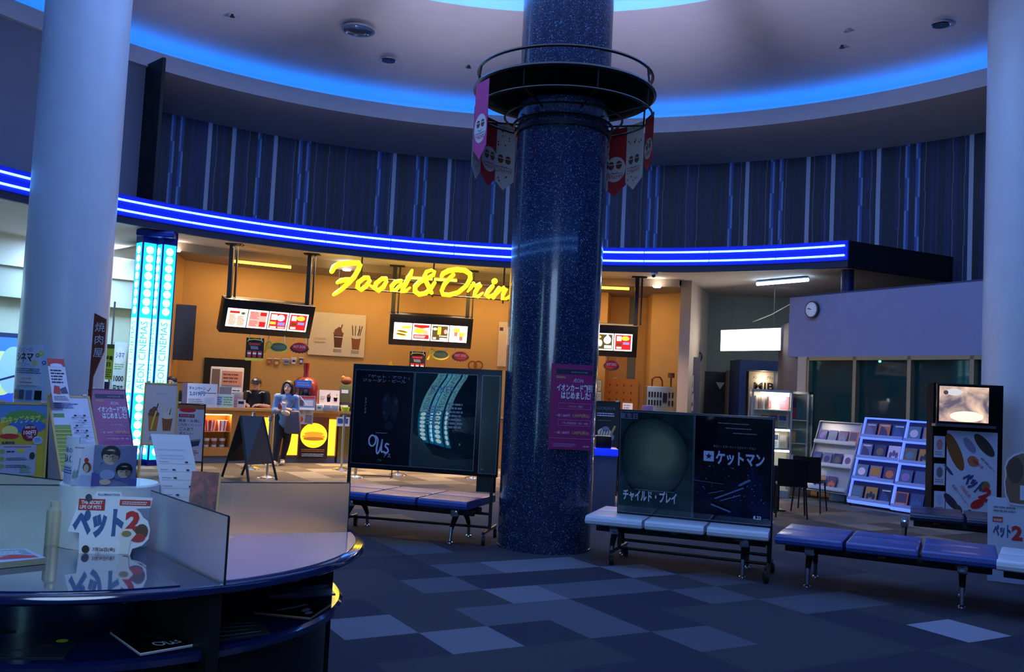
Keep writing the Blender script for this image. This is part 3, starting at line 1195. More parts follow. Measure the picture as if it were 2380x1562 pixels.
def menu_board(c, yaw, lean, w, h, pages, label, poles):
    T = frame(c, yaw, lean, w, h)
    t = thing('menu_board', label, 'menu board', V(c) - V((0, 0, h / 2)), group='lit menu boards hanging over the counter')
    m = MB()
    m.box((w / 2, h / 2, -.11), (w, h, .22), MENUB, bev=.012).xf(T)
    hs = m.build('housing', t)
    n = len(pages)
    x0, x1, y0, y1 = w * .05, w * .945, h * .2, h * .74
    pw = (x1 - x0) / n
    for i, k in enumerate(pages):
        a = MB()
        a.lv = 3
        menu_art(a, k, x0 + i * pw + pw * .01, y0, pw * .96, y1 - y0)
        a.xf(T).build('menu_page', hs, recalc=False)
    for fx in poles:
        p = T @ V((w * fx, h, -.11))
        m = MB()
        m.box((p.x, p.y, (p.z + 4.015) / 2), (.075, .075, 4.015 - p.z), BLACK)
        m.box((p.x + .1, p.y, (p.z + 4.015) / 2), (.03, .05, 4.015 - p.z), BLACK)
        m.box((p.x + .04, p.y, 4.005), (.3, .16, .02), BLACKM)
        m.build('pole', t)
    return T, w, h, t


m1 = menu_board(aty(624, 742, 17.15), rad(33), rad(-21), 1.745, .66, ['list', 'list2', 'combo', 'combo2'], 'lit menu board with red pages, left of the yellow lettering', (.06, .92))
m2 = menu_board(aty(1002, 771, 18.8), rad(10), rad(-18), 1.71, .655, ['dog', 'fries', 'cone', 'popcorn'], 'lit menu board under the yellow lettering, hot dog page first', (.03, .93))
m3 = menu_board(aty(1384, 791, 18.6), rad(-4), rad(-16), 1.70, .66, ['dog', 'fries', 'soft', 'combo2'], 'lit menu board partly hidden by the granite column', (.03, .97))

# ---- things hanging under the menus and pictures on the orange wall
PRETZ = M('pretzel_brown', (150, 92, 44), .6)


def hang_art(px, py, y, w, h, art, name, label, cat, strings=True, yaw=.1, group=None, topz=None, shape=None):
    mt, mw, px0, px1 = y
    hook = mt @ V((mw * (px - px0) / (px1 - px0), 0, -.09))
    c = aty(px, py, hook.y)
    T = frame(c, yaw, 0, w, h)
    topz = hook.z + .01
    t = thing(name, label, cat, c - V((0, 0, h / 2)), group=group)
    a = MB()
    art(a, w, h)
    a.xf(T).build('card', t)
    if strings:
        m = MB()
        for fx in (.15, .85):
            p = T @ V((w * fx, h * .9, 0))
            m.tube([p, p + V((.02 if fx < .5 else -.02, 0, (topz or p.z + .12) - p.z))], .008, WHITE, n=5)
        m.build('string', t)
    return t


def art_drinks(a, w, h):
    a.box((w / 2, h / 2, -.004), (w, h, .008), BLACKM)
    a.rect(0, 0, w, h * .12, YELP)
    a.ell(w / 2, h * .86, w * .44, h * .1, YELP)
    a.ell(w / 2, h * .84, w * .4, h * .075, BLACKM)
    a.rect(w * .15, h * .68, w * .8, h * .78, REDP)
    a.rect(w * .3, h * .5, w * .72, h * .64, GREY, sh=-.02)
    for i in range(3):
        x = w * (.08 + .3 * i)
        a.poly([(x, h * .44), (x + w * .25, h * .44), (x + w * .21, h * .14), (x + w * .04, h * .14)], REDP)
        a.rect(x + w * .03, h * .28, x + w * .22, h * .36, WHITE)


def art_pretzel(a, w, h):
    n = 12
    a.prism([V((w * .6 + w * .38 * math.cos(2 * PI * k / 40) * (1 + .09 * (k % 2)), h * .5 + h * .42 * math.sin(2 * PI * k / 40) * (1 + .1 * (k % 2)), 0)) for k in range(40)], (0, 0, -.02), YELP)
    a.ell(w * .6, h * .55, w * .34, h * .36, M('sign_olive', (90, 104, 70), .5))
    a.text('PRETZEL', w * .62, h * .45, h * .25, M('sign_olive_light', (150, 160, 110), .5), w=w * .5)
    a.lv = 12
    a.tube([(w * .03, h * .0, 0), (w * .1, h * .4, 0), (w * .13, h * .85, 0)], .025, YELP, n=8)
    a.tube([(w * .13, h * .85, 0), (w * .24, h * .95, 0), (w * .3, h * .75, 0), (w * .22, h * .5, 0), (w * .1, h * .45, 0)], .022, YELP, n=8)


def art_redsign(a, w, h):
    a.prism([V((w * .5 + w * .46 * math.cos(2 * PI * k / 36) * (1 + .12 * (k % 2)), h * .42 + h * .36 * math.sin(2 * PI * k / 36) * (1 + .2 * (k % 2)), 0)) for k in range(36)], (0, 0, -.02), M('tassel_dark', (84, 40, 36), .6))
    a.ell(w * .5, h * .56, w * .4, h * .36, REDP)
    a.text('HOT DOG', w * .5, h * .46, h * .24, WHITE, w=w * .6)


hang_art(592, 812, (m1[0], m1[1], 512, 722), .33, .43, art_drinks, 'hanging_poster', 'black poster of three red cups hanging under the first menu board', 'poster')
hang_art(642, 808, (m1[0], m1[1], 512, 722), .46, .23, art_pretzel, 'hanging_sign', 'olive sign with a yellow letter hanging under the first menu board', 'sign')
hang_art(696, 808, (m1[0], m1[1], 512, 722), .37, .23, art_redsign, 'hanging_sign', 'red oval sign hanging under the first menu board', 'sign')
hang_art(970, 842, (m2[0], m2[1], 901, 1094), .33, .44, art_drinks, 'hanging_poster', 'black poster of three red cups hanging under the second menu board', 'poster')
hang_art(1019, 825, (m2[0], m2[1], 901, 1094), .46, .23, art_pretzel, 'hanging_sign', 'olive sign with a yellow letter hanging under the second menu board', 'sign')
hang_art(1070, 828, (m2[0], m2[1], 901, 1094), .37, .23, art_redsign, 'hanging_sign', 'red oval sign hanging under the second menu board', 'sign')
hang_art(1421, 849, (m3[0], m3[1], 1290, 1479), .33, .24, art_redsign, 'hanging_sign', 'red oval sign hanging under the third menu board', 'sign')


def on_wall(px, py, r=10.80):
    p = cyl(px, py, r)
    a = math.atan2(p.y - C0.y, p.x - C0.x)
    return p, a - PI / 2


def cup(a, cx, y0, w, h, top, body, straw=True):
    a.poly([(cx - w * .5, y0 + h * .62), (cx + w * .5, y0 + h * .62), (cx + w * .36, y0), (cx - w * .36, y0)], body)
    a.ell(cx, y0 + h * .64, w * .54, h * .10, top)
    a.ell(cx - w * .05, y0 + h * .74, w * .40, h * .12, top)
    a.ell(cx + w * .04, y0 + h * .84, w * .22, h * .09, top)
    if straw:
        a.line([(cx + w * .16, y0 + h * .74), (cx + w * .36, y0 + h * 1.05)], w * .12, BROWNP)


# big drinks poster on the orange wall
p, ya = on_wall(784, 778, 10.78)
w, h = 1.22, .93
a = MB()
a.box((w / 2, h / 2, -.004), (w, h, .008), M('poster_cream', (224, 206, 172), .6))
cup(a, w * .52, h * .2, w * .17, h * .52, M('cocoa', (120, 74, 48), .5), M('chocolate', (92, 50, 28), .5))
cup(a, w * .84, h * .18, w * .17, h * .46, M('cream_white', (228, 214, 190), .5), M('caramel', (140, 84, 40), .5))
for q in (-.06, -.02, .03, .06):
    a.line([(w * (.84 + q), h * .5), (w * (.85 + q * 1.5), h * .74)], .018, M('chocolate', (92, 50, 28), .5))
a.rect(w * .45, h * .44, w * .6, h * .455, WHITE)
a.lines(w * .44, h * .09, w * .62, h * .17, 2, GREY, seed=3)
a.lines(w * .76, h * .08, w * .94, h * .16, 2, GREY, seed=4)
a.text('GODIVA', w * .2, h * .36, h * .05, M('poster_gold', (180, 156, 110), .5), w=w * .2)
a.lines(w * .1, h * .28, w * .3, h * .33, 1, M('poster_gold', (180, 156, 110), .5))
a.xf(frame(p, ya, 0, w, h)).build('wall_poster', label='large cream poster of two chocolate drinks on the orange wall', category='poster')
# row of small stickers on the wall
for k, (px, py, w, h, c1, c2) in enumerate(((626, 840, .11, .14, (150, 90, 50), (190, 130, 80)), (643, 842, .13, .17, (160, 96, 50), (220, 180, 120)), (666, 840, .17, .12, (150, 150, 190), (90, 90, 150)),
                                            (683, 838, .12, .14, (220, 220, 230), (60, 60, 90)), (700, 839, .10, .15, (70, 70, 130), (220, 210, 220)), (1411, 886, .11, .17, (240, 230, 226), (170, 80, 80)),
                                            (1430, 887, .11, .18, (240, 200, 190), (200, 80, 70)))):
    p, ya = on_wall(px, py, 10.80 if px < 1000 else 11.66)
    a = MB()
    A_, B_ = M('sticker_%d' % k, c1, .5), M('sticker_b%d' % k, c2, .5)
    a.prism([V((0, h, 0)), V((w, h, 0)), V((w * .82, 0, 0)), V((w * .18, 0, 0))], (0, 0, -.006), A_)
    a.rect(w * .22, h * .25, w * .78, h * .6, B_)
    a.rect(-w * .02, h * .88, w * 1.02, h, WHITE)
    nm = ('first', 'second', 'third', 'fourth', 'fifth')
    a.xf(frame(p, ya, 0, w, h)).build('wall_sticker', label=('%s cup picture of the row on the orange wall, counting from the light pillar' % nm[k]) if k < 5 else ('%s cup sticker on the wall under the third menu board' % ('nearer to the granite column,' if k == 5 else 'farther from the granite column,')),
                                      category='sticker', group='cup pictures on the orange wall')
# pretzel rings on the wall
for px, lab in ((1098, 'pretzel ring on the orange wall above the black poster frame, nearer the red sign'), (1112, 'pretzel ring on the orange wall above the black poster frame, nearer the granite column')):
    p, ya = on_wall(px, 849, 10.75)
    m = MB()
    m.tube([frame(p, ya) @ V((.09 * math.cos(k * PI / 10), .09 * math.sin(k * PI / 10), 0)) for k in range(21)], .018, PRETZ, n=8)
    m.build('pretzel_ring', label=lab, category='decoration')
# yellow sticker peeping over the board, pale notice at the bar's end
p, ya = on_wall(908, 846, 10.78)
a = MB()
a.prism([V((0, 0, 0)), V((.16, 0, 0)), V((.08, .18, 0))], (0, 0, -.01), YELP)
a.xf(frame(p, ya, 0, .16, .18)).build('wall_sticker', label='yellow pointed sticker on the wall just above the black poster frame', category='sticker')
p, ya = on_wall(1168, 800, 10.78)
a = MB()
w, h = .2, 1.0
a.box((w / 2, h / 2, -.004), (w, h, .008), M('poster_cream', (224, 206, 172), .6))
a.rect(.02, h * .8, .1, h * .88, BROWNP)
a.rect(.02, .02, w - .02, h * .7, M('pale_peach', (228, 196, 150), .5))
a.xf(frame(p, ya, 0, w, h)).build('wall_poster', label='narrow cream poster on the orange wall beside the granite column', category='poster')
# small framed notices seen right of the column
for px, py, h, lab in ((1389, 896, .26, 'upper small framed notice on the wall right of the granite column'), (1389, 925, .3, 'lower small framed notice on the wall right of the granite column')):
    p, ya = on_wall(px, py, 10.7)
    a = MB()
    a.box((.09, h / 2, -.01), (.18, h, .02), GREY)
    a.rect(.015, .015, .165, h - .015, PAPER)
    a.lines(.03, h * .3, .15, h * .8, 4, GREY)
    a.rect(.03, .03, .1, h * .24, REDP)
    a.xf(frame(p, ya, 0, .18, h)).build('wall_notice', label=lab, category='notice')

# ================================================================== CYAN LIGHT PILLARS
LEDC = M('led_cyan', (40, 200, 240), emit=1.3, ecol=(20, 175, 235))
LEDW = M('led_bulb_white', (225, 252, 255), emit=4.5, ecol=(205, 246, 255))
LEDT = M('led_text_panel', (150, 232, 245), emit=2.0, ecol=(150, 232, 250))
LEDI = M('led_letter_blue', (70, 170, 215), emit=1.0, ecol=(50, 165, 225))
LEDB = M('pillar_blue_metal', (16, 40, 140), .3, .3)


def light_pillar(loc, yaw, label, height=4.0):
    t = thing('light_pillar', label, 'light pillar', loc, yaw)
    for cx, cy in ((-.16, .0), (.15, .07)):
        m = MB()
        m.box((cx, cy, height / 2), (.26, .26, height), LEDB, T=Matrix.Translation(V((cx, cy, 0))) @ Matrix.Rotation(rad(35), 4, 'Z') @ Matrix.Translation(V((-cx, -cy, 0))))
        bd = m.build('body', t, local=True)
        R_ = Matrix.Translation(V((cx, cy, 0))) @ Matrix.Rotation(rad(35), 4, 'Z')
        for face in (0, 3, 1):
            a = MB()
            w = .22
            z0, z1 = .1, height - .22
            a.rect(-w / 2, z0, w / 2, z1, LEDC)
            n = 22
            pitch = .148
            zz = z1 - .12
            for k in range(8):
                a.lv = 3
                a.ell(0, zz - k * pitch, .066, .066, LEDW, n=16)
            zt1 = zz - 8 * pitch + .02
            zt0 = zt1 - 1.28
            a.lv = 4
            a.rect(-w * .44, zt0, w * .44, zt1, LEDT)
            a.lv = 6
            a.text('AEON CINEMAS', .05, (zt0 + zt1) / 2, .13, LEDI, w=1.16 , rot=90, bold=.0)
            zz = zt0 - .09
            while zz > .15:
                a.lv = 3
                a.ell(0, zz, .066, .066, LEDW, n=16)
                zz -= pitch
            T = R_ @ Matrix.Rotation(rad(90) * face, 4, 'Z') @ Matrix.Translation(V((0, -.132, 0))) @ Matrix.Rotation(rad(90), 4, 'X')
            a.xf(T).build('light_panel', bd, local=True, recalc=False)
    m = MB()
    m.box((-.005, .035, height - .06), (.62, .5, .12), LEDB, bev=.03)
    m.build('cap', t, local=True)
    return t


pl = cyl(348, 800, 8.55)
pl.z = 0
light_pillar(pl, rad(12), 'tall cyan light pillar of bulbs at the left end of the snack bar')
# its sisters across the hall show in the glossy posters
light_pillar(V((-4.95, .95, 0)), rad(150), 'cyan light pillar across the hall from the snack bar, seen only in the glossy posters', 4.0)

# ================================================================== PLATFORM ROUND THE GRANITE COLUMN, PENNANTS
RAIL = M('rail_black', (12, 13, 18), .35)
pf = thing('column_platform', 'black round platform with a hoop rail high on the granite column', 'platform', V((cc.x, cc.y, 4.5)))
m = MB()
m.lathe(cc, [(.50, 4.76), (.93, 4.76), (.95, 4.73), (.93, 4.69), (.6, 4.60), (.50, 4.58)], M('platform_black', (6, 6, 9), .8, spec=.1), n=64)
m.build('deck', pf)
for r, z, tr in ((.92, 4.92, .016), (.945, 4.73, .022), (.93, 4.52, .012), (.62, 4.46, .012), (.52, 4.38, .014)):
    m = MB()
    m.tube([V((cc.x + r * math.cos(k * PI / 32), cc.y + r * math.sin(k * PI / 32), z)) for k in range(65)], tr, RAIL, n=6, cap=False)
    m.build('hoop', pf)
for k in range(8):
    th = k * PI / 4 + .3
    d = V((math.cos(th), math.sin(th), 0))
    c = V((cc.x, cc.y, 0))
    for p, q in ((d * .945 + V((0, 0, 4.73)), d * .92 + V((0, 0, 4.92))), (d * .93 + V((0, 0, 4.53)), d * .5 + V((0, 0, 4.46))), (d * .935 + V((0, 0, 4.7)), d * .93 + V((0, 0, 4.52)))):
        m = MB()
        m.tube([c + p, c + q], .010, RAIL, n=6)
        m.build('strut', pf)
m = MB()
m.lathe(cc, [(.49, 4.28), (.515, 4.28), (.515, 4.32), (.49, 4.32)], RAIL, n=64, closed=True)
m.build('collar', pf)

PWHITE = M('pennant_white', (222, 214, 212), .7)
PRED = M('pennant_red', (190, 30, 40), .7)
PMAG = M('pennant_magenta', (206, 70, 140), .7)


def pennant(px_or_deg, kind, label, r=.94, z0=3.84, z1=4.60, w=.32, face=-1):
    th = rad(px_or_deg)
    c = V((cc.x + r * math.cos(th), cc.y + r * math.sin(th), (z0 + z1) / 2))
    h = z1 - z0
    a = MB()
    base = PWHITE if kind == 'w' else PMAG if kind == 'm' else PRED
    a.prism([V((0, h, 0)), V((w, h, 0)), V((w, h * .16, 0)), V((w / 2, 0, 0)), V((0, h * .16, 0))], (0, 0, -.003), base)
    if kind in 'rm':
        a.ell(w / 2, h * .40, w * .46, h * .185, PWHITE, n=32)
    cx, cy = w / 2, h * .46
    # a pair of 3-D glasses and a smile
    for sx in (-1, 1):
        a.ell(cx + sx * w * .17, cy, w * .13, w * .15, BROWNP)
        a.rect(cx + sx * w * .17 - w * .12, cy + w * .02, cx + sx * w * .17 + w * .12, cy + w * .05, PWHITE)
    a.line([(cx - w * .14, cy - w * .24), (cx, cy - w * .3), (cx + w * .14, cy - w * .24)], .006, BROWNP)
    a.rect(w * .12, h * .335, w * .88, h * .342, BROWNP)
    a.text('スマイルデイズ', cx, h * .265, h * .05, REDP, w=w * .74, bold=.03, mirror=True)
    if kind == 'w':
        rnd2 = random.Random(px_or_deg)
        for k in range(12):
            x, y = w * rnd2.uniform(.1, .9), h * (rnd2.uniform(.6, .95) if k < 8 else rnd2.uniform(.12, .22))
            a.ell(x, y, .011, .011, REDP if k % 2 else BROWNP, n=8)
    yaw = th - PI / 2 if face < 0 else th + PI / 2
    a.xf(frame(c, yaw, 0, w, h)).build('pennant', label=label, category='pennant', group='pennants under the column platform')


pennant(165, 'w', 'white pennant at the left edge of the column platform, seen nearly edge on')
pennant(212, 'm', 'magenta pennant with a white oval hanging outside the platform rail', r=1.0, z0=3.86, z1=4.66, face=1, w=.26)
pennant(146, 'r', 'red pennant with a white disc hanging left of the granite column')
pennant(131, 'w', 'white pennant close to the left side of the granite column')
pennant(58, 'w', 'white pennant half hidden behind the right side of the granite column')
pennant(47, 'r', 'red pennant with a white disc hanging right of the granite column', z0=3.82)
pennant(29, 'w', 'white spotted pennant farther right of the granite column', z0=3.86)
pennant(8, 'r', 'red pennant at the right edge of the column platform, seen nearly edge on', z0=4.0)

# ================================================================== BENCHES
VINB = M('vinyl_blue', (36, 62, 138), .38, coat=.2, bump=.15, bscale=220)
VINW = M('vinyl_white', (196, 208, 220), .4, coat=.2, bump=.15, bscale=220)
BEAM = M('bench_beam_black', (12, 12, 15), .45)
CASTM = M('cast_aluminium', (120, 124, 130), .35, .9)


def cushion_mesh(name, w, d, vin, parent):
    """rounded cushion, centre of the underside at the origin"""
    m = MB()
    prof = []
    n = 14
    # rounded section across the depth
    h = .085
    r = .04
    pts = [(-d / 2, .012), (-d / 2 - .004, .04)]
    for k in range(6):
        th = PI - k * PI / 2 / 5
        pts.append((-d / 2 + r + r * math.cos(th), h - r + r * math.sin(th)))
    for k in range(6):
        th = PI / 2 - k * PI / 2 / 5
        pts.append((d / 2 - .012 + .012 * math.cos(th), h - .012 + .012 * math.sin(th)))
    pts += [(d / 2, .0), (-d / 2 + .02, 0)]
    vs, fs = [], []
    k = len(pts)
    xs = [-w / 2, -w / 2 + .006, -w / 2 + .02, w / 2 - .02, w / 2 - .006, w / 2]
    sc = [.86, .96, 1, 1, .96, .86]
    for x, s in zip(xs, sc):
        for y, z in pts:
            vs.append(V((x, y * (1 - (1 - s) * .1), h / 2 + (z - h / 2) * s)))
    for i in range(5):
        for j in range(k):
            fs.append((i * k + j, i * k + (j + 1) % k, (i + 1) * k + (j + 1) % k, (i + 1) * k + j))
    fs.append(tuple(range(k - 1, -1, -1)))
    fs.append(tuple(range(5 * k, 6 * k)))
    m.faces(vs, fs, vin, True)
    return m.build(name, parent, local=True)


def bench(c, yaw, vin, label, n=3, pitch_=None):
    t = thing('waiting_bench', label, 'bench', (c[0], c[1], 0), yaw, group='backless waiting benches in the hall')
    pitch = pitch_ or .565
    for i in range(n):
        x = (i - (n - 1) / 2) * pitch
        f = cushion_mesh('seat', pitch - .028, .425, vin, t)
        f.location = (x, -.222, .365)
        b = cushion_mesh('seat', pitch - .028, .425, vin, t)
        b.location = (x, .222, .365)
        b.rotation_euler = (0, 0, PI)
        m = MB()
        m.box((x, 0, .352), (.06, .78, .025), BEAM)
        m.box((x - .15, 0, .354), (.05, .7, .02), BEAM)
        m.box((x + .15, 0, .354), (.05, .7, .02), BEAM)
        m.build('seat_bracket', t, local=True)
    L = pitch * n - .1
    for y in (-.10, .10):
        m = MB()
        m.box((0, y, .305), (L, .05, .07), BEAM, bev=.008)
        m.build('beam', t, local=True)
    for sx in (-1, 1):
        x = sx * .608
        m = MB()
        m.box((x, 0, .30), (.07, .34, .07), CASTM, bev=.015)
        m.box((x, -.16, .30), (.085, .05, .085), CHROME, bev=.012)
        for sy in (-1, 1):
            m.tube([(x, sy * .1, .29), (x, sy * .2, .20), (x, sy * .245, .14)], [.034, .027, .022], BEAM, n=10)
        m.build('leg_yoke', t, local=True)
        for sy in (-1, 1):
            m = MB()
            m.tube([(x, sy * .243, .16), (x, sy * .262, .02)], [.02, .018], CHROME, n=12)
            m.lathe((x, sy * .262, 0), [(.001, 0), (.032, 0), (.03, .012), (.018, .02)], CHROME, n=16)
            m.build('leg', t, local=True)
    return t


bench((-1.02, 9.85), rad(-18.8), VINB, 'blue vinyl waiting bench between the round table and the granite column')
bench((1.70, 8.80), rad(-19.2), VINW, 'pale grey vinyl waiting bench right of the granite column')
bench((3.345, 8.045), rad(-26.3), VINB, 'blue vinyl waiting bench on the right, next to the pale bench', pitch_=.585)
bench((4.83, 7.19), rad(-31), VINW, 'pale grey vinyl waiting bench cut off by the right edge')

# ================================================================== FILM POSTER BOARDS STANDING IN THE BENCHES
ALU = M('board_alu_edge', (120, 128, 150), .3, .8)
DARKF = M('board_frame_dark', (14, 16, 22), .35)


def caster(m, p, r=.045):
    m.tube([p + V((0, 0, .11)), p + V((0, 0, r * 1.6))], .012, CHROME, n=8)
    m.tube([p + V((-.018, 0, r)), p + V((.018, 0, r))], r, BLACKM, n=16)


def film_board(c, yaw, lean, w, h, label, posters, zfoot_bars, extra=None, feet=(0.02, .98), leftfoot=True):
    T = frame(c, yaw, lean, w, h)
    base = V((c[0], c[1], 0))
    t = thing('poster_board', label, 'poster board', base)
    m = MB()
    m.box((w / 2, h / 2, -.02), (w, h, .035), DARKF, bev=.004).xf(T)
    m.build('frame', t)
    for x0, x1, y0, y1, art in posters:
        a = MB()
        a.rect(x0, y0, x1, y1, ALU)
        art(a, x0 + .006, y0 + .006, x1 - x0 - .012, y1 - y0 - .012)
        if art is art_dark_b:
            a.map(lambda p: V((p.x, p.y, p.z + .07 * (p.x - x1) * ((p.y - .52) ** 2 - .3))))
        a.xf(T).build('poster', t, recalc=False)
    ux = V((math.cos(yaw), math.sin(yaw), 0))
    un = V((math.sin(yaw), -math.cos(yaw), 0))
    m = MB()
    z = (T @ V((0, 0, 0))).z + .1
    for fx in feet:
        p = T @ V((w * fx, 0, -.03))
        p.z = 0
        m.box((p.x, p.y, (z + .12) / 2 + .02), (.035, .035, z - .1), BLACK)
        m.tube([p + un * .3 + V((0, 0, .12)), p - un * .3 + V((0, 0, .12))], .016, BLACK, n=8)
        for s in (-1, 1):
            caster(m, p + un * .28 * s)
    a0, a1 = T @ V((w * feet[0], 0, -.03)), T @ V((w * feet[1], 0, -.03))
    for zz in zfoot_bars:
        m.tube([V((a0.x, a0.y, zz)), V((a1.x, a1.y, zz))], .014, BLACK, n=8)
    m.build('stand', t)
    return t, T


def glossy(name, c1, c2, sc=1.5, **k):
    return cloudy(name, c1, c2, sc, rough=.05, coat=.6, **k)


def art_dark_a(a, x, y, w, h):
    a.rect(x, y, x + w, y + h, glossy('print_night_red', (10, 12, 20), (26, 16, 24), 1.2))
    # vague pale patches where the picture shows faces, nothing recognisable
    SM = M('print_smoke', (52, 54, 66), .1, coat=1.0)
    SM2 = M('print_smoke_dark', (30, 32, 44), .1, coat=1.0)
    for cx, cy, rx, ry, mm in ((.56, .62, .075, .15, SM2), (.70, .60, .07, .14, SM2), (.53, .70, .03, .03, SM), (.72, .68, .03, .035, SM), (.53, .55, .03, .02, SM), (.7, .54, .028, .02, SM),
                               (.62, .42, .07, .05, SM2)):
        a.ell(x + w * cx, y + h * cy, w * rx, h * ry, mm)
    TI = M('print_ice', (200, 208, 236), .2)
    a.text('「ゲット・アウト」', x + w * .58, y + h * .925, h * .026, GREY, w=w * .7, bold=.02)
    a.text('ジョーダン・ピール', x + w * .5, y + h * .88, h * .03, GREY, w=w * .74, bold=.02)
    a.text('わたしたち', x + w * .19, y + h * .62, h * .016, PAPER, w=h * .17, rot=-90)
    a.lines(x + w * .4, y + h * .325, x + w * .62, y + h * .345, 1, GREY)
    # the script title
    s = w / 1.0

    def P(u, v):
        return (x + w * u, y + h * v)
    a.line([P(.40, .29), P(.345, .305), P(.30, .27), P(.305, .215), P(.35, .19), P(.40, .215), P(.415, .26), P(.395, .30), P(.43, .285), P(.45, .25), P(.435, .17), P(.445, .115), P(.475, .13), P(.505, .19), P(.525, .27), P(.515, .18), P(.525, .135), P(.56, .14)], w * .026, TI)
    a.line([P(.645, .215), P(.60, .225), P(.585, .195), P(.62, .175), P(.635, .145), P(.60, .125), P(.56, .14)], w * .026, TI)
    a.text('アス', x + w * .62, y + h * .08, h * .04, TI, w=w * .12)
    a.text('9.6', x + w * .5, y + h * .035, h * .025, GREY)
    a.line([P(.12, .06), P(.30, .24)], .003, SM)


TEALG = glossy('print_night_teal', (9, 20, 26), (24, 46, 52), 1.1, dist=2.5)
TEALG.node_tree.nodes['Principled BSDF'].inputs['Roughness'].default_value = .015
TEALG.node_tree.nodes['Principled BSDF'].inputs['Coat Roughness'].default_value = .01


def art_dark_b(a, x, y, w, h):
    # the sheet is a little warped
    a.grid(x, y, x + w, y + h, TEALG, 12, 24)
    TI = M('print_lavender', (96, 96, 140), .2)
    a.text('JOKER', x + w * .45, y + h * .80, h * .075, TI, w=w * .40, bold=.0)
    PB_ = M('print_pale_block', (120, 128, 140), .2)
    for x0, y0, x1, y1 in ((.22, .45, .43, .66), (.55, .42, .80, .70)):
        a.lines(x + w * x0, y + h * y0, x + w * x1, y + h * y1, 7, PB_, fill=.55, seed=int(x0 * 100), ragged=.05)
    ED = M('print_rock', (34, 54, 60), .15, coat=1.0)
    a.poly([(x, y), (x + w, y), (x + w, y + h * .12), (x + w * .62, y + h * .1), (x + w * .35, y + h * .14), (x + w * .16, y + h * .3), (x, y + h * .36)], ED)


ub_c = aty(985, 975, 9.78)
_w, _h = 1.66, 1.125


def ub_side(a, x, y, w, h):
    a.rect(x, y, x + w, y + h, M('panel_green_grey', (40, 50, 52), .25, coat=.6))
    a.rect(x + w * .1, y + h * .05, x + w * .12, y + h * .55, M('panel_line', (90, 96, 90), .4))
    a.text('7/1', x + w * .2, y + h * .03, .02, YELP)


t, T = film_board(ub_c, rad(-11.5), rad(0), _w, _h, 'wide dark poster board standing left of the granite column',
                  [(.03, .70, .05, _h - .06, art_dark_a), (.71, 1.40, .05, _h - .06, art_dark_b), (1.45, 1.645, .03, _h - .06, ub_side)], (.28, .14), feet=(.008, .965))
# broad grey leg of that board, right end
m = MB()
q = [T @ V((x, y, -.05)) for x, y in ((1.43, .02), (1.64, .02))]
m.hexa([V((q[0].x, q[0].y, .5)), V((q[1].x, q[1].y, .5)), V((q[1].x, q[1].y, q[1].z)), V((q[0].x, q[0].y, q[0].z))], (0, .02, 0), DARKF)
m.build('leg_panel', t)


def art_green(a, x, y, w, h):
    a.rect(x, y, x + w, y + h, glossy('print_moss', (20, 36, 38), (52, 80, 78), 1.1, dist=1.8))
    # soft pale shape fading into the ground, a plain stand-in for the portrait
    for k in range(12):
        f = k / 11
        cx, cy = x + w * (.46 + .10 * f), y + h * (.56 + .06 * f)
        rx, ry = w * (.47 - .30 * f), h * (.42 - .26 * f)
        pts = [(cx + rx * math.cos(q * PI / 20) * (1 + .06 * math.sin(3 * q * PI / 20 + 1 + f)), cy + ry * math.sin(q * PI / 20) * (1 + .05 * math.sin(2 * q * PI / 20 + 2))) for q in range(40)]
        a.lv = 1 + k
        a.poly([(min(max(px_, x), x + w), min(py_, y + h)) for px_, py_ in pts], M('print_fade_%d' % k, (int(36 + 84 * f), int(56 + 76 * f), int(56 + 42 * f)), .08, coat=1.0))
    a.lv = 16
    a.text('チャイルド・プレイ', x + w * .43, y + h * .13, h * .085, M('print_title_grey', (206, 210, 214), .3), w=w * .74, bold=.035)
    a.lines(x + w * .22, y + h * .225, x + w * .78, y + h * .24, 1, GREY)
    a.text('誕生日', x + w * .12, y + h * .935, h * .045, M('print_magenta_grey', (130, 110, 150), .3), bold=.02)
    a.line([(x + w * .5, y + h * .5), (x + w * .5, y + h * .78)], .006, M('print_line_pale', (110, 128, 120), .2))


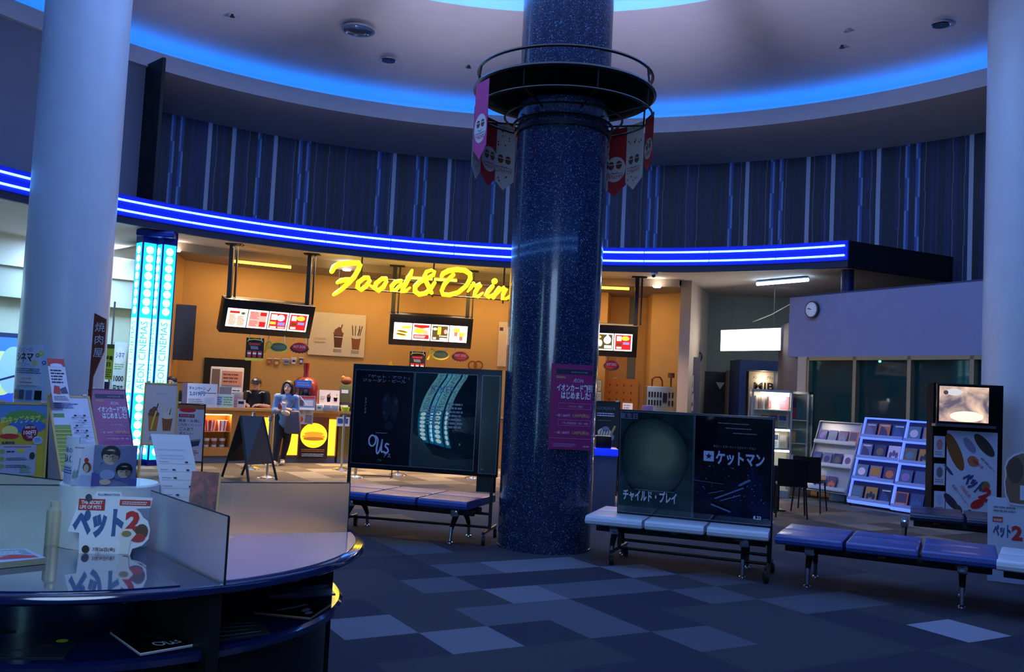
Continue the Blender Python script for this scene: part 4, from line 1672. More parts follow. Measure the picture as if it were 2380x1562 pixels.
def art_blue(a, x, y, w, h):
    a.rect(x, y, x + w, y + h, glossy('print_deep_blue', (7, 12, 24), (22, 40, 92), 1.6, dist=1.2, lo=.5, hi=.8))
    T1 = M('print_title_blue', (176, 196, 226), .3)
    ty = y + h * .565
    tx = x + w * .12
    # first letter is a square cut by a star
    q = w * .135
    a.rect(tx, ty, tx + q, ty + q * 1.0, T1)
    NB = M('print_star_navy', (16, 26, 60), .3)
    cx, cy = tx + q / 2, ty + q * .5
    st = []
    for k in range(10):
        r = q * (.34 if k % 2 == 0 else .14)
        th = PI / 2 + k * PI / 5
        st.append((cx + r * math.cos(th), cy + r * math.sin(th)))
    for k in range(5):
        i = 2 * k
        a.poly([st[i], st[(i + 1) % 10], (cx, cy), st[(i - 1) % 10]], NB)
    a.text('ケットマン', x + w * .28, ty - h * .01, h * .105, T1, w=w * .63, bold=.035, al='l')
    a.text('タロン・エガートン × エルトン・ジョン', x + w * .52, y + h * .705, h * .02, GREY, w=w * .55, bold=.02)
    for k in range(3):
        a.lines(x + w * (.3 + .1 * k), y + h * (.93 - .045 * k), x + w * (.7 + .06 * k), y + h * (.95 - .045 * k), 1, GREY, seed=k, ragged=.05)
    # scattered sparks
    rr = random.Random(9)
    SP = M('print_spark', (150, 170, 210), .3)
    for k in range(60):
        px_, py_ = rr.uniform(.05, .97), rr.uniform(.2, .54)
        s_ = rr.uniform(.002, .007)
        a.ell(x + w * px_, y + h * py_, w * s_, w * s_, SP, n=8)
    # plain pale streaks where the picture shows a figure at a piano
    ST = M('print_streak', (96, 116, 160), .3)
    for p0, p1, ww in (((.30, .22), (.66, .34), .02), (.30 and (.36, .20), (.62, .27), .014), ((.24, .16), (.50, .10), .02), ((.60, .36), (.74, .42), .03), ((.20, .26), (.40, .30), .008)):
        a.line([(x + w * p0[0], y + h * p0[1]), (x + w * p1[0], y + h * p1[1])], w * ww, ST)
    a.line([(x + w * .0, y + h * .38), (x + w * .4, y + h * .36)], .004, ST)
    a.text('8.23', x + w * .84, y + h * .055, h * .032, WHITE, bold=.03)
    a.lines(x + w * .92, y + h * .055, x + w * .99, y + h * .07, 1, GREY)


cb_c = aty(1611.7, 1085.6, 8.62)
_w, _h = 1.455, 1.01
film_board(cb_c, rad(-21.3), rad(-4), _w, _h, 'wide poster board standing in the pale bench, moss green and blue posters',
           [(.012, .725, .02, _h - .012, art_green), (.73, _w - .012, .02, _h - .012, art_blue)], (.30, .20, .12), feet=(.02, .985))

# ================================================================== MAGENTA POSTER ON THE COLUMN
MAG = M('poster_magenta', (150, 34, 100), .35, coat=.4)
NAVYP = M('poster_navy', (34, 26, 60), .4)
PALEP = M('poster_pale_text', (226, 206, 226), .5)
GOLDP = M('poster_gold_text', (230, 196, 110), .5)


def art_card(a, w, h, nx=1, full=True):
    a.rect(0, 0, w, h, MAG, nx=nx)
    a.rect(w * .11, h * .88, w * .97, h * .94, NAVYP, nx=nx)
    a.text('ワンデイフリーパス', w * .66, h * .90, h * .016, PALEP, w=w * .38, bold=.01)
    a.text('ÆON', w * .64, h * .79, h * .045, PALEP, w=w * .24)
    a.text('イオンカード割引', w * .56, h * .69, h * .065, WHITE, w=w * .84, bold=.03)
    a.text('はじめました!', w * .6, h * .60, h * .07, WHITE, w=w * .70, bold=.03)
    a.lines(w * .12, h * .83, w * .34, h * .86, 2, GOLDP, seed=3, ragged=.1)
    for y0, tx in ((.475, 'イオンカード割引'), (.28, 'イオン記念日(5日・20日・30日)')):
        for x0, y0_, x1, y1_ in ((.2, y0, .97, y0 + .004), (.2, y0 + .065, .97, y0 + .069), (.2, y0, .206, y0 + .069), (.96, y0, .97, y0 + .069)):
            a.rect(w * x0, h * y0_, w * x1, h * y1_, M('poster_line', (190, 130, 180), .5), nx=nx)
        a.text(tx, w * .6, h * (y0 + .02), h * .022, PALEP, w=w * (.32 if y0 > .4 else .62))
    for y0, tx in ((.385, '1,500円(税込)'), (.185, '1,000円(税込)')):
        a.text('一般 1,800円', w * .3, h * y0, h * .026, PALEP, w=w * .34)
        a.text(tx, w * .74, h * y0, h * .034, GOLDP, w=w * .40)
    a.rect(0, h * .13, w, h * .134, M('poster_line', (190, 130, 180), .5), nx=nx)
    a.lines(w * .1, h * .03, w * .7, h * .075, 3, M('poster_line', (190, 130, 180), .5), seed=8)
    a.text('AEON', w * .88, h * .035, h * .02, PALEP)


w, h = .42, .84
a = MB()
a.box((w / 2, h / 2, -.005), (w, h, .01), MAG)
art_card(a, w, h)
a.xf(frame(V((.617, 9.008, 1.452)), rad(6), rad(1), w, h)).build('column_poster', label='magenta card discount poster fixed to the granite column', category='poster', recalc=False)

# ================================================================== SANDWICH BOARDS ON THE LEFT
AFR = M('board_gold_frame', (206, 168, 96), .4)


def a_board(c, yaw, lean, w, h, label, art, frame_m, border=.025, name='sandwich_board', back=True):
    T = frame(c, yaw, lean, w, h)
    foot = T @ V((w / 2, 0, 0))
    t = thing(name, label, 'sandwich board', V((foot.x, foot.y, 0)))
    m = MB()
    b = border
    for x0, y0, x1, y1 in ((0, 0, b, h), (w - b, 0, w, h), (b, h - b, w - b, h), (b, 0, w - b, b)):
        m.box(((x0 + x1) / 2, (y0 + y1) / 2, -.008), (x1 - x0, y1 - y0, .032), frame_m)
    fr_ = m.xf(T).build('frame', t)
    a = MB()
    a.box((w / 2, h / 2, -.012), (w - 2 * b, h - 2 * b, .012), M('board_back', (60, 60, 64), .6))
    a.lv = 2
    art(a, b, b, w - 2 * b, h - 2 * b)
    a.xf(T).build('poster', t, recalc=False)
    # legs down to the floor in the plane of the board, hinged back frame
    un = T.to_3x3() @ V((0, 0, 1))
    uy = T.to_3x3() @ V((0, 1, 0))
    for fx in (.02, .98):
        p = T @ V((w * fx, .01, -.01))
        k = p.z / max(uy.z, .2)
        q = p - uy * k
        m = MB()
        m.tube([p, V((q.x, q.y, 0.0))], .014, frame_m, n=8)
        m.build('leg', t)
    if back:
        for fx in (.04, .96):
            p = T @ V((w * fx, h * .94, -.03))
            g = T @ V((w * fx, 0, 0)) - V((un.x, un.y, 0)).normalized() * .42
            m = MB()
            m.tube([p, V((g.x, g.y, 0))], .014, BLACKM, n=8)
            m.build('leg', t)
    for fx in (.1, .88):
        m = MB()
        m.box((w * fx, h + .008, -.005), (.05, .03, .04), M('clip_pale', (200, 190, 170), .4))
        m.xf(T).build('clip', fr_)
    return t, T


def art_yellow(a, x, y, w, h):
    a.rect(x, y, x + w, y + h, M('board_mustard', (196, 176, 50), .3, coat=.5))
    a.poly([(x, y + h), (x + w, y + h), (x + w, y + h * .8), (x + w * .75, y + h * .86), (x + w * .4, y + h * .86), (x, y + h * .72)], M('print_sky_blue', (96, 140, 190), .4))
    a.ell(x + w * .55, y + h * .83, w * .42, h * .09, GREENP)
    a.ell(x + w * .6, y + h * .7, w * .4, h * .1, M('print_stripe_blue', (70, 110, 180), .4))
    a.poly([(x, y + h * .74), (x + w * .1, y + h * .78), (x + w * .1, y + h * .6), (x, y + h * .58)], M('print_orange', (232, 170, 50), .4))
    a.text('SDキッズクラブ', x + w * .46, y + h * .755, h * .075, M('print_lime', (210, 220, 70), .4), w=w * .84, bold=.04, rot=3)
    # plain round yellow badge in place of the cartoon head
    a.ell(x + w * .24, y + h * .63, w * .17, h * .075, M('print_cream_yellow', (232, 222, 120), .4))
    a.ell(x + w * .24, y + h * .56, w * .2, h * .035, REDP)
    DR = M('print_dark_red', (140, 24, 36), .4)
    a.ell(x + w * .66, y + h * .61, w * .17, h * .115, DR)
    a.text('会員証提示', x + w * .66, y + h * .67, h * .028, WHITE, w=w * .22, bold=.02)
    a.text('100円', x + w * .66, y + h * .585, h * .055, WHITE, w=w * .26, bold=.03)
    a.text('割引', x + w * .66, y + h * .535, h * .03, WHITE, bold=.02)
    a.ell(x + w * .84, y + h * .505, w * .11, h * .06, M('print_pale_blue', (170, 186, 210), .4))
    a.lines(x + w * .78, y + h * .475, x + w * .9, y + h * .535, 4, BLUEP, seed=1, ragged=.1)
    a.rect(x + w * .04, y + h * .02, x + w * .82, y + h * .44, M('print_lilac_white', (170, 174, 192), .4))
    a.text('会員特典', x + w * .22, y + h * .455, h * .03, M('print_navy', (40, 44, 90), .4), bold=.03)
    a.lines(x + w * .14, y + h * .40, x + w * .76, y + h * .425, 1, REDP, seed=2)
    a.rect(x + w * .42, y + h * .34, x + w * .58, y + h * .385, M('print_olive_yellow', (200, 196, 60), .4))
    for k in range(3):
        yy = y + h * (.35 - .10 * k)
        a.ell(x + w * .11, yy, w * .055, h * .03, M('print_olive', (150, 160, 80), .4))
        a.lines(x + w * .2, yy - h * .025, x + w * .4 + w * .25 * (k > 0), yy + h * .02, 1 + (k > 0), M('print_navy', (40, 44, 90), .4), seed=k + 4)
    a.lines(x + w * .5, y + h * .05, x + w * .76, y + h * .16, 4, GREENP, seed=11)
    a.ell(x + w * .74, y + h * .29, w * .06, h * .05, M('print_dark_green', (40, 60, 50), .4))


a_board(aty(50, 1024, 10.35), rad(38), rad(4), .53, .86, 'yellow and green sandwich board, leftmost of the boards', art_yellow, AFR)


def art_schedule(a, x, y, w, h):
    a.rect(x, y, x + w, y + h, M('print_grey_lilac', (176, 182, 204), .12, coat=.8))
    a.rect(x, y + h * .1, x + w * .42, y + h * .66, M('print_meadow', (126, 150, 60), .4))
    a.rect(x + w * .02, y + h * .75, x + w * .3, y + h * .80, GREENP)
    for k in range(11):
        a.rect(x, y + h * (.14 + .045 * k), x + w * .42, y + h * (.148 + .045 * k), YELP)
    a.lines(x + w * .08, y + h * .86, x + w * .75, y + h * .93, 3, BLUEP, seed=5)
    for k in range(11):
        yy = y + h * (.12 + .062 * k)
        a.rect(x + w * .46, yy, x + w * .95, yy + h * .004, GREY)
        for q, xx in enumerate((.52, .76)):
            if (k + q) % 3:
                a.rect(x + w * xx, yy + h * .012, x + w * (xx + .07), yy + h * .032, INK)
        a.lines(x + w * .62, yy + h * .012, x + w * .74, yy + h * .03, 1, GREY, seed=k)


a_board(aty(176, 1018, 10.85), rad(49), rad(30), .50, 1.12, 'gold framed sandwich board with a green and grey timetable sheet', art_schedule, AFR)


def art_mag_stand(a, x, y, w, h):
    a.map  # artwork of the card poster scaled on to the board
    b = MB()
    art_card(b, w, h)
    for f in b.bm.faces:
        vs = [v.co + V((x, y, .004)) for v in f.verts]
        a.faces(vs, [tuple(range(len(vs)))], b.mats[f.material_index])
    b.bm.free()


a_board(aty(261, 989, 11.5), rad(50), rad(24.5), .47, .98, 'magenta card discount sandwich board in front of the left white column', art_mag_stand, M('frame_dark_purple', (40, 20, 50), .4), border=.012)


def art_cups(a, x, y, w, h):
    a.rect(x, y, x + w, y + h, M('poster_cream_grey', (206, 196, 190), .45))
    a.text('GODIVA', x + w * .5, y + h * .83, h * .03, M('poster_gold', (180, 156, 110), .5), w=w * .34)
    cup(a, x + w * .3, y + h * .22, w * .34, h * .44, M('cocoa', (120, 74, 48), .5), M('caramel_gold', (176, 120, 40), .4))
    cup(a, x + w * .74, y + h * .23, w * .34, h * .36, M('cream_white', (228, 214, 190), .5), M('caramel', (140, 84, 40), .5))
    a.line([(x + w * .24, y + h * .24), (x + w * .3, y + h * .4), (x + w * .38, y + h * .56)], w * .05, M('foil_gold', (236, 200, 90), .3))
    for q in (-.1, 0, .08):
        a.line([(x + w * (.74 + q), y + h * .46), (x + w * (.78 + q * 1.3), y + h * .66)], w * .03, M('cream_white', (228, 214, 190), .5))
    a.lines(x + w * .2, y + h * .07, x + w * .8, y + h * .13, 2, GREY)


a_board(aty(372, 963, 13.3), rad(24), 0, .47, .905, 'gold framed board with two iced drinks, right of the cyan light pillar', art_cups, M('frame_yellow_gold', (226, 176, 60), .35), border=.02)


def art_notice(a, x, y, w, h):
    a.rect(x, y, x + w, y + h, M('notice_grey', (188, 192, 204), .45))
    a.rect(x, y + h * .92, x + w, y + h, M('notice_wood', (150, 90, 60), .5))
    a.ell(x + w * .4, y + h * .9, w * .3, h * .04, REDP)
    a.rect(x + w * .1, y + h * .77, x + w * .66, y + h * .83, M('print_wine', (140, 40, 60), .4))
    a.text('メニューカード', x + w * .38, y + h * .785, h * .03, WHITE, w=w * .46)
    a.text('簡単・お得に', x + w * .5, y + h * .69, h * .045, INK, w=w * .8)
    a.text('ご利用ください!', x + w * .5, y + h * .62, h * .04, BLUEP, w=w * .85)
    a.text('ご入会で', x + w * .4, y + h * .54, h * .05, INK, w=w * .5)
    a.text('ポイント!', x + w * .4, y + h * .46, h * .05, INK, w=w * .5)
    a.poly([(x + w * .2, y + h * .22), (x + w * .86, y + h * .28), (x + w * .92, y + h * .4), (x + w * .28, y + h * .35)], M('print_navy', (40, 44, 90), .4))
    a.poly([(x + w * .26, y + h * .32), (x + w * .9, y + h * .37), (x + w * .92, y + h * .4), (x + w * .28, y + h * .35)], GREY)
    a.lines(x + w * .3, y + h * .1, x + w * .9, y + h * .2, 3, REDP, seed=6)


a_board(aty(440, 1006, 14.6), rad(2), rad(-3), .47, .93, 'black framed grey notice board beside the snack bar counter', art_notice, BLACKM, border=.016, back=False)

# black A-frame menu board on the floor in front of the counter
t = thing('chalkboard', 'black A-frame chalkboard standing open before the snack bar counter', 'sandwich board', atz(580, 1116))
apex = aty(560, 967, 14.35)
apr = aty(611, 969, 14.45)
f0, f1 = atz(578, 1122), atz(643, 1116)
g0, g1 = atz(516, 1108), atz(562, 1104)
CB = M('chalkboard_face', (15, 19, 30), .5)
for k, (a0, a1, tops) in enumerate(((f0, f1, (apex, apr)), (g0, g1, (apex, apr)))):
    l0, l1 = tops[0].lerp(a0, .74), tops[1].lerp(a1, .74)
    m = MB()
    nn = (l0 - tops[0]).cross(tops[1] - tops[0]).normalized() * .015
    m.hexa([l0, l1, tops[1], tops[0]], nn, CB if k == 0 else BLACKM)
    m.build('panel', t)
    for p, q in ((tops[0], a0), (tops[1], a1)):
        m = MB()
        m.tube([p, V((q.x, q.y, .0))], .02, BLACKM, n=8)
        m.build('leg', t)
m = MB()
rr = random.Random(2)
for k in range(16):
    s = .08 + .056 * k
    p, q = apex.lerp(f0, .74 * s), apr.lerp(f1, .74 * s)
    x0, x1 = .12 + rr.random() * .1, .4 + rr.random() * .5
    off = V((0, -.02, .006))
    m.tube([p.lerp(q, x0) + off, p.lerp(q, x1) + off], .003, M('chalk', (120, 130, 150), .8), n=4)
m.build('chalk_writing', t)

# ================================================================== ROUND LEAFLET TABLE IN THE FOREGROUND
TC = V((-1.788, 4.158, 0))
TZ, TRAD, SZ, SRAD = .85, 1.158, .60, 1.07
TNAVY = M('table_navy_lacquer', (13, 25, 70), .12, coat=1.0, spec=.7)
TBLACK = M('table_black', (7, 8, 12), .45)
TDRUM = M('table_drum_blue', (22, 44, 104), .3, coat=.3)
FROST = M('frosted_sheet', (136, 130, 172), .14, spec=1.0)
GLASSP = M('clear_plate', (30, 48, 96), .04, spec=1.0, coat=1.0)
tb = thing('leaflet_table', 'large round navy leaflet table with frosted dividers in the foreground', 'table', TC)
m = MB()
m.lathe(TC, [(.02, TZ), (1.135, TZ), (1.15, TZ - .003), (TRAD, TZ - .014), (TRAD, TZ - .028), (TRAD - .015, TZ - .038), (.02, TZ - .038)], TNAVY, n=128)
m.build('tabletop', tb)
m = MB()
m.lathe(TC, [(.02, SZ), (SRAD - .015, SZ), (SRAD, SZ - .012), (SRAD, SZ - .035), (SRAD - .012, SZ - .045), (.02, SZ - .045)], TNAVY, n=128)
m.build('shelf', tb)
m = MB()
m.lathe(TC, [(.50, 0), (.50, TZ - .037)], TDRUM, n=72)
m.build('drum', tb)
m = MB()
m.lathe(TC, [(1.0, 0), (1.0, SZ - .04)], TBLACK, n=72)
m.build('base', tb)
CYC = atz(247, 1261, TZ)
CYC.z = 0
angs = [math.degrees(math.atan2(p.y - CYC.y, p.x - CYC.x)) for p in (atz(513, 1358, TZ), atz(806, 1292, TZ))]
div = []


def rim_hit(th):
    """distance from the cylinder axis to the table rim inset along th"""
    d = V((math.cos(th), math.sin(th), 0))
    o = CYC - TC
    b = o.x * d.x + o.y * d.y
    k = o.x ** 2 + o.y ** 2 - 1.135 ** 2
    return -b + math.sqrt(b * b - k)


DIVM = bpy.data.materials.new('frosted_acrylic')
DIVM.use_nodes = True
_b = DIVM.node_tree.nodes['Principled BSDF']
_b.inputs['Base Color'].default_value = (*lin((232, 236, 234)), 1)
_b.inputs['Roughness'].default_value = .42
_b.inputs['Transmission Weight'].default_value = .95
_b.inputs['IOR'].default_value = 1.2
EDGE = M('acrylic_edge', (20, 40, 44), .2)
ends = [(V((-1.50, 3.915, 0)), V((-.985, 3.312, 0))), (V((-1.555, 4.235, 0)), V((-.771, 4.576, 0)))]
for deg in (158.0, 200.0):
    th = rad(deg)
    d = V((math.cos(th), math.sin(th), 0))
    ends.append((CYC + d * .20, CYC + d * rim_hit(th)))
for p0, p1 in ends:
    d = (p1 - p0).normalized()
    th = math.atan2(d.y, d.x)
    nrm = V((-d.y, d.x, 0)) * .006
    zt = 1.095
    m = MB()
    m.hexa([V((p0.x, p0.y, TZ)) - nrm / 2, V((p1.x, p1.y, TZ)) - nrm / 2, V((p1.x, p1.y, zt)) - nrm / 2, V((p0.x, p0.y, zt)) - nrm / 2], nrm, DIVM)
    dv = m.build('divider', tb)
    m = MB()
    e = d * .004
    m.hexa([V((p1.x, p1.y, TZ)) - nrm * .6, V((p1.x, p1.y, TZ)) + nrm * .6, V((p1.x, p1.y, zt)) + nrm * .6, V((p1.x, p1.y, zt)) - nrm * .6], e, EDGE)
    m.tube([V((p0.x, p0.y, zt)), V((p1.x, p1.y, zt))], .0028, EDGE, n=6)
    m.build('divider_edge', dv)
    # black fin below the top, carrying the shelf
    q1 = p1 - d * .06
    q0 = TC + (q1 - TC).normalized() * .5
    m = MB()
    nn = nrm.normalized() * .045
    m.hexa([V((q0.x, q0.y, 0)) - nn / 2, V((q1.x, q1.y, 0)) - nn / 2, V((q1.x, q1.y, TZ - .037)) - nn / 2, V((q0.x, q0.y, TZ - .037)) - nn / 2], nn, TBLACK)
    m.build('fin', tb)


def sector_plate(d0, d1, mat, r_in, inset, z, name):
    m = MB()
    n = 24
    pin, pout = [], []
    for i in range(n + 1):
        th = rad(d0 + (d1 - d0) * i / n)
        d = V((math.cos(th), math.sin(th), 0))
        pin.append(CYC + d * r_in)
        pout.append(CYC + d * (rim_hit(th) - inset))
    pts = [V((p.x, p.y, z)) for p in pout] + [V((p.x, p.y, z)) for p in reversed(pin)]
    m.prism(pts, (0, 0, .004), mat)
    return m.build(name, tb)




def arc_plate(d0, d1, inner, mat, z, name):
    pts = []
    for i in range(25):
        th = rad(d0 + (d1 - d0) * i / 24)
        pts.append(V((TC.x + 1.115 * math.cos(th), TC.y + 1.115 * math.sin(th), z)))
    m = MB()
    m.prism(pts + [V((x, y, z)) for x, y in inner], (0, 0, .004), mat)
    m.build(name, tb)


arc_plate(-45.6, 21.6, [(-1.53, 4.22), (-1.51, 4.05), (-1.475, 3.93)], FROST, TZ + .001, 'plate')
arc_plate(-53.5, -150, [(-1.98, 3.93), (-1.80, 3.78), (-1.62, 3.83)], GLASSP, TZ + .001, 'plate')

# white cylinder in the middle
CYM = M('cylinder_white', (214, 216, 214), .35)
m = MB()
m.lathe(CYC, [(.001, 1.112), (.193, 1.112), (.20, 1.105), (.20, TZ + .001)], CYM, n=64)
m.build('center_cylinder', tb)


def acrylic(name='clear_acrylic'):
    if name in _M:
        return _M[name]
    m = bpy.data.materials.new(name)
    m.use_nodes = True
    b = m.node_tree.nodes['Principled BSDF']
    b.inputs['Base Color'].default_value = (.9, .95, 1, 1)
    b.inputs['Roughness'].default_value = .05
    b.inputs['Transmission Weight'].default_value = 1
    b.inputs['IOR'].default_value = 1.1
    _M[name] = m
    return m


# three film leaflets curved round the top of the cylinder, each with its holder
def curved_leaflet(d0, d1, r, z0, z1, art, label, name='film_leaflet', cat='leaflet', center=CYC, thick=.003):
    w, h = math.radians(d1 - d0) * r, z1 - z0
    a = MB()
    for i in range(12):
        x0, x1 = w * i / 12, w * (i + 1) / 12
        a.faces([V((x0, 0, -thick)), V((x1, 0, -thick)), V((x1, h, -thick)), V((x0, h, -thick)), V((x0, 0, 0)), V((x1, 0, 0)), V((x1, h, 0)), V((x0, h, 0))],
                [(0, 3, 2, 1), (4, 5, 6, 7), (2, 3, 7, 6), (0, 1, 5, 4)], PAPER)
    art(a, w, h)

    def f(p):
        th = rad(d0) + p.x / r
        q = r + p.z
        return V((center.x + q * math.cos(th), center.y + q * math.sin(th), z0 + p.y))
    a.map(f)
    return a.build(name, label=label, category=cat, group='film leaflets on the round table', recalc=False)


LIL = M('print_lilac', (176, 180, 214), .4)
HAIR = M('print_hair_black', (24, 24, 32), .4)
VIOL = M('print_violet', (96, 96, 168), .4)
TEALP = M('print_teal', (120, 156, 160), .4)


def art_l1(a, w, h):
    a.rect(0, 0, w, h, M('print_ice_white', (206, 216, 236), .35), nx=8)
    a.text('緑の', w * .4, h * .66, h * .10, INK, w=w * .6)
    a.text('名人くん', w * .48, h * .46, h * .13, INK, w=w * .9, bold=.02)
    a.rect(0, 0, w, h * .38, LIL, nx=8)
    a.lines(w * .05, h * .2, w * .9, h * .36, 3, BLUEP, seed=3)


def art_l2(a, w, h):
    a.rect(0, 0, w, h, M('print_pale_rose', (214, 206, 226), .35), nx=8)
    a.lines(w * .1, h * .88, w * .6, h * .94, 1, GREY)
    a.ell(w * .72, h * .62, w * .10, h * .06, REDP)
    a.line([(w * .32, h * .2), (w * .4, h * .5), (w * .42, h * .66)], .006, TEALP)
    for k in range(6):
        a.line([(w * (.08 + .05 * k), h * .16), (w * (.1 + .05 * k), h * (.32 + .03 * (k % 3)))], .004, TEALP)
    a.ell(w * .78, h * .46, w * .18, h * .12, BROWNP)
    a.ell(w * .76, h * .43, w * .11, h * .10, SKINP)
    a.poly([(0, 0), (w, 0), (w, h * .26), (w * .6, h * .28), (w * .2, h * .12)], LIL)


def art_l3(a, w, h):
    a.rect(0, 0, w, h, M('print_slate_violet', (120, 126, 160), .35), nx=8)
    # generic heads, no likeness
    SH = M('print_shadow_skin', (150, 118, 104), .5)

    def head(cx, cy, rx, ry):
        a.ell(cx, cy + ry * .35, rx * 1.28, ry * 1.12, HAIR, n=32)
        a.ell(cx, cy, rx, ry, SKINP, n=32)
        a.ell(cx + rx * .55, cy - ry * .05, rx * .42, ry * .75, SH)
        a.poly([(cx - rx * 1.15, cy + ry * .1), (cx - rx * .7, cy + ry * .35), (cx - rx * .2, cy + ry * .22), (cx + rx * .3, cy + ry * .38), (cx + rx * 1.1, cy + ry * .1), (cx + rx * 1.05, cy + ry * .9), (cx, cy + ry * 1.3), (cx - rx * 1.05, cy + ry * .9)], HAIR)
        a.line([(cx - rx * .05, cy + ry * .1), (cx - rx * .16, cy - ry * .28), (cx, cy - ry * .3)], rx * .06, SH)
        a.rect(cx - rx * .22, cy - ry * .56, cx + rx * .2, cy - ry * .50, M('print_lip', (150, 90, 86), .5))
        for q in (-.45, .3):
            a.ell(cx + rx * q, cy + ry * .06, rx * .16, ry * .06, HAIR, n=12)
    a.poly([(w * .02, h * .3), (w * .8, h * .3), (w * .62, h * .58), (w * .2, h * .58)], M('print_violet_night', (52, 52, 104), .4))
    head(w * .38, h * .72, w * .17, h * .19)
    head(w * .70, h * .36, w * .15, h * .15)
    a.poly([(0, 0), (w, 0), (w, h * .2), (w * .5, h * .2), (0, h * .34)], VIOL)
    a.ell(w * .34, h * .30, w * .16, h * .12, M('print_pale_violet', (150, 156, 200), .4))
    a.ell(w * .3, h * .12, w * .12, h * .07, SKINP)


curved_leaflet(-150, -112, .185, 1.114, 1.31, art_l1, 'white lettered leaflet curved round the top of the table cylinder')
curved_leaflet(-116, -88, .20, 1.114, 1.285, art_l2, 'pale leaflet with grass picture curved on the middle of the cylinder')
curved_leaflet(-88, -38, .195, 1.114, 1.285, art_l3, 'leaflet with two dark haired faces curved on the right of the cylinder')
m = MB()
m.lathe(CYC, [(.215, 1.113), (.215, 1.28), (.218, 1.28), (.218, 1.113)], acrylic(), n=40, a0=-100, a1=-36, closed=True)
m.build('leaflet_holder', label='clear curved leaflet holder on top of the table cylinder', category='holder')

# die-cut picture stand in front of the cylinder
SP_ = atz(250, 1289, TZ)
sy = lookyaw((0, 0), (1, .12))


def art_stand(a, w, h):
    W_ = WHITE
    out = [(.16, 0), (.78, 0), (.80, .10), (.92, .16), (.99, .26), (1.0, .42), (.96, .55), (.90, .60), (.86, .68), (.80, .74), (.98, .76), (1.0, .92), (.62, .93), (.60, 1.0), (.30, 1.0), (.26, .90), (.12, .90), (.08, .74), (.07, .68), (0, .36), (.14, .34)]
    a.prism([V((w * x, h * y, -.006)) for x, y in out], (0, 0, .006), W_)
    SB = M('stand_steel_blue', (62, 100, 150), .35)
    a.text('ペット', w * .36, h * .34, h * .34, SB, w=w * .62, bold=.07)
    a.text('2', w * .78, h * .40, h * .30, REDP, w=w * .19, bold=.06)
    a.rect(w * .10, h * .70, w * .42, h * .88, M('stand_red', (178, 52, 48), .4))
    a.text('THE SECRET', w * .26, h * .80, h * .055, W_, w=w * .26, bold=.03)
    a.text('LIFE OF PETS', w * .25, h * .725, h * .055, W_, w=w * .26, bold=.03)
    a.rect(w * .60, h * .79, w * .98, h * .88, M('stand_red', (178, 52, 48), .4))
    a.lines(w * .63, h * .80, w * .94, h * .86, 2, W_, seed=2, ragged=.05)
    a.text('ILLUMINATION', w * .46, h * .94, h * .035, SB, w=w * .26, bold=.02)
    # plain brown and white patches where cartoon animals are printed
    a.ell(w * .90, h * .38, w * .08, h * .12, M('stand_brown', (92, 66, 44), .4))
    a.ell(w * .86, h * .28, w * .09, h * .07, M('stand_red', (178, 52, 48), .4))
    a.poly([(w * .64, h * .02), (w * .76, h * .02), (w * .78, h * .24), (w * .84, h * .34), (w * .78, h * .42), (w * .66, h * .42), (w * .62, h * .30), (w * .66, h * .2)], M('stand_cream', (226, 224, 214), .4))
    a.ell(w * .72, h * .34, w * .06, h * .05, M('stand_tan', (150, 130, 80), .4))
    a.ell(w * .24, h * .09, w * .045, h * .06, M('stand_dark', (50, 40, 40), .4))
    a.text('7月26日(金)', w * .46, h * .065, h * .05, BROWNP, w=w * .27, bold=.02)
    a.text('全国ロードショー', w * .46, h * .025, h * .02, GREY, w=w * .2)
    a.ell(w * .22, h * .9, w * .04, h * .06, M('stand_dark_blue', (60, 64, 90), .4))


w_, h_ = .315, .252
T = frame(SP_ + V((0, 0, h_ / 2)), rad(10), rad(5), w_, h_)
t = thing('picture_stand', 'white die cut film title stand leaning on the table cylinder', 'stand', SP_)
a = MB()
art_stand(a, w_, h_)
a.xf(T).build('card', t)
m = MB()
m.box((w_ * .6, h_ * .25, -.05), (.1, h_ * .5, .09), M('stand_foot', (120, 130, 150), .4)).xf(T)
m.build('foot', t)

# timetable sheet in an acrylic stand, small leaflets, dark red booklet
b0, b1 = cyl(362, 1225, .62, CYC), atz(440, 1215, TZ)
bp = atz(412, 1259, TZ)
t = thing('timetable_stand', 'curling white timetable sheet in a clear stand on the round table', 'leaflet', bp)
a = MB()
w_, h_ = .165, .53
n = 12
a.lv = 0
for i in range(n):
    y0, y1 = h_ * i / n, h_ * (i + 1) / n
    a.faces([V((0, y0, 0)), V((w_, y0, 0)), V((w_, y1, 0)), V((0, y1, 0)), V((0, y0, -.001)), V((w_, y0, -.001)), V((w_, y1, -.001)), V((0, y1, -.001))],
            [(0, 1, 2, 3), (7, 6, 5, 4), (0, 4, 5, 1), (3, 2, 6, 7), (1, 5, 6, 2), (0, 3, 7, 4)], M('sheet_lilac_white', (206, 204, 216), .5))
a.rect(w_ * .1, h_ * .82, w_ * .8, h_ * .83, LIL)
a.lines(w_ * .1, h_ * .72, w_ * .78, h_ * .78, 2, LIL, seed=1)
for k in range(8):
    yy = h_ * (.68 - .075 * k)
    a.rect(w_ * .06, yy, w_ * .92, yy + .001, GREY)
    for xx in (.38, .74):
        if (k + int(xx * 10)) % 3:
            a.rect(w_ * xx, yy + .006, w_ * (xx + .08), yy + .014, INK)
    a.lines(w_ * .08, yy + .008, w_ * .34, yy + .014, 1, GREY, seed=k)
T = frame(bp, rad(14), 0, 0, 0)


def curl(p):
    s = p.y / h_
    x = p.x - w_ / 2 + .03 - .105 * s ** 1.4
    z = p.y * (1 - .12 * s * s)
    y = -.01 + .02 * s + .10 * s ** 3
    return T @ V((x, z, -y + p.z))


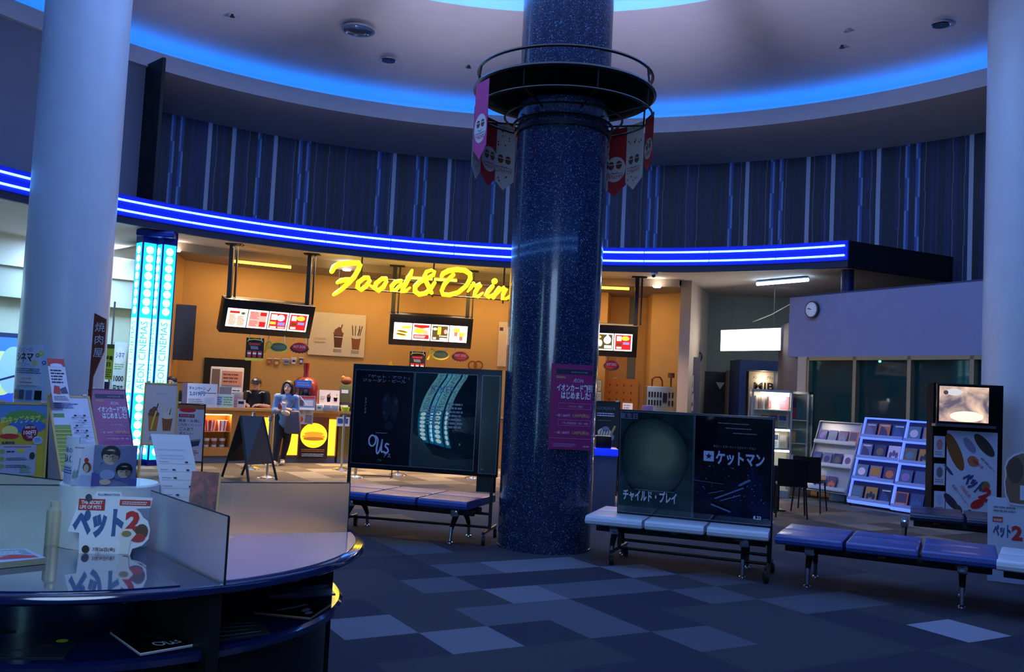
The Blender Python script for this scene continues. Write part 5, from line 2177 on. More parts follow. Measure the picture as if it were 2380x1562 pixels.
a.map(curl)
a.build('sheet', t, recalc=False)
m = MB()
m.box((-.02, .085, .012), (.2, .17, .003), acrylic()).xf(T)
m.box((-.02, .004, -.03), (.2, .006, .09), acrylic())
m.bm.verts.ensure_lookup_table()
for v in m.bm.verts[-8:]:
    v.co = T @ v.co
m.build('holder', t)
for px, py, w_, h_, c, lab, dx in ((383, 1253, .075, .165, (204, 208, 220), 'small white leaflet in front of the timetable sheet', 0), (402, 1257, .06, .13, (104, 108, 124), 'small grey leaflet in front of the timetable sheet', 0), (421, 1258, .05, .14, (204, 178, 178), 'small pink leaflet in front of the timetable sheet', 0)):
    p = atz(px, py, TZ)
    a = MB()
    a.box((w_ / 2, h_ / 2, -.002), (w_, h_, .004), M('leaf_%d' % px, c, .5))
    a.lines(w_ * .1, h_ * .2, w_ * .9, h_ * .8, 6, M('leaf_ink_%d' % px, tuple(int(q * .8) for q in c), .5), seed=px)
    a.xf(frame(p + V((0, 0, h_ / 2 + .13)), rad(16), rad(8), w_, h_)).build('leaflet', label=lab, category='leaflet')
p = atz(468, 1262, TZ)
w_, h_ = .125, .18
T = frame(p + V((0, 0, h_ / 2 + .135)), rad(22), rad(14), w_, h_, roll=rad(-3))
t = thing('booklet', 'dark red picture booklet standing in a clear holder on the round table', 'booklet', p)
a = MB()
a.box((w_ / 2, h_ / 2, -.006), (w_, h_, .012), M('booklet_edge', (150, 110, 70), .5))
a.rect(0, 0, w_, h_, cloudy('print_maroon', (84, 26, 34), (168, 72, 62), 16, .35))
a.poly([(w_ * .42, 0), (w_ * .6, h_ * .3), (w_ * .56, h_ * .75), (w_ * .46, h_ * .75), (w_ * .44, h_ * .3)], M('print_bronze', (96, 66, 56), .4))
a.rect(w_ * .93, 0, w_, h_, M('print_gold_edge', (220, 160, 90), .4))
a.xf(T).build('cover', t)
m = MB()
m.box((w_ / 2 + .03, h_ * .2, -.02), (w_ + .05, h_ * 1.0, .003), acrylic()).xf(T)
m.build('holder', t)
m = MB()
m.lathe(atz(500, 1252, TZ), [(.001, .006), (.088, .006), (.09, .004), (.09, .001), (.001, .001)], M('acrylic_disc', (150, 130, 150), .1, coat=.5), n=48)
m.build('holder_disc', label='thin clear round disc lying on the round table top', category='disc')

# leaflets lying on the table and its shelf


def lying(corners_px, z, mat, art, label, name='film_flyer', edge=None, thick=.004, group='flyers lying on the round table'):
    q = [atz(u, v, z + thick) for u, v in corners_px]   # BL, BR, TR, TL
    a = MB()
    a.hexa([V((p.x, p.y, z + .0005)) for p in q], (0, 0, thick), edge or mat)
    ux, uy = q[1] - q[0], q[3] - q[0]
    b = MB()
    b.rect(.004, .004, .996, .996, mat)
    art(b)
    for f in b.bm.faces:
        vs = []
        for v in f.verts:
            x, y = v.co.x, v.co.y
            p = q[0] * (1 - x) * (1 - y) + q[1] * x * (1 - y) + q[2] * x * y + q[3] * (1 - x) * y
            vs.append(V((p.x, p.y, z + thick + .0004 + v.co.z * .35)))
        a.faces(vs, [tuple(range(len(vs)))], b.mats[f.material_index])
    b.bm.free()
    return a.build(name, label=label, category='flyer', group=group, recalc=False)


def art_f1(b):
    TI = M('print_ice', (200, 208, 236), .2)
    b.line([(.50, .30), (.40, .33), (.36, .26), (.42, .18), (.5, .2), (.52, .3), (.56, .3), (.57, .18), (.62, .16), (.66, .3), (.66, .18), (.70, .16)], .03, TI)
    b.line([(.78, .29), (.74, .3), (.73, .25), (.77, .22), (.75, .17), (.71, .18)], .025, TI)
    for cx in (.5, .66):
        b.ell(cx, .68, .05, .11, M('print_smoke', (52, 54, 66), .1, coat=1.0))
    b.ell(.62, .48, .07, .06, M('print_smoke', (52, 54, 66), .1, coat=1.0))


def art_f2(b):
    b.ell(.74, .62, .09, .07, M('print_lime_dot', (200, 220, 60), .4))
    RO = M('print_dim_rose', (70, 40, 54), .4)
    b.line([(.3, .68), (.27, .62), (.32, .55), (.5, .56), (.62, .60)], .03, RO)
    b.lines(.36, .56, .62, .64, 2, RO)
    b.lines(.5, .36, .78, .46, 2, M('print_dim_teal', (50, 74, 84), .4))
    b.lines(.2, .24, .34, .3, 1, M('print_dim_teal', (50, 74, 84), .4))


def art_f3(b):
    b.poly([(0, .6), (.5, .9), (1, .75), (1, .5), (.4, .55)], M('print_bark', (70, 60, 56), .4))
    b.poly([(0, 0), (.4, .1), (.45, .3), (0, .3)], WHITE)
    b.poly([(.5, .6), (.95, .62), (.9, .9), (.55, .95)], M('print_pale_teal', (120, 150, 160), .4))


def art_f4(b):
    b.line([(.30, .25), (.5, .55), (.62, .85)], .10, M('print_frost', (120, 134, 160), .4))
    b.ell(.75, .45, .06, .14, M('print_frost', (120, 134, 160), .4))
    b.ell(.86, .28, .06, .1, M('print_frost', (120, 134, 160), .4))


def art_f5(b):
    for k in range(4):
        b.lines(.1, .1 + .2 * k, .9, .18 + .2 * k, 1, M('print_dim_grey', (120, 128, 136), .4), seed=k)


def art_f6(b):
    b.rect(.1, .4, .9, .9, M('print_teal', (120, 156, 160), .4))
    b.poly([(.1, .2), (.5, .5), (.9, .3), (.9, .1)], REDP)
    b.lines(.15, .5, .8, .8, 3, WHITE)


FB_ = M('flyer_black', (10, 11, 15), .25, coat=.5)
lying([(326, 1519), (470, 1494), (374, 1462), (256, 1469)], SZ, FB_, art_f1, 'black film flyer with white script on the table shelf', edge=PAPER)
lying([(-30, 1528), (150, 1528), (205, 1470), (60, 1466)], SZ, M('flyer_dark_teal', (30, 44, 54), .25, coat=.5), art_f2, 'dark film flyer with a lime dot on the table shelf')
lying([(-70, 1475), (38, 1466), (10, 1455), (-80, 1452)], SZ, FB_, lambda b: b.ell(.4, .5, .1, .2, M('print_lime_dot', (200, 220, 60), .4)), 'dark film flyer cut off by the left edge, on the table shelf')
lying([(628, 1389), (780, 1380), (760, 1357), (620, 1376)], SZ, M('flyer_mist', (150, 158, 176), .3, coat=.5), art_f3, 'pale film flyer far back on the right part of the table shelf')
lying([(590, 1423), (722, 1436), (770, 1404), (640, 1394)], SZ, FB_, art_f4, 'black film flyer with frosty letters on the right part of the shelf', edge=M('flyer_edge_tan', (150, 130, 110), .5))
lying([(500, 1488), (628, 1470), (600, 1440), (500, 1440)], SZ, M('flyer_dim', (40, 48, 58), .3, coat=.4), art_f5, 'dim lettered flyer beside the black fin on the table shelf')
lying([(-40, 1312), (108, 1297), (60, 1275), (-40, 1278)], TZ + .006, M('flyer_sky', (170, 190, 220), .3), art_f6, 'stack of bright flyers on the table top at the left edge', thick=.022, edge=M('flyer_stack_edge', (150, 150, 120), .6))
# shiny tumbler behind the left divider
p = atz(128, 1268, TZ)
m = MB()
m.lathe(p, [(.001, 0), (.04, 0), (.042, .01), (.042, .15), (.03, .165), (.03, .185), (.001, .187)], M('tumbler_steel', (206, 198, 168), .5, .6), n=32)
m.build('steel_bottle', label='steel bottle standing behind the frosted divider left of the cylinder', category='bottle')

# ================================================================== LEFT COLUMN POSTERS AND CORRIDOR SIGNS


def on_col(px, py, c, r):
    p = cyl(px, py, r, c, True)
    return p, math.atan2(p.y - c.y, p.x - c.x)


def wrap(a, c, r, th0, z0):
    def f(p):
        th = th0 + p.x / r
        q = r + .004 + p.z
        return V((c.x + q * math.cos(th), c.y + q * math.sin(th), z0 + p.y))
    return a.map(f)


LBL = M('poster_powder_blue', (176, 204, 226), .5)


def art_cinema(a, w, h, nx=10):
    a.rect(0, 0, w, h, LBL, nx=nx)
    a.rect(0, h * .3, w * .9, h, M('poster_ice', (200, 212, 230), .5), nx=nx)
    a.text('ハッピーの', w * .34, h * .88, h * .07, BLUEP, w=w * .55)
    a.text('シネマ', w * .34, h * .72, h * .13, INK, w=w * .62, bold=.03)
    a.text('ダイアリー', w * .3, h * .63, h * .06, BLUEP, w=w * .5)
    for cx, cy, r, c in ((.84, .86, .07, YELP), (.70, .69, .06, YELP), (.76, .82, .05, GREENP), (.93, .70, .05, BLUEP)):
        a.ell(w * cx, h * cy, w * r, w * r, c)
        a.ell(w * cx, h * cy, w * r * .5, w * r * .5, LBL)
    a.lines(w * .05, h * .5, w * .9, h * .6, 3, BLUEP, seed=1)
    a.ell(w * .62, h * .57, w * .04, w * .04, GREENP)
    a.rect(w * .2, h * .3, w * .85, h * .46, PAPER, nx=6)
    a.text('2019年', w * .5, h * .40, h * .035, GREY, w=w * .3)
    a.lines(w * .3, h * .33, w * .7, h * .37, 1, GREY)
    for k in range(4):
        a.rect(w * (.06 + .235 * k), h * .06, w * (.23 + .235 * k), h * .22, (M('shot_wine', (110, 60, 90), .4), M('shot_navy', (60, 60, 110), .4), M('shot_blue', (90, 120, 170), .4), BLACKM)[k])


p, th = on_col(38, 870, cl, .53)
q, th2 = on_col(108, 870, cl, .53)
z1, z0 = upz(75, 802, p), upz(68, 935, p)
w = (th2 - th) * .53
a = MB()
art_cinema(a, w, z1 - z0)
wrap(a, cl, .53, th, z0)
a.build('column_poster', label='pale blue lettered poster on the left white column', category='poster', recalc=False)
# tall brown wooden sign on the corridor side, pole and yellow banner beside it
c = aty(222, 840, 11.35)
z1, z0 = aty(226, 728, 11.35).z, aty(212, 985, 11.35).z
WD = M('wood_red_brown', (112, 52, 36), .5)
t = thing('wooden_sign', 'tall red brown wooden sign with white lettering behind the left column', 'sign', V((c.x, c.y, 0)))
m = MB()
wd = .15
out = [(0, 0), (.035, 0), (.035, (z1 - z0) * .42), (.12, (z1 - z0) * .60), (wd, (z1 - z0) * .66), (wd, (z1 - z0) * .95), (0, (z1 - z0))]
m.prism([V((x, y, -.03)) for x, y in out], (0, 0, .03), WD)
for k, s in enumerate('焼肉屋'):
    m.lv = 2
    m.text(s, .085, (z1 - z0) * (.84 - .115 * k), .095, PAPER, bold=.0)
m.xf(Matrix.Translation(V((c.x - .06, c.y, z0))) @ Matrix.Rotation(rad(90), 4, 'X'))
m.build('board', t)
m = MB()
m.box((c.x - .04, c.y + .03, z0 / 2), (.04, .04, z0), BLACK)
m.build('post', t)
c = aty(252, 850, 14.2)
t = thing('sale_banner', 'narrow yellow hanging banner beside the wooden sign', 'banner', V((c.x, c.y, 0)))
z1, z0 = aty(252, 800, 14.2).z, aty(252, 882, 14.2).z
a = MB()
w, h = .14, z1 - z0
a.box((w / 2, h / 2, -.004), (w, h, .008), M('banner_lime', (206, 220, 60), .5))
a.rect(0, h * .88, w, h, M('banner_olive', (90, 100, 40), .5))
a.text('特売', w / 2, h * .56, h * .1, INK, w=w * .8, bold=.03)
a.text('日', w / 2, h * .38, h * .1, INK, bold=.03)
a.lines(w * .1, h * .05, w * .9, h * .3, 4, BROWNP)
a.xf(frame(V((c.x, c.y, (z0 + z1) / 2)), rad(10), 0, w, h)).build('cloth', t)
m = MB()
m.tube([V((c.x + .02, c.y + .02, 0)), V((c.x + .02, c.y + .02, aty(252, 700, 14.2).z))], .016, STEEL, n=8)
m.build('pole', t)
c = aty(244, 915, 13.9)
m = MB()
m.box((c.x, c.y, c.z / 2), (.16, .12, c.z), M('stand_violet', (52, 48, 90), .5), bev=.01)
m.box((c.x, c.y, c.z), (.10, .02, .36), M('stand_violet', (52, 48, 90), .5))
m.build('floor_stand', label='narrow violet floor stand under the yellow banner', category='stand')


def corridor_poster(px0, py0, px1, py1, art, label, r=12.2):
    p = cyl((px0 + px1) / 2, (py0 + py1) / 2, r)
    a_ = cyl(px0, (py0 + py1) / 2, r)
    b_ = cyl(px1, (py0 + py1) / 2, r)
    w = (b_ - a_).length
    w = math.hypot(b_.x - a_.x, b_.y - a_.y)
    h = cyl((px0 + px1) / 2, py0, r).z - cyl((px0 + px1) / 2, py1, r).z
    a = MB()
    a.box((w / 2, h / 2, -.01), (w, h, .02), GREY)
    art(a, w, h)
    return a.xf(frame(p, lookyaw(a_, b_), 0, w, h)).build('wall_poster', label=label, category='poster')


def art_cin2(a, w, h):
    a.rect(0, 0, w, h, LBL)
    a.ell(w * .5, h * .76, w * .4, h * .16, M('poster_ice', (200, 212, 230), .5))
    a.text('シネマ', w * .5, h * .72, h * .09, BLUEP, w=w * .7, bold=.03)
    a.lines(w * .1, h * .5, w * .9, h * .62, 3, GREENP)
    a.text('1000', w * .5, h * .3, h * .1, INK, w=w * .8, bold=.03)
    a.text('円です', w * .5, h * .12, h * .1, INK, w=w * .8, bold=.03)


corridor_poster(262, 795, 291, 925, art_cin2, 'pale blue poster on the corridor wall left of the cyan light pillar', r=12.1)


def art_glow(a, w, h):
    a.rect(0, 0, w, h, M('backlit_blue', (50, 110, 220), .4, emit=.5))
    a.poly([(0, 0), (w, 0), (w, h * .4), (w * .5, h * .5), (0, h * .35)], M('backlit_deep', (30, 70, 190), .4, emit=.45))
    a.ell(w * .55, h * .45, w * .35, h * .3, M('backlit_lime', (170, 200, 150), .4, emit=.5))
    a.ell(w * .75, h * .5, w * .25, h * .32, M('backlit_sky', (120, 170, 230), .4, emit=.5))
    a.rect(0, h * .94, w, h, M('backlit_navy', (20, 50, 110), .4))
    a.line([(w * .2, h * .1), (w * .5, h * .35), (w * .8, h * .42)], w * .04, M('backlit_navy', (20, 50, 110), .4))


corridor_poster(-70, 772, 62, 945, art_glow, 'backlit blue and lime picture on the far left wall', r=12.1)

# hand sheet leaning above the timetable board
T = frame(aty(135, 884, 10.9), rad(49), rad(28), .19, .58)
t = thing('hand_sheet', 'narrow red headed price sheet clipped above the timetable board', 'notice', aty(145, 930, 10.9))
a = MB()
w, h = .2, .58
a.box((w / 2, h / 2, -.003), (w, h, .006), M('sheet_pink_white', (216, 206, 214), .5))
a.rect(0, h * .82, w, h, REDP)
a.ell(w * .5, h * .84, w * .36, h * .05, M('sheet_pink_white', (216, 206, 214), .5))
a.lines(w * .1, h * .42, w * .9, h * .76, 5, INK, seed=4)
a.poly([(w * .1, h * .2), (w * .5, h * .18), (w * .5, h * .36), (w * .2, h * .38)], REDP)
a.poly([(w * .55, h * .2), (w * .95, h * .2), (w * .85, h * .36), (w * .5, h * .3)], M('print_navy', (40, 44, 90), .4))
a.lines(w * .1, h * .04, w * .9, h * .15, 3, GREY, seed=2)
a.xf(T).build('sheet', t)

# ================================================================== SNACK BAR COUNTER AND WHAT STANDS ON IT
CO, CI = 8.65, 9.2
aa = lambda px: ang(cyl(px, 1000, CO))
WOODO = M('counter_orange_wood', (196, 128, 54), .4)
WOODT = M('counter_top_wood', (214, 158, 88), .3)
KICK = M('kick_grey', (112, 112, 118), .5)
GLOW = M('counter_glow_panel', (255, 206, 60), emit=1.5, ecol=(255, 196, 30))
ct = thing('snack_counter', 'long orange wooden snack bar counter with a lit cup niche', 'counter', pol(8.9, 112))
aL, aN0, aN1, aR = aa(440), aa(472), aa(537), aa(783)
m = MB()
m.lathe(C0, [(CO - .04, .955), (CO - .04, 1.0), (CI, 1.0), (CI, .955)], WOODT, n=60, a0=aR, a1=aL, closed=True)
m.build('countertop', ct)
m = MB()
m.lathe(C0, [(CO, .13), (CO, .955), (CI - .1, .955), (CI - .1, .13)], WOODO, n=40, a0=aR, a1=aN1, closed=True)
m.lathe(C0, [(CO, .13), (CO, .955), (CI - .1, .955), (CI - .1, .13)], WOODO, n=8, a0=aN0, a1=aL, closed=True)
m.lathe(C0, [(CO, .88), (CO, .955), (CI - .1, .955), (CI - .1, .88)], WOODO, n=8, a0=aN1, a1=aN0, closed=True)
m.lathe(C0, [(CO, .13), (CO, .28), (CI - .1, .28), (CI - .1, .13)], WOODO, n=8, a0=aN1, a1=aN0, closed=True)
m.lathe(C0, [(CI - .2, .28), (CI - .2, .88), (CI - .1, .88), (CI - .1, .28)], M('niche_back', (236, 160, 60), .5), n=8, a0=aN1, a1=aN0, closed=True)
m.build('front', ct)
m = MB()
m.lathe(C0, [(CO + .05, 0), (CO + .05, .13), (CI - .1, .13), (CI - .1, 0)], KICK, n=60, a0=aR, a1=aL, closed=True)
m.build('kick_base', ct)
m = MB()
m.lathe(C0, [(CO + .03, .56), (CO + .03, .568), (CI - .2, .568), (CI - .2, .56)], M('niche_shelf_glass', (230, 190, 130), .1), n=8, a0=aN1, a1=aN0, closed=True)
m.build('niche_shelf', ct)
m = MB()
m.lathe(C0, [(CO + .03, .865), (CO + .03, .88), (CO + .09, .88), (CO + .09, .865)], M('niche_tube', (255, 240, 200), emit=18, ecol=(255, 224, 150)), n=8, a0=aN1 + .15, a1=aN0 - .15, closed=True)
m.build('niche_lamp', ct)
for x0, x1 in ((607, 628), (663, 693), (764, 780)):
    m = MB()
    m.lathe(C0, [(CO - .012, .15), (CO - .012, .84), (CO, .84), (CO, .15)], GLOW, n=4, a0=aa(x1), a1=aa(x0), closed=True)
    m.build('lit_panel', ct)


def on_counter_front(px, py, off=.03):
    p = cyl(px, py, CO - off)
    a = math.atan2(p.y - C0.y, p.x - C0.x)
    return p, a - PI / 2


def burger(a, w, h):
    a.box((w / 2, h / 2, -.006), (w, h, .012), M('poster_brown_black', (44, 26, 16), .5))
    a.poly([(0, h), (w, h), (w, h * .7), (w * .6, h * .62), (0, h * .72)], M('poster_rust', (130, 66, 22), .5))
    BUN = M('burger_bun_lit', (255, 214, 50), emit=1.1, ecol=(255, 196, 20))
    a.ell(w * .5, h * .56, w * .46, h * .30, BUN, n=36)
    a.ell(w * .5, h * .60, w * .34, h * .05, M('burger_line', (230, 150, 30), emit=.7))
    a.ell(w * .5, h * .53, w * .4, h * .05, M('burger_line', (230, 150, 30), emit=.7))
    a.ell(w * .5, h * .48, w * .36, h * .045, M('burger_patty', (190, 110, 24), emit=.5))
    a.lines(w * .1, h * .16, w * .9, h * .24, 2, M('poster_orange_text', (220, 130, 50), .5), seed=2, ragged=.05)
    a.lines(w * .12, h * .05, w * .9, h * .13, 2, WHITE, seed=5, ragged=.1)


p, ya = on_counter_front(729, 1018)
w, h = .56, .79
a = MB()
burger(a, w, h)
a.xf(frame(p, ya, 0, w, h)).build('counter_poster', label='dark poster of a glowing yellow burger on the counter front', category='poster', recalc=False)
p, ya = on_counter_front(706, 967, .05)
w, h = .36, .31


def art_bowl(a, w, h):
    a.box((w / 2, h / 2, -.004), (w, h, .008), M('poster_pale_grey', (196, 188, 190), .5))
    a.ell(w * .26, h * .3, w * .22, h * .2, REDP)
    a.ell(w * .26, h * .34, w * .18, h * .14, M('soup', (180, 100, 50), .5))
    a.poly([(w * .55, h * .1), (w * .95, h * .05), (w * .95, h * .55), (w * .6, h * .6)], GREY)
    a.lines(w * .1, h * .65, w * .5, h * .9, 3, BROWNP)
    a.lines(w * .56, h * .65, w * .92, h * .92, 4, GREY)


a = MB()
art_bowl(a, w, h)
a.xf(frame(p, ya, 0, w, h)).build('counter_poster', label='pale poster with a red bowl hanging over the counter front edge', category='poster')
# cups and popcorn tubs in the lit niche
nm = ('leftmost', 'middle', 'rightmost')
for k, (px, py, kind, lab) in enumerate(((486, 1003, 'r', 'red and white popcorn tub on the upper shelf of the lit niche'), (515, 1002, 'w', 'white and red popcorn tub on the upper shelf of the lit niche'),
                                         (478, 1040, 'c', 'white paper cup at the left of the lit niche floor'), (496, 1038, 'c', 'white paper cup in the middle of the lit niche floor'), (515, 1040, 'c', 'white paper cup at the right of the lit niche floor'))):
    zb = .568 if kind != 'c' else .282
    p = cyl(px, py, CO + .14)
    p = V((p.x, p.y, zb))
    m = MB()
    if kind in 'rw':
        base = M('tub_red', (200, 50, 50), .5) if kind == 'r' else M('tub_white', (236, 226, 220), .5)
        m.lathe(p, [(.001, 0), (.075, 0), (.10, .2), (.095, .2), (.001, .19)], base, n=20)
        for q in range(8):
            th = q * PI / 4
            m.tube([p + V((.078 * math.cos(th), .078 * math.sin(th), .01)), p + V((.102 * math.cos(th), .102 * math.sin(th), .195))], .012, M('tub_white', (236, 226, 220), .5) if kind == 'r' else M('tub_red', (200, 50, 50), .5), n=5)
        nmx = 'popcorn_tub'
    else:
        m.lathe(p, [(.001, 0), (.045, 0), (.058, .15), (.062, .155), (.001, .16)], M('cup_paper', (236, 226, 214), .5), n=20)
        m.lathe(p, [(.049, .04), (.056, .11)], M('cup_band', (140, 84, 50), .5), n=20)
        nmx = 'paper_cup'
    m.build(nmx, label=lab, category='cup', group='cups and tubs in the counter niche')


def counter_pt(px, y, z=1.0):
    p = aty(px, 940, y)
    return V((p.x, p.y, z))


# price notices, sign cabinet, boxes, till
def stand_card(c, yaw, w, h, art, name, label, cat, lean=.12, thick=.012):
    a = MB()
    a.box((w / 2, h / 2, -thick / 2), (w, h, thick), M('card_back', (150, 150, 156), .5))
    art(a, w, h)
    return a.xf(frame(c + V((0, 0, h / 2 * math.cos(lean))), yaw, lean, w, h)).build(name, label=label, category=cat, recalc=False)


def art_n1(a, w, h):
    a.rect(0, 0, w, h, M('notice_pale', (206, 202, 212), .5))
    a.rect(0, 0, w * .14, h, M('notice_mauve', (110, 90, 110), .5))
    a.text('キャンペーン', w * .42, h * .72, h * .14, BLUEP, w=w * .46, bold=.03)
    a.text('2,019円', w * .42, h * .48, h * .16, BLUEP, w=w * .44, bold=.03)
    a.line([(w * .7, h * .74), (w * .73, h * .66), (w * .8, h * .82)], w * .02, INK)
    a.lines(w * .64, h * .56, w * .97, h * .62, 1, INK)
    a.lines(w * .18, h * .1, w * .6, h * .34, 3, GREY, seed=6)
    a.lines(w * .64, h * .1, w * .95, h * .4, 4, LIL, seed=7)


stand_card(counter_pt(463, 16.75), rad(30), .62, .42, art_n1, 'price_notice', 'wide lilac price notice standing on the left end of the counter', 'notice')


def art_n2(a, w, h):
    a.rect(0, 0, w, h, M('notice_mint', (200, 210, 200), .5))
    a.rect(w * .1, h * .1, w * .4, h * .85, M('notice_mint_dark', (160, 180, 176), .5))
    a.lines(w * .12, h * .15, w * .38, h * .8, 4, BLUEP)
    a.lines(w * .45, h * .1, w * .95, h * .85, 4, GREENP)


stand_card(counter_pt(521, 17.0), rad(28), .34, .24, art_n2, 'price_notice', 'small mint price notice on the counter, beside the wide lilac notice', 'notice')
# tall white sign cabinet behind the counter, dark kitchen opening behind it
p = aty(527, 892, 17.75)
t = thing('sign_cabinet', 'white framed picture cabinet standing behind the counter notices', 'cabinet', V((p.x, p.y, 0)))
w, h = .62, .92
T = frame(V((p.x, p.y, 1.75 - h / 2)), rad(20), 0, w, h)
m = MB()
m.box((w / 2, h / 2, -.12), (w, h, .22), M('cabinet_white', (196, 192, 194), .45), bev=.02).xf(T)
m.build('body', t)
m = MB()
m.box((p.x + .05, p.y + .12, .42), (w * .9, .3, .84), M('cabinet_white', (196, 192, 194), .45))
m.build('base', t)
a = MB()
a.rect(w * .04, h * .1, w * .28, h * .95, M('cabinet_brown', (110, 84, 72), .5))
a.rect(w * .34, h * .62, w * .95, h * .92, M('cabinet_salmon', (190, 130, 110), .5))
a.lines(w * .38, h * .66, w * .9, h * .88, 3, BROWNP)
a.rect(w * .3, h * .3, w * .66, h * .58, M('cabinet_slate', (90, 104, 130), .5))
a.ell(w * .46, h * .22, w * .18, h * .14, M('soup', (180, 100, 50), .5))
a.rect(w * .66, h * .06, w * .96, h * .56, PAPER)
a.lines(w * .68, h * .08, w * .94, h * .54, 8, BLUEP)
a.xf(T).build('picture', t, recalc=False)
p0_, ya = on_wall(526, 905, 10.79)
a = MB()
w, h = .95, 1.75
a.box((w / 2, h / 2, -.01), (w, h, .03), M('kitchen_dark', (40, 42, 38), .3))
a.rect(w * .42, 0, w * .88, h * .96, M('kitchen_glass', (52, 62, 52), .12))
a.rect(w * .9, 0, w * .94, h * .98, M('frame_beige', (170, 150, 120), .5))
o = a.xf(frame(V((p0_.x, p0_.y, 1.93 - h / 2)), ya, 0, w, h)).build('door_3', kind='structure')
p0_, ya = on_wall(420, 905, 10.7)
a = MB()
a.box((.24, .15, -.015), (.48, .30, .03), M('frame_brown', (140, 92, 44), .5))
a.rect(.03, .03, .45, .27, M('board_tan', (200, 146, 84), .5))
a.xf(frame(p0_, ya, 0, .48, .3)).build('wall_board', label='small brown framed board low on the orange wall beside the light pillar', category='board')
# grey screen hung on the end wall
p0_ = cyl(418, 772, 10.2)
a = MB()
w, h = .55, 1.08
m = MB()
m.box((w / 2, h / 2, -.03), (w, h, .06), M('screen_grey', (64, 62, 66), .35), bev=.01)
m.xf(frame(p0_, rad(20), 0, w, h)).build('grey_screen', label='tall dark grey panel hanging by the orange wall behind the light pillar', category='panel')

for k in range(5):
    p = counter_pt(553, 17.25, 1.0 + .058 * k)
    m = MB()
    m.box((p.x, p.y, p.z + .028), (.15 - .004 * (k % 2), .12, .054), M('box_pink', (206, 170, 166), .5) if k < 4 else M('box_cream', (216, 200, 180), .5), bev=.004)
    m.build('snack_box', label=('cream snack box on top of the pink stack on the counter' if k == 4 else 'pink snack box in the stack beside the cap wearing person'), category='box', group='pink snack boxes stacked on the counter')
p = counter_pt(561, 16.95)
t = thing('card_stand', 'small white card stand with a dark window on the counter', 'stand', p)
m = MB()
m.box((p.x, p.y, 1.075), (.14, .05, .15), M('card_white', (206, 196, 200), .5), bev=.008)
m.build('body', t)
m = MB()
m.box((p.x, p.y - .027, 1.10), (.10, .006, .05), BLACK)
m.build('window', t)
# red juice machine
p = counter_pt(707, 17.65)
t = thing('drink_machine', 'red domed drink machine with a blue label on the counter', 'machine', V((p.x, p.y, 1.0)))
RB = M('machine_red', (112, 18, 24), .3, coat=.4)
m = MB()
m.lathe((p.x, p.y, 1.0), [(.001, 0), (.24, 0), (.25, .3), (.25, .42), (.22, .54), (.14, .62), (.001, .64)], RB, n=36)
m.build('body', t)
m = MB()
m.lathe((p.x, p.y, 1.62), [(.05, 0), (.045, .10), (.055, .2), (.058, .28), (.001, .28)], M('machine_bottle', (170, 36, 36), .2, coat=.5), n=20)
m.build('top_bottle', t)
a = MB()
a.box((.14, .06, -.01), (.30, .14, .02), M('machine_label_blue', (70, 120, 220), .4))
a.lines(.02, .02, .26, .1, 2, LIL, ragged=.05)
a.xf(frame(V((p.x + .02, p.y - .26, 1.50)), rad(4), 0, .28, .12)).build('label_plate', t)
m = MB()
m.ball((p.x + .03, p.y - .14, 1.27), (.14, .14, .2), M('machine_black', (14, 14, 16), .2))
m.build('window', t)


def art_frame(a, w, h):
    a.rect(.012, .012, w - .012, h - .012, M('notice_sky', (120, 150, 190), .5))
    a.rect(.012, h * .8, w - .012, h - .012, REDP)
    a.rect(w * .1, h * .3, w * .45, h * .7, M('notice_brown', (90, 70, 70), .5))
    a.rect(w * .5, h * .3, w * .9, h * .7, M('notice_pale', (206, 202, 212), .5))
    a.line([(w * .3, h * .95), (w * .65, h * .35)], w * .04, WHITE)
    a.rect(.012, .012, w - .012, h * .2, WHITE)


stand_card(counter_pt(707, 17.3), rad(26), .42, .28, art_frame, 'framed_notice', 'white framed picture notice on the counter before the red drink machine', 'notice')


def art_cupcard(a, w, h):
    a.rect(0, 0, w, h, M('notice_lavender', (196, 196, 208), .5))
    cup(a, w * .46, h * .42, w * .2, h * .42, BROWNP, M('machine_black', (14, 14, 16), .2))
    cup(a, w * .8, h * .46, w * .2, h * .34, M('cream_white', (228, 214, 190), .5), M('machine_black', (14, 14, 16), .2))
    a.lines(w * .05, h * .5, w * .3, h * .7, 3, GREY)


stand_card(counter_pt(765, 17.95), rad(24), .40, .40, art_cupcard, 'picture_card', 'lavender card of two dark cups standing high on the counter right end', 'notice')
for px, lab in ((744, 'white napkin box on the counter beside the framed notice'), (762, 'grey napkin box in the middle of the three small boxes on the counter'), (780, 'grey napkin box at the right of the three small boxes on the counter')):
    p = counter_pt(px, 17.6)
    m = MB()
    m.box((p.x, p.y, 1.06), (.13, .12, .12), M('box_white' if px == 744 else 'box_grey', (214, 216, 224) if px == 744 else (150, 156, 170), .5), bev=.006)
    if px == 744:
        m.box((p.x, p.y - .062, 1.06), (.06, .004, .04), GREENP)
    m.build('napkin_box', label=lab, category='box', group='napkin boxes on the counter')
p = counter_pt(802, 18.2)
for z0, z1, c, w, lab in ((1.18, 1.52, (84, 96, 70), .22, 'olive green display box in the stack at the counter right end'), (1.0, 1.17, (40, 34, 34), .26, 'black display box under the olive one at the counter right end')):
    m = MB()
    m.box((p.x, p.y, (z0 + z1) / 2), (w, .2, z1 - z0), M('disp_%d' % c[0], c, .5), bev=.006)
    m.box((p.x, p.y - .102, z0 + (z1 - z0) * .6), (w * .6, .004, (z1 - z0) * .2), WHITE)
    m.build('display_box', label=lab, category='box')
m = MB()
m.ball((p.x + .0, p.y, 1.60), (.11, .09, .08), M('plush_brown', (120, 66, 40), .8))
m.ball((p.x - .06, p.y - .03, 1.66), .035, M('plush_orange', (210, 130, 60), .8))
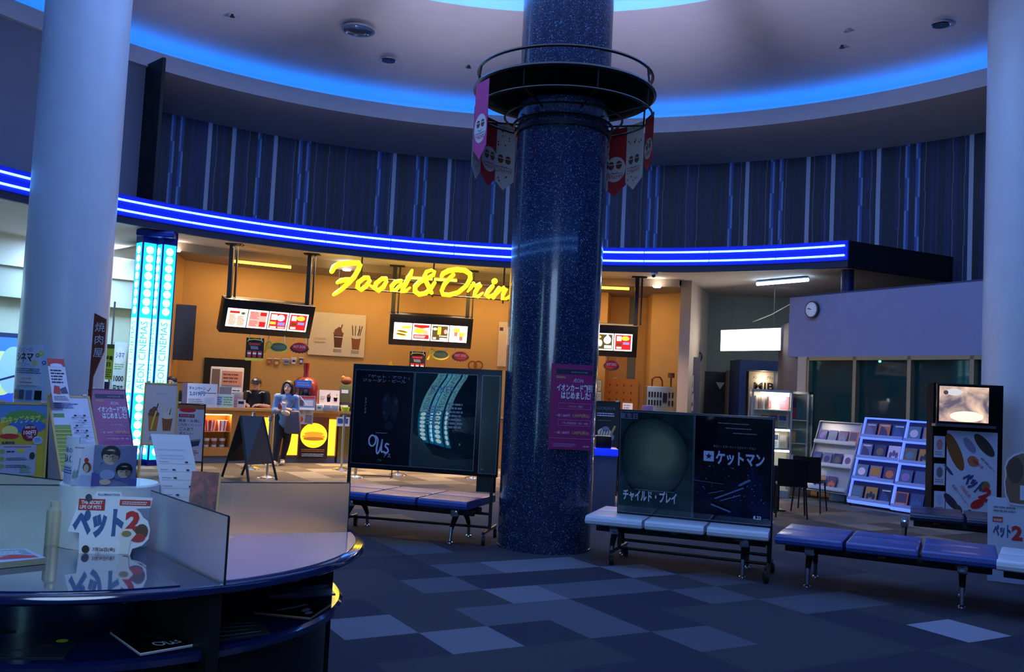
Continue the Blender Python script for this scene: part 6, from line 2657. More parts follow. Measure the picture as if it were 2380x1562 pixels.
m.build('soft_toy', label='small brown soft toy on top of the olive display box', category='toy')
p = counter_pt(803, 17.8)
m = MB()
m.lathe((p.x, p.y, 1.0), [(.001, 0), (.07, 0), (.09, .09), (.08, .09), (.001, .02)], M('bowl_lime', (170, 200, 50), .4), n=24)
m.build('lime_bowl', label='lime green bowl on the counter right end', category='bowl')
# glass display case at the gap, dim, then the counter's right half
g0, g1 = aa(830), aa(786)
t = thing('glass_case', 'glass fronted display case at the right end of the left counter', 'display case', pol(8.9, (g0 + g1) / 2))
m = MB()
m.lathe(C0, [(CO + .02, .1), (CO + .02, .93), (CI - .1, .93), (CI - .1, .1)], M('case_olive_glass', (120, 100, 46), .08, coat=.6), n=6, a0=g0, a1=g1 - .1, closed=True)
m.build('body', t)
m = MB()
m.lathe(C0, [(CO, .93), (CO, .96), (CI - .05, .96), (CI - .05, .93)], STEEL, n=6, a0=g0, a1=g1 - .1, closed=True)
m.build('rail', t)
m = MB()
m.lathe(C0, [(CO + .02, 0), (CO + .02, .1), (CI - .1, .1), (CI - .1, 0)], KICK, n=6, a0=g0, a1=g1 - .1, closed=True)
m.build('kick_base', t)
a = MB()
w, h = .26, .18
a.rect(0, 0, w, h, PAPER)
a.rect(.03, .05, w - .03, h - .03, BLUEP)
p, ya = on_counter_front(797, 980, .0)
a.xf(frame(p, ya, 0, w, h)).build('picture', t)
t = thing('snack_counter', 'right half of the snack bar counter, mostly hidden by poster boards', 'counter', pol(8.9, 85))
m = MB()
m.lathe(C0, [(CO, .0), (CO, .955), (CI - .1, .955), (CI - .1, .0)], WOODO, n=40, a0=APR + 1, a1=g0 - .4, closed=True)
m.build('front', t)
m = MB()
m.lathe(C0, [(CO - .04, .955), (CO - .04, 1.0), (CI, 1.0), (CI, .955)], M('counter_steel_top', (150, 150, 150), .25, .8), n=40, a0=APR + 1, a1=g0 - .4, closed=True)
m.build('countertop', t)
# things over the right counter
p = aty(1459, 944, 18.4)
stand_card(V((p.x, p.y, 1.0)), 0, .2, .43, lambda a, w, h: (a.rect(0, 0, w, h, M('notice_lavender', (196, 196, 208), .5)), a.lines(.02, h * .6, w - .02, h * .95, 3, GREY)), 'price_notice', 'small lavender card peeping over the moss green poster', 'notice')
p = aty(1505, 946, 18.4)
m = MB()
m.box((p.x, p.y, 1.2), (.2, .14, .4), M('box_violet', (70, 60, 130), .4), bev=.01)
m.build('candy_box', label='violet box peeping over the moss green poster board', category='box')
p = aty(1534, 925, 19.35)
t = thing('steel_machine', 'stainless kitchen machine with dark slots right of the orange recess', 'machine', V((p.x, p.y, 0)))
w = .64
m = MB()
m.box((p.x, p.y, .9), (w, .5, 1.8), M('stainless_warm', (176, 166, 140), .3, .85), bev=.015)
m.build('body', t)
m = MB()
for r_ in range(2):
    for c_ in range(5):
        m.box((p.x - .27 + .06 * c_, p.y - .255, 1.63 - .17 * r_), (.035, .02, .11), BLACK)
    for c_ in range(2):
        m.box((p.x + .15 + .07 * c_, p.y - .255, 1.63 - .17 * r_), (.035, .02, .11), BLACK)
m.box((p.x + .06, p.y - .255, 1.57), (.09, .02, .2), BLACK)
m.build('slot', t)
m = MB()
m.tube([V((p.x - .18, p.y, 1.8)), V((p.x - .18, p.y, 1.95)), V((p.x - .12, p.y, 2.0)), V((p.x - .02, p.y, 2.0)), V((p.x + .03, p.y, 1.93)), V((p.x + .04, p.y, 1.8))], .018, M('copper', (150, 80, 40), .3, .8), n=8)
m.tube([V((p.x + .22, p.y, 1.8)), V((p.x + .22, p.y, 2.02))], .018, M('copper', (150, 80, 40), .3, .8), n=8)
m.lathe((p.x + .22, p.y, 2.0), [(.001, 0), (.07, 0), (.07, .1), (.001, .1)], BROWNP, n=14)
m.build('pipe', t)
# dark hot dots on the orange recess wall
a = MB()
w, h = .75, .75
a.rect(0, 0, w, h, M('pegboard_orange', (214, 140, 58), .7))
for k in range(16):
    a.lv = 3
    a.rect(w * (.1 + .22 * (k % 4)), h * (.1 + .22 * (k // 4)), w * (.1 + .22 * (k % 4)) + .03, h * (.1 + .22 * (k // 4)) + .05, M('hook_brown', (130, 76, 30), .5))
p = cyl(1445, 918, 11.6)
a.xf(frame(p, rad(-14), 0, w, h)).build('peg_board', label='orange peg board with small brown hooks in the recess', category='board')

# ================================================================== RIGHT SIDE OF THE HALL
# backlit white sign box hung before the passage wall
c = aty(1742, 790, 19.0)
w, h = 1.67, .463
T = frame(c, rad(-62 + 4), rad(-1), w, h)
t = thing('light_box', 'bright white backlit sign box hanging left of the lilac panel', 'sign', c - V((0, 0, h / 2)))
m = MB()
m.box((w / 2, h / 2, -.06), (w, h, .11), M('lightbox_frame', (190, 190, 190), .4), bev=.005).xf(T)
m.build('housing', t)
a = MB()
a.rect(.01, .01, w - .01, h - .01, M('lightbox_face', (255, 252, 246), emit=5, ecol=(255, 250, 240)))
a.lines(w * .86, h * .38, w * .94, h * .62, 3, M('lightbox_print', (235, 232, 226), emit=4), ragged=.05)
a.xf(T).build('face', t, recalc=False)
for fx in (.15, .85):
    p = T @ V((w * fx, h, -.06))
    m = MB()
    m.tube([p, V((p.x, p.y, 4.02))], .006, M('hanger_grey', (70, 70, 68), .6), n=6)
    m.build('hanger', t)
# clock on the lilac panel
n3 = nP
c = onp(1891, 720)
t = thing('wall_clock', 'round white wall clock on the lilac grey panel', 'clock', c)
R_ = .155
Tck = frame(c + nP * .01, lookyaw(PA, PB), 0, 0, 0)


def dsc(r, d, m, mat, rr=None):
    m.prism([V((r * math.cos(2 * PI * k / 40), r * math.sin(2 * PI * k / 40), d[0])) for k in range(40)], (0, 0, d[1] - d[0]), mat)


m = MB()
dsc(R_, (0, .05), m, M('clock_rim', (60, 56, 62), .4))
m.xf(Tck).build('rim', t)
m = MB()
dsc(R_ * .84, (.05, .055), m, WHITE)
for k in range(12):
    th = k * PI / 6
    m.box((R_ * .7 * math.sin(th), R_ * .7 * math.cos(th), .057), (.008, .008, .003), INK)
m.xf(Tck).build('dial', t)
for nm, ln, deg, ww in (('hour_hand', .07, -70, .012), ('minute_hand', .10, -78, .008)):
    m = MB()
    th = rad(deg)
    m.tube([V((0, 0, .06)), V((ln * math.sin(th), ln * math.cos(th), .06))], ww / 2, INK, n=6)
    m.xf(Tck).build(nm, t)
# cable strung from the panel
m = MB()
a, b = onp(1840, 705), aty(1750, 748, 19.0)
m.tube([a, a.lerp(b, .5) + V((0, 0, -.03)), b], .009, M('cable_pale', (190, 190, 184), .5), n=6)
m.build('cable', label='thin pale cable strung from the lilac panel to the white sign box', category='cable')
# spot lamps at the passage wall
p = aty(1622, 838, 20.0)
t = thing('spot_lamp', 'pair of small lit spot lamps on a dark bracket beside the dark door', 'lamp', p)
m = MB()
m.ball(p + V((.03, .1, .08)), (.09, .09, .12), M('lamp_blue_black', (30, 46, 76), .4))
m.tube([p + V((.03, .1, 0)), p + V((.03, .15, -.25))], .02, BLACK)
m.build('bracket', t)
for dx, dz in ((-.07, 0), (.0, -.05)):
    m = MB()
    m.ball(p + V((dx, -.03, dz)), .032, M('spot_bulb', (255, 236, 200), emit=8))
    m.build('bulb', t)
p = aty(1773, 855, 20.3)
m = MB()
m.ball(p, .035, M('spot_bulb', (255, 236, 200), emit=8))
m.build('downlight', label='tiny lit spot under the blue lintel of the doorway', category='light')
lamp('POINT', p + V((0, -.1, -.25)), 4, (255, 220, 170), .05, name='doorway_spot')
# grey lower wall with the two red and black notices
p0_, p1_ = aty(1580, 900, 19.3), aty(1616, 900, 19.3)
mz = aty(1598, 829, 19.3).z
m = MB()
m.box(((p0_.x + p1_.x) / 2 + .05, 19.45, mz / 2), (p1_.x - p0_.x + .1, .2, mz), M('low_wall_mauve', (104, 96, 102), .8))
struct(m, 'wall_right')


def art_rb(k):
    def f(a, w, h):
        a.rect(0, 0, w, h, M('notice_cream', (220, 206, 206), .5))
        a.rect(0, h * .94, w, h, M('print_wine', (140, 40, 60), .4))
        a.rect(w * .06, h * .25, w * .94, h * .9, M('print_brown_red', (120, 50, 54), .5) if k else M('print_soot', (60, 44, 50), .5))
        a.rect(w * .12, h * .3, w * .45, h * .85, REDP if k else M('notice_cream', (220, 206, 206), .5))
        a.rect(w * .55, h * .45, w * .9, h * .86, M('notice_cream', (220, 206, 206), .5), sh=.02)
        a.text('4DX', w * .5, h * .05, h * .16, INK, w=w * .7, bold=.03)
    return f


for k, (y0, y1, lab) in enumerate(((869, 911, 'upper framed notice on the low mauve wall left of the dark door'), (911, 955, 'lower red framed notice on the low mauve wall left of the dark door'))):
    a_, b_ = aty(1583, y1, 19.3), aty(1613, y0, 19.3)
    w, h = b_.x - a_.x, b_.z - a_.z - .01
    a = MB()
    a.box((w / 2, h / 2, -.01), (w, h, .02), BLACK)
    art_rb(k)(a, w, h)
    a.xf(frame(V(((a_.x + b_.x) / 2, 19.32, (a_.z + b_.z) / 2)), 0, 0, w, h)).build('wall_notice', label=lab, category='notice')
# grey lettered poster in the doorway
a_, b_ = aty(1740, 905, 20.3), aty(1806, 866, 20.3)
w, h = b_.x - a_.x, 1.0
a = MB()
a.box((w / 2, h / 2, -.01), (w, h, .02), PAPER)
a.rect(0, 0, w, h, M('poster_silver', (170, 168, 168), .5))
a.text('メン・イン・ブラック', w * .55, h * .84, h * .06, INK, w=w * .8, bold=.02)
a.text('MIB', w * .55, h * .60, h * .17, INK, w=w * .74, bold=.025)
a.text('インターナショナル', w * .5, h * .5, h * .04, INK, w=w * .4)
a.rect(w * .1, h * .05, w * .9, h * .42, GREY)
a.xf(frame(V(((a_.x + b_.x) / 2, 20.32, b_.z - h / 2)), 0, 0, w, h)).build('doorway_poster', label='silver poster with bold black letters in the blue framed doorway', category='poster')

# ---- lit glass showcase and its unlit neighbour
WFR = M('showcase_frame', (186, 180, 170), .4, .4)
SHL = M('shelf_light', (255, 250, 236), emit=9, ecol=(255, 244, 220))
GLS = acrylic('showcase_glass')


def showcase(c, yaw, w, d, h, label, lit):
    t = thing('glass_showcase', label, 'showcase', c, yaw)
    m = MB()
    for sx in (-1, 1):
        for sy_ in (-1, 1):
            m.box((sx * (w / 2 - .015), sy_ * (d / 2 - .015), h / 2), (.03, .03, h), WFR if lit else STEEL)
    m.box((0, 0, h - .02), (w, d, .04), WFR if lit else STEEL)
    m.box((0, 0, .06), (w, d, .12), WFR if lit else STEEL)
    m.build('frame', t, local=True)
    m = MB()
    if lit:
        m.box((0, d / 2 - .01, h / 2), (w - .06, .01, h - .1), M('showcase_back', (210, 200, 180), .6))
    else:
        m.box((0, d / 2 - .01, h / 2), (w - .06, .01, h - .1), M('case_teal_back', (70, 110, 112), .3))
    m.build('back_panel', t, local=True)
    zs_ = [.45, .80, 1.15, 1.46] if lit else [.5, .9, 1.3]
    for z in zs_:
        m = MB()
        m.box((0, 0, z), (w - .06, d - .04, .012), M('shelf_glass', (190, 220, 216), .1, alpha=1))
        sf = m.build('shelf', t, local=True)
        if lit and z < 1.4:
            m = MB()
            m.box((.02, -d / 2 + .035, z - .02), (w - .1, .02, .03), SHL)
            m.build('shelf_lamp', sf, local=True)
    if lit:
        m = MB()
        m.box((.05, -d / 2 + .06, h - .075), (w - .2, .03, .06), SHL)
        m.build('shelf_lamp', t, local=True)
    m = MB()
    m.box((0, -d / 2 + .004, h / 2), (w - .06, .005, h - .16), GLS)
    for sx in (-1, 1):
        m.box((sx * (w / 2 - .004), 0, h / 2), (.005, d - .06, h - .16), GLS)
    m.build('glass', t, local=True)
    return t


s1 = aty(1789, 1000, 15.6)
s1.z = 0
showcase(s1, rad(-8), .67, .36, 1.80, 'brightly lit glass showcase of goods behind the blue film poster', True)
lamp('AREA', s1 + V((0, -.02, 1.7)), 9, (255, 240, 215), .5, .2, target=s1 + V((0, -.02, 0)), name='showcase_lamp')
s2 = aty(1852, 990, 16.0)
s2.z = 0
showcase(s2, rad(-30), .46, .36, 1.80, 'unlit teal glass showcase right of the lit one', False)
S1T = Matrix.Translation(s1) @ Matrix.Rotation(rad(-8), 4, 'Z')


def in_case(x, z, w, h, col, label, name='goods', cat='goods', y=.02, lean=.1):
    p = S1T @ V((x, y, z + h / 2 + .008))
    a = MB()
    a.box((w / 2, h / 2, -.006), (w, h, .012), M('goods_%d_%d_%d' % col, col, .5))
    rr = random.Random(int((x + 2) * 100 + z * 10))
    a.rect(w * .1, h * .55, w * .9, h * .9, M('goods_p%d' % rr.randint(0, 3), ((70, 60, 70), (200, 190, 190), (150, 60, 60), (80, 80, 130))[rr.randint(0, 3)], .5))
    a.lines(w * .1, h * .1, w * .8, h * .45, 3, GREY, seed=rr.randint(0, 99))
    return a.xf(frame(p, rad(-8), lean, w, h)).build(name, label=label, category=cat, group='goods in the lit showcase')


for k, (x, c) in enumerate(((-.26, (150, 140, 136)), (-.20, (120, 100, 90)), (-.14, (170, 160, 150)), (-.08, (110, 90, 84)))):
    p = S1T @ V((x, .0, 1.17))
    m = MB()
    m.prism([S1T @ V((x + dx, -.1 + dy, 1.47 + dz)) - V((0, 0, 0)) for dx, dy, dz in ((0, 0, .0), (0, .22, .0), (.0, .22, .22), (.0, .0, .22))], S1T.to_3x3() @ V((.035, 0, 0)), M('shirt_%d' % k, c, .8))
    m.build('folded_shirt', label='%s shirt in the row on the top shelf of the lit showcase' % ('light grey', 'taupe', 'pale', 'dark taupe')[k], category='shirt', group='shirts in the lit showcase')
in_case(-.02, 1.47, .07, .23, (190, 60, 60), 'red item beside the shirts on the top shelf of the showcase')
in_case(.08, 1.47, .13, .23, (214, 204, 190), 'cream booklet on the top shelf of the showcase')
in_case(.22, 1.47, .14, .24, (176, 90, 110), 'rose booklet at the right of the showcase top shelf')
in_case(-.08, 1.16, .12, .2, (150, 80, 50), 'rust booklet on the second lit shelf of the showcase')
in_case(.06, 1.16, .15, .22, (190, 140, 70), 'golden brown booklet on the second lit shelf of the showcase')
in_case(.21, 1.16, .15, .22, (210, 180, 130), 'tan booklet at the right of the second lit shelf')
in_case(-.05, .81, .14, .24, (120, 120, 170), 'violet leaflet on the third lit shelf of the showcase')
in_case(.10, .81, .12, .25, (236, 232, 226), 'white leaflet on the third lit shelf of the showcase')
in_case(.23, .81, .13, .24, (190, 170, 140), 'sand coloured leaflet on the third lit shelf of the showcase')
for k, (z, c, lab) in enumerate(((1.31, (150, 60, 60), 'red packet on the top shelf of the unlit teal showcase'), (1.5, (60, 54, 60), 'dark packet above the red one in the unlit teal showcase'), (.91, (190, 150, 100), 'tan packet on the middle shelf of the unlit teal showcase'), (.51, (210, 210, 200), 'white packet on the low shelf of the unlit teal showcase'))):
    p = s2 + V((-.12, -.08, z + .1))
    m = MB()
    m.box(p, (.14, .08, .18), M('packet_%d' % k, c, .5), bev=.01)
    m.build('packet', label=lab, category='packet')

# ---- black stacking chairs
CHB = M('chair_black', (9, 9, 12), .4)


def chair(loc, yaw, label):
    t = thing('stacking_chair', label, 'chair', loc, yaw, group='black chairs before the showcases')
    m = MB()
    m.box((0, .0, .45), (.42, .42, .035), CHB, bev=.015)
    m.build('seat', t, local=True)
    m = MB()
    a = []
    for i in range(7):
        x = -.2 + .4 * i / 6
        b = .05 * (1 - (x / .2) ** 2)
        a.append((x, b))
    vs, fs = [], []
    for x, b in a:
        for z in (.46, .56, .7, .82):
            vs.append(V((x, -.20 - b - .05 * (z - .46) / .36, z)))
            vs.append(V((x, -.185 - b - .05 * (z - .46) / .36, z)))
    n = 8
    for i in range(6):
        for j in range(3):
            q = i * n + 2 * j
            fs.append((q, q + 2, q + n + 2, q + n))
            fs.append((q + 1, q + n + 1, q + n + 3, q + 3))
    for i in range(6):
        fs.append((i * n, i * n + n, i * n + n + 1, i * n + 1))
        fs.append((i * n + 6, i * n + 7, i * n + n + 7, i * n + n + 6))
    for j in range(3):
        fs.append((2 * j, 2 * j + 1, 2 * j + 3, 2 * j + 2))
        q = 6 * n + 2 * j
        fs.append((q, q + 2, q + 3, q + 1))
    m.faces(vs, fs, CHB, True)
    m.build('backrest', t, local=True)
    for sx in (-1, 1):
        for sy_ in (-1, 1):
            m = MB()
            m.tube([(sx * .18, sy_ * .17, .44), (sx * .21, sy_ * .24, .0)], .012, CHB, n=8)
            m.build('leg', t, local=True)
    return t


ch = atz(1842, 1203)
chair(V((ch.x, ch.y + .1, 0)), rad(-14), 'black stacking chair nearest the blue film poster board')
ch = atz(1893, 1193)
chair(V((ch.x, ch.y + .25, 0)), rad(-30), 'black stacking chair with its back to the silver leaflet rack')
p = atz(1838, 1206)
m = MB()
m.box((p.x, p.y + .95, .33), (.2, .14, .66), M('pedestal_black', (10, 10, 13), .5), bev=.01)
m.box((p.x, p.y + .95, .01), (.34, .3, .02), M('pedestal_black', (10, 10, 13), .5))
m.build('pedestal', label='dark square pedestal between the black chairs', category='stand')
ch = atz(1815, 1190)

# ---- leaflet racks
LEDF = M('rack_blue_lit_edge', (110, 140, 255), emit=.8, ecol=(96, 128, 255))
RSIL = M('rack_silver', (176, 172, 178), .35, .5)
RBAC = M('rack_back_blue', (16, 22, 84), .5)
covers = [(86, 60, 90), (160, 80, 50), (40, 50, 90), (120, 120, 160), (60, 60, 110), (170, 150, 160), (70, 90, 110), (110, 80, 130), (90, 70, 110), (130, 110, 90), (200, 140, 60), (40, 44, 80), (56, 66, 96), (80, 100, 150)]


def leaflet_cover(a, w, h, k, lit):
    rr = random.Random(k * 7 + 1)
    c = covers[k % len(covers)]
    a.box((w / 2, h / 2, -.004), (w, h, .008), M('leaf_cover_%d' % (k % len(covers)), tuple(min(255, int(q * 1.35 + 12)) for q in c), .4))
    c2 = covers[(k * 5 + 3) % len(covers)]
    m2 = M('leaf_cover_%d' % ((k * 5 + 3) % len(covers)), c2, .4)
    typ = rr.randint(0, 3)
    if typ == 0:
        a.ell(w * .5, h * .55, w * .32, h * .25, m2)
        a.rect(w * .15, h * .1, w * .85, h * .2, PAPER)
    elif typ == 1:
        a.poly([(w * .08, h * .06), (w * .9, h * .2), (w * .7, h * .6), (w * .2, h * .9)], m2)
        a.rect(w * .2, h * .84, w * .9, h * .92, PAPER)
    elif typ == 2:
        for q in range(3):
            a.ell(w * (.25 + .25 * q), h * (.4 + .12 * (q % 2)), w * .13, h * .2, m2)
        a.rect(w * .1, h * .12, w * .9, h * .22, PAPER)
    else:
        a.rect(w * .1, h * .35, w * .9, h * .92, m2)
        a.lines(w * .12, h * .08, w * .88, h * .3, 3, PAPER, seed=k)


ordw = ('first', 'second', 'third', 'fourth')
shw = {4: ('top', 'second', 'third', 'bottom'), 3: ('top', 'middle', 'bottom')}


def rack(c, yaw, lean, w, h, label, rackname, nsh, per, seed, lit, skip=()):
    T = frame(c, yaw, lean, w, h)
    foot = T @ V((w / 2, 0, 0))
    t = thing('leaflet_rack', label, 'leaflet rack', V((foot.x, foot.y, 0)))
    m = MB()
    m.box((w / 2, h / 2, -.03), (w, h, .02), RBAC if lit else RSIL)
    m.xf(T).build('back_panel', t)
    m = MB()
    b = .017
    F_ = LEDF if lit else RSIL
    for x0, y0, x1, y1 in ((-b, -b, 0, h + b), (w, -b, w + b, h + b), (0, h, w, h + b), (0, -b, w, 0)):
        m.box(((x0 + x1) / 2, (y0 + y1) / 2, .0), (x1 - x0, y1 - y0, .05), F_)
    m.xf(T).build('frame', t)
    sh = h / nsh
    for i in range(nsh):
        y = h - sh * (i + 1)
        m = MB()
        m.box((w / 2, y + .012, .02), (w, .013, .09), F_)
        sf = m.xf(T).build('shelf', t)
        m = MB()
        m.box((w / 2, y + .045, .066), (w, .05, .004), M('rack_lip_glass', (170, 180, 230), .1) if lit else M('rack_lip_white', (210, 206, 206), .3))
        m.xf(T).build('shelf_lip', sf)
        lw = w / per * .84
        lh = min(sh * .72, lw * 1.42)
        for j in range(per):
            if (i, j) in skip:
                continue
            a = MB()
            leaflet_cover(a, lw, lh, seed + i * per + j, lit)
            a.xf(T @ Matrix.Translation(V((w / per * (j + .5) - lw / 2, y + .024, .012)))).build('film_leaflet', label='%s leaflet on the %s shelf of the %s' % (ordw[j], shw[nsh][i], rackname), category='leaflet', group='leaflets in the racks', recalc=False)
    for fx in (.02, .98):
        p = T @ V((w * fx, 0, -.02))
        q = T @ V((w * fx, h * .75, -.03))
        un = T.to_3x3() @ V((0, 0, 1))
        m = MB()
        m.tube([p, V((p.x, p.y, 0))], .014, BLACK, n=8)
        r = V((q.x, q.y, 0)) - V((un.x, un.y, 0)) * .02
        m.tube([q, r], .014, BLACK, n=8)
        m.build('leg', t)
    return t


yr = rad(-55)
c1 = aty(2041, 1073, 14.6)
rack(c1, yr, rad(17.5), .735, 1.40, 'blue edged leaflet rack, left of the pair beside the screen stand', 'left blue edged rack', 4, 3, 0, True)
c2 = aty(2147, 1086, 13.95)
rack(c2, yr, rad(17), .76, 1.40, 'blue edged leaflet rack partly hidden by the screen stand', 'blue edged rack beside the screen stand', 4, 3, 20, True, skip=((0, 2), (1, 2), (2, 2)))
c3 = aty(1936, 1062, 15.3)
rack(c3, yr, rad(20), .80, 1.20, 'silver leaflet rack standing left of the blue edged racks', 'silver rack', 3, 4, 40, False, skip=((2, 3),))
p = atz(1944, 1165)
m = MB()
m.box((p.x, p.y, .09), (.22, .16, .18), M('case_mint_white', (190, 204, 200), .4), bev=.02)
m.tube([p + V((-.06, 0, .18)), p + V((-.06, 0, .3)), p + V((.06, 0, .3)), p + V((.06, 0, .18))], .008, STEEL, n=6)
m.build('small_case', label='small white case on the floor under the silver rack', category='case')

# ---- screen stand
yt = rad(-8)
b0 = V((aty(2248, 1080, 12.5).x, 12.5, 0))
ux = V((math.cos(yt), math.sin(yt), 0))
un = V((math.sin(yt), -math.cos(yt), 0))
t = thing('screen_stand', 'tall black stand with a screen on top and a white film poster below', 'stand', b0)
# front panel
def ts(px, py):
    d = ray(px, py)
    k = (b0 - CAM).dot(un) / d.dot(un)
    return CAM + d * k


zt = ts(2250, 893).z
xl, xr = (ts(2168, 1050) - b0).dot(ux), (ts(2331, 1050) - b0).dot(ux)
m = MB()
TB = Matrix.Translation(b0) @ Matrix.Rotation(yt, 4, 'Z')
m.box(((xl + xr) / 2, .16, zt / 2 + .02), (xr - xl, .28, zt - .04), M('stand_black', (10, 10, 14), .7, spec=.15))
m.xf(TB).build('cabinet', t)
sc0, sc1 = ts(2178, 978), ts(2294, 902)
sw, sh_ = (sc1 - sc0).dot(ux), sc1.z - sc0.z
a = MB()
a.box((sw / 2, sh_ / 2, -.03), (sw + .06, sh_ + .07, .07), M('screen_bezel', (14, 14, 18), .25), bev=.008)
a.lv = 8
SCR = cloudy('screen_picture', (84, 76, 88), (236, 196, 160), 3.2, .3, emit=1.0, dist=.8, detail=3, lo=.36, hi=.7)
a.rect(0, 0, sw, sh_, SCR)
a.ell(sw * .56, sh_ * .16, sw * .34, sh_ * .15, M('screen_glow', (255, 222, 186), emit=1.0))
a.ell(sw * .3, sh_ * .84, sw * .16, sh_ * .10, M('screen_pale', (206, 200, 190), emit=.75))
a.ell(sw * .13, sh_ * .82, sw * .05, sh_ * .06, M('screen_dark', (90, 80, 74), emit=.4))
a.map(lambda p: V((p.x, p.y, p.z + .02)))
a.xf(frame(sc0.lerp(sc1, .5) + un * .05, yt, 0, sw, sh_)).build('screen', t, recalc=False)
m = MB()
p = ts(2236, 990)
m.box((0, 0, 0), (sw + .14, .16, .035), STEEL)
m.xf(Matrix.Translation(p + un * .06) @ Matrix.Rotation(yt, 4, 'Z')).build('ledge', t)
# white film poster with plain coloured blots in place of the animals
q0, q1 = ts(2196, 1191), ts(2317, 1006)
w, h = (q1 - q0).dot(ux), q1.z - q0.z
a = MB()
a.box((w / 2, h / 2, -.006), (w, h, .012), M('print_cold_white', (206, 212, 232), .15, coat=.6))
for cx, cy, rx, ry, rot, col in ((.16, .74, .12, .24, 22, (140, 90, 44)), (.45, .83, .08, .11, 35, (140, 140, 170)), (.74, .84, .11, .17, 40, (70, 64, 54)), (.76, .34, .10, .07, -30, (140, 110, 60)),
                                 (.10, .14, .08, .12, 40, (60, 54, 74)), (.25, .05, .07, .06, 30, (90, 70, 60)), (.52, .64, .12, .06, -40, (190, 110, 80)), (.04, .52, .03, .08, 40, (70, 76, 110)), (.47, .035, .04, .02, 0, (50, 56, 90))):
    a.ell(w * cx, h * cy, w * rx, h * ry, M('blot_%d' % int(cx * 100 + cy * 10), col, .4), rot=rot)
a.text('ペット', w * .46, h * .33, h * .13, M('print_title_navy', (54, 74, 130), .3), w=w * .44, bold=.07, rot=-38)
a.text('2', w * .72, h * .19, h * .15, REDP, bold=.06, rot=-30)
a.ell(w * .62, h * .13, w * .15, h * .05, REDP, rot=30)
a.text('THE SECRET LIFE', w * .60, h * .60, h * .03, REDP, w=w * .26, bold=.02, rot=-38)
a.text('最高の相棒と出会った', w * .80, h * .60, h * .022, INK, w=h * .22, rot=-45)
a.text('7月26日(金)', w * .36, h * .26, h * .035, REDP, w=w * .3, rot=-52)
a.text('全国ロードショー', w * .26, h * .22, h * .026, INK, w=h * .3, rot=-52)
a.xf(frame(q0.lerp(q1, .5) + un * .03, yt, 0, w, h)).build('film_poster', t, recalc=False)
for k, (y0, y1) in enumerate(((1062, 1014), (1126, 1078), (1190, 1142))):
    r0, r1 = ts(2169, y1 + 0), ts(2195, y0)
    r0, r1 = ts(2169, y0), ts(2195, y1)
    w, h = (r1 - r0).dot(ux), r1.z - r0.z
    a = MB()
    a.box((w / 2, h / 2, -.004), (w, h, .008), M('side_leaf', (196, 200, 220), .4))
    a.ell(w * .5, h * .6, w * .3, h * .25, (M('blot_rose', (190, 130, 130), .4), M('blot_grey', (110, 110, 120), .4), LIL)[k])
    a.lines(w * .1, h * .1, w * .9, h * .3, 2, GREY, seed=k)
    a.xf(frame(r0.lerp(r1, .5) + un * .03, yt, 0, w, h)).build('side_leaflet', t, recalc=False)
# dark padded bench between the screen stand and the near benches
b4 = bench((5.18, 10.35), rad(-24), M('vinyl_night', (20, 28, 62), .4, coat=.2), 'dark padded bench standing before the screen stand', n=2)
# white film standee at the right edge, plain brown rounded shape instead of the cartoon head
sd = aty(2338, 1250, 8.75)
sd.z = 0
t = thing('film_standee', 'white cardboard film standee with a rounded brown shape behind the right benches', 'standee', sd)
ys = rad(-24)
Ts = Matrix.Translation(V((sd.x, 8.75, 0))) @ Matrix.Rotation(ys, 4, 'Z') @ Matrix.Rotation(rad(90), 4, 'X')


def us(px, py):
    d = ray(px, py)
    nn = V((math.sin(ys), -math.cos(ys), 0))
    k = (V((sd.x, 8.75, CH)) - CAM).dot(nn) / d.dot(nn)
    p = CAM + d * k
    q = Ts.inverted() @ p
    return (q.x, q.y)


a = MB()
out = [us(2296, 1262), us(2420, 1285), us(2420, 1166), us(2296, 1154)]
out[0] = (out[0][0], 0.0)
out[1] = (out[1][0], 0.0)
a.prism([V((x, y, -.012)) for x, y in out], (0, 0, .012), M('standee_white', (200, 208, 226), .5))
a.lv = 4
x0, y1 = us(2300, 1236)
wid = us(2380, 1236)[0] - x0
a.text('ペット', x0 + wid * .36, y1 - .03, .10, M('print_title_navy', (54, 74, 130), .3), w=wid * .52, bold=.05)
a.text('2', x0 + wid * .80, y1 - .05, .13, REDP, bold=.05)
a.rect(x0 + wid * .08, y1 + .10, x0 + wid * .38, y1 + .15, REDP)
a.text('THE SECRET', x0 + wid * .23, y1 + .11, .022, WHITE, w=wid * .26, bold=.03)
a.lines(x0 + wid * .1, y1 + .19, x0 + wid * .9, y1 + .26, 2, GREY, seed=3)
a.xf(Ts).build('panel', t, recalc=False)
a = MB()
pts = [us(*q) for q in ((2345, 1172), (2336, 1150), (2333, 1120), (2337, 1106), (2334, 1085), (2342, 1067), (2356, 1056), (2375, 1050), (2410, 1050), (2440, 1070), (2450, 1120), (2440, 1178), (2372, 1176))]
a.prism([V((x, y, .004)) for x, y in pts], (0, 0, .012), M('standee_edge', (206, 210, 222), .5))
a.lv = 28
cx = sum(p[0] for p in pts) / len(pts)
cy = sum(p[1] for p in pts) / len(pts)
a.poly([(cx + (x - cx) * .93, cy + (y - cy) * .93) for x, y in pts], M('standee_brown', (124, 96, 70), .6))
p0_, p1_ = us(2346, 1120), us(2372, 1066)
a.ell((p0_[0] + p1_[0]) / 2, (p0_[1] + p1_[1]) / 2, abs(p1_[0] - p0_[0]) * .75, abs(p1_[1] - p0_[1]) * .55, M('standee_dark_brown', (84, 64, 50), .6))
p0_, p1_ = us(2370, 1162), us(2400, 1130)
a.rect(p0_[0], p0_[1], p1_[0], p1_[1], M('standee_white', (200, 208, 226), .5))
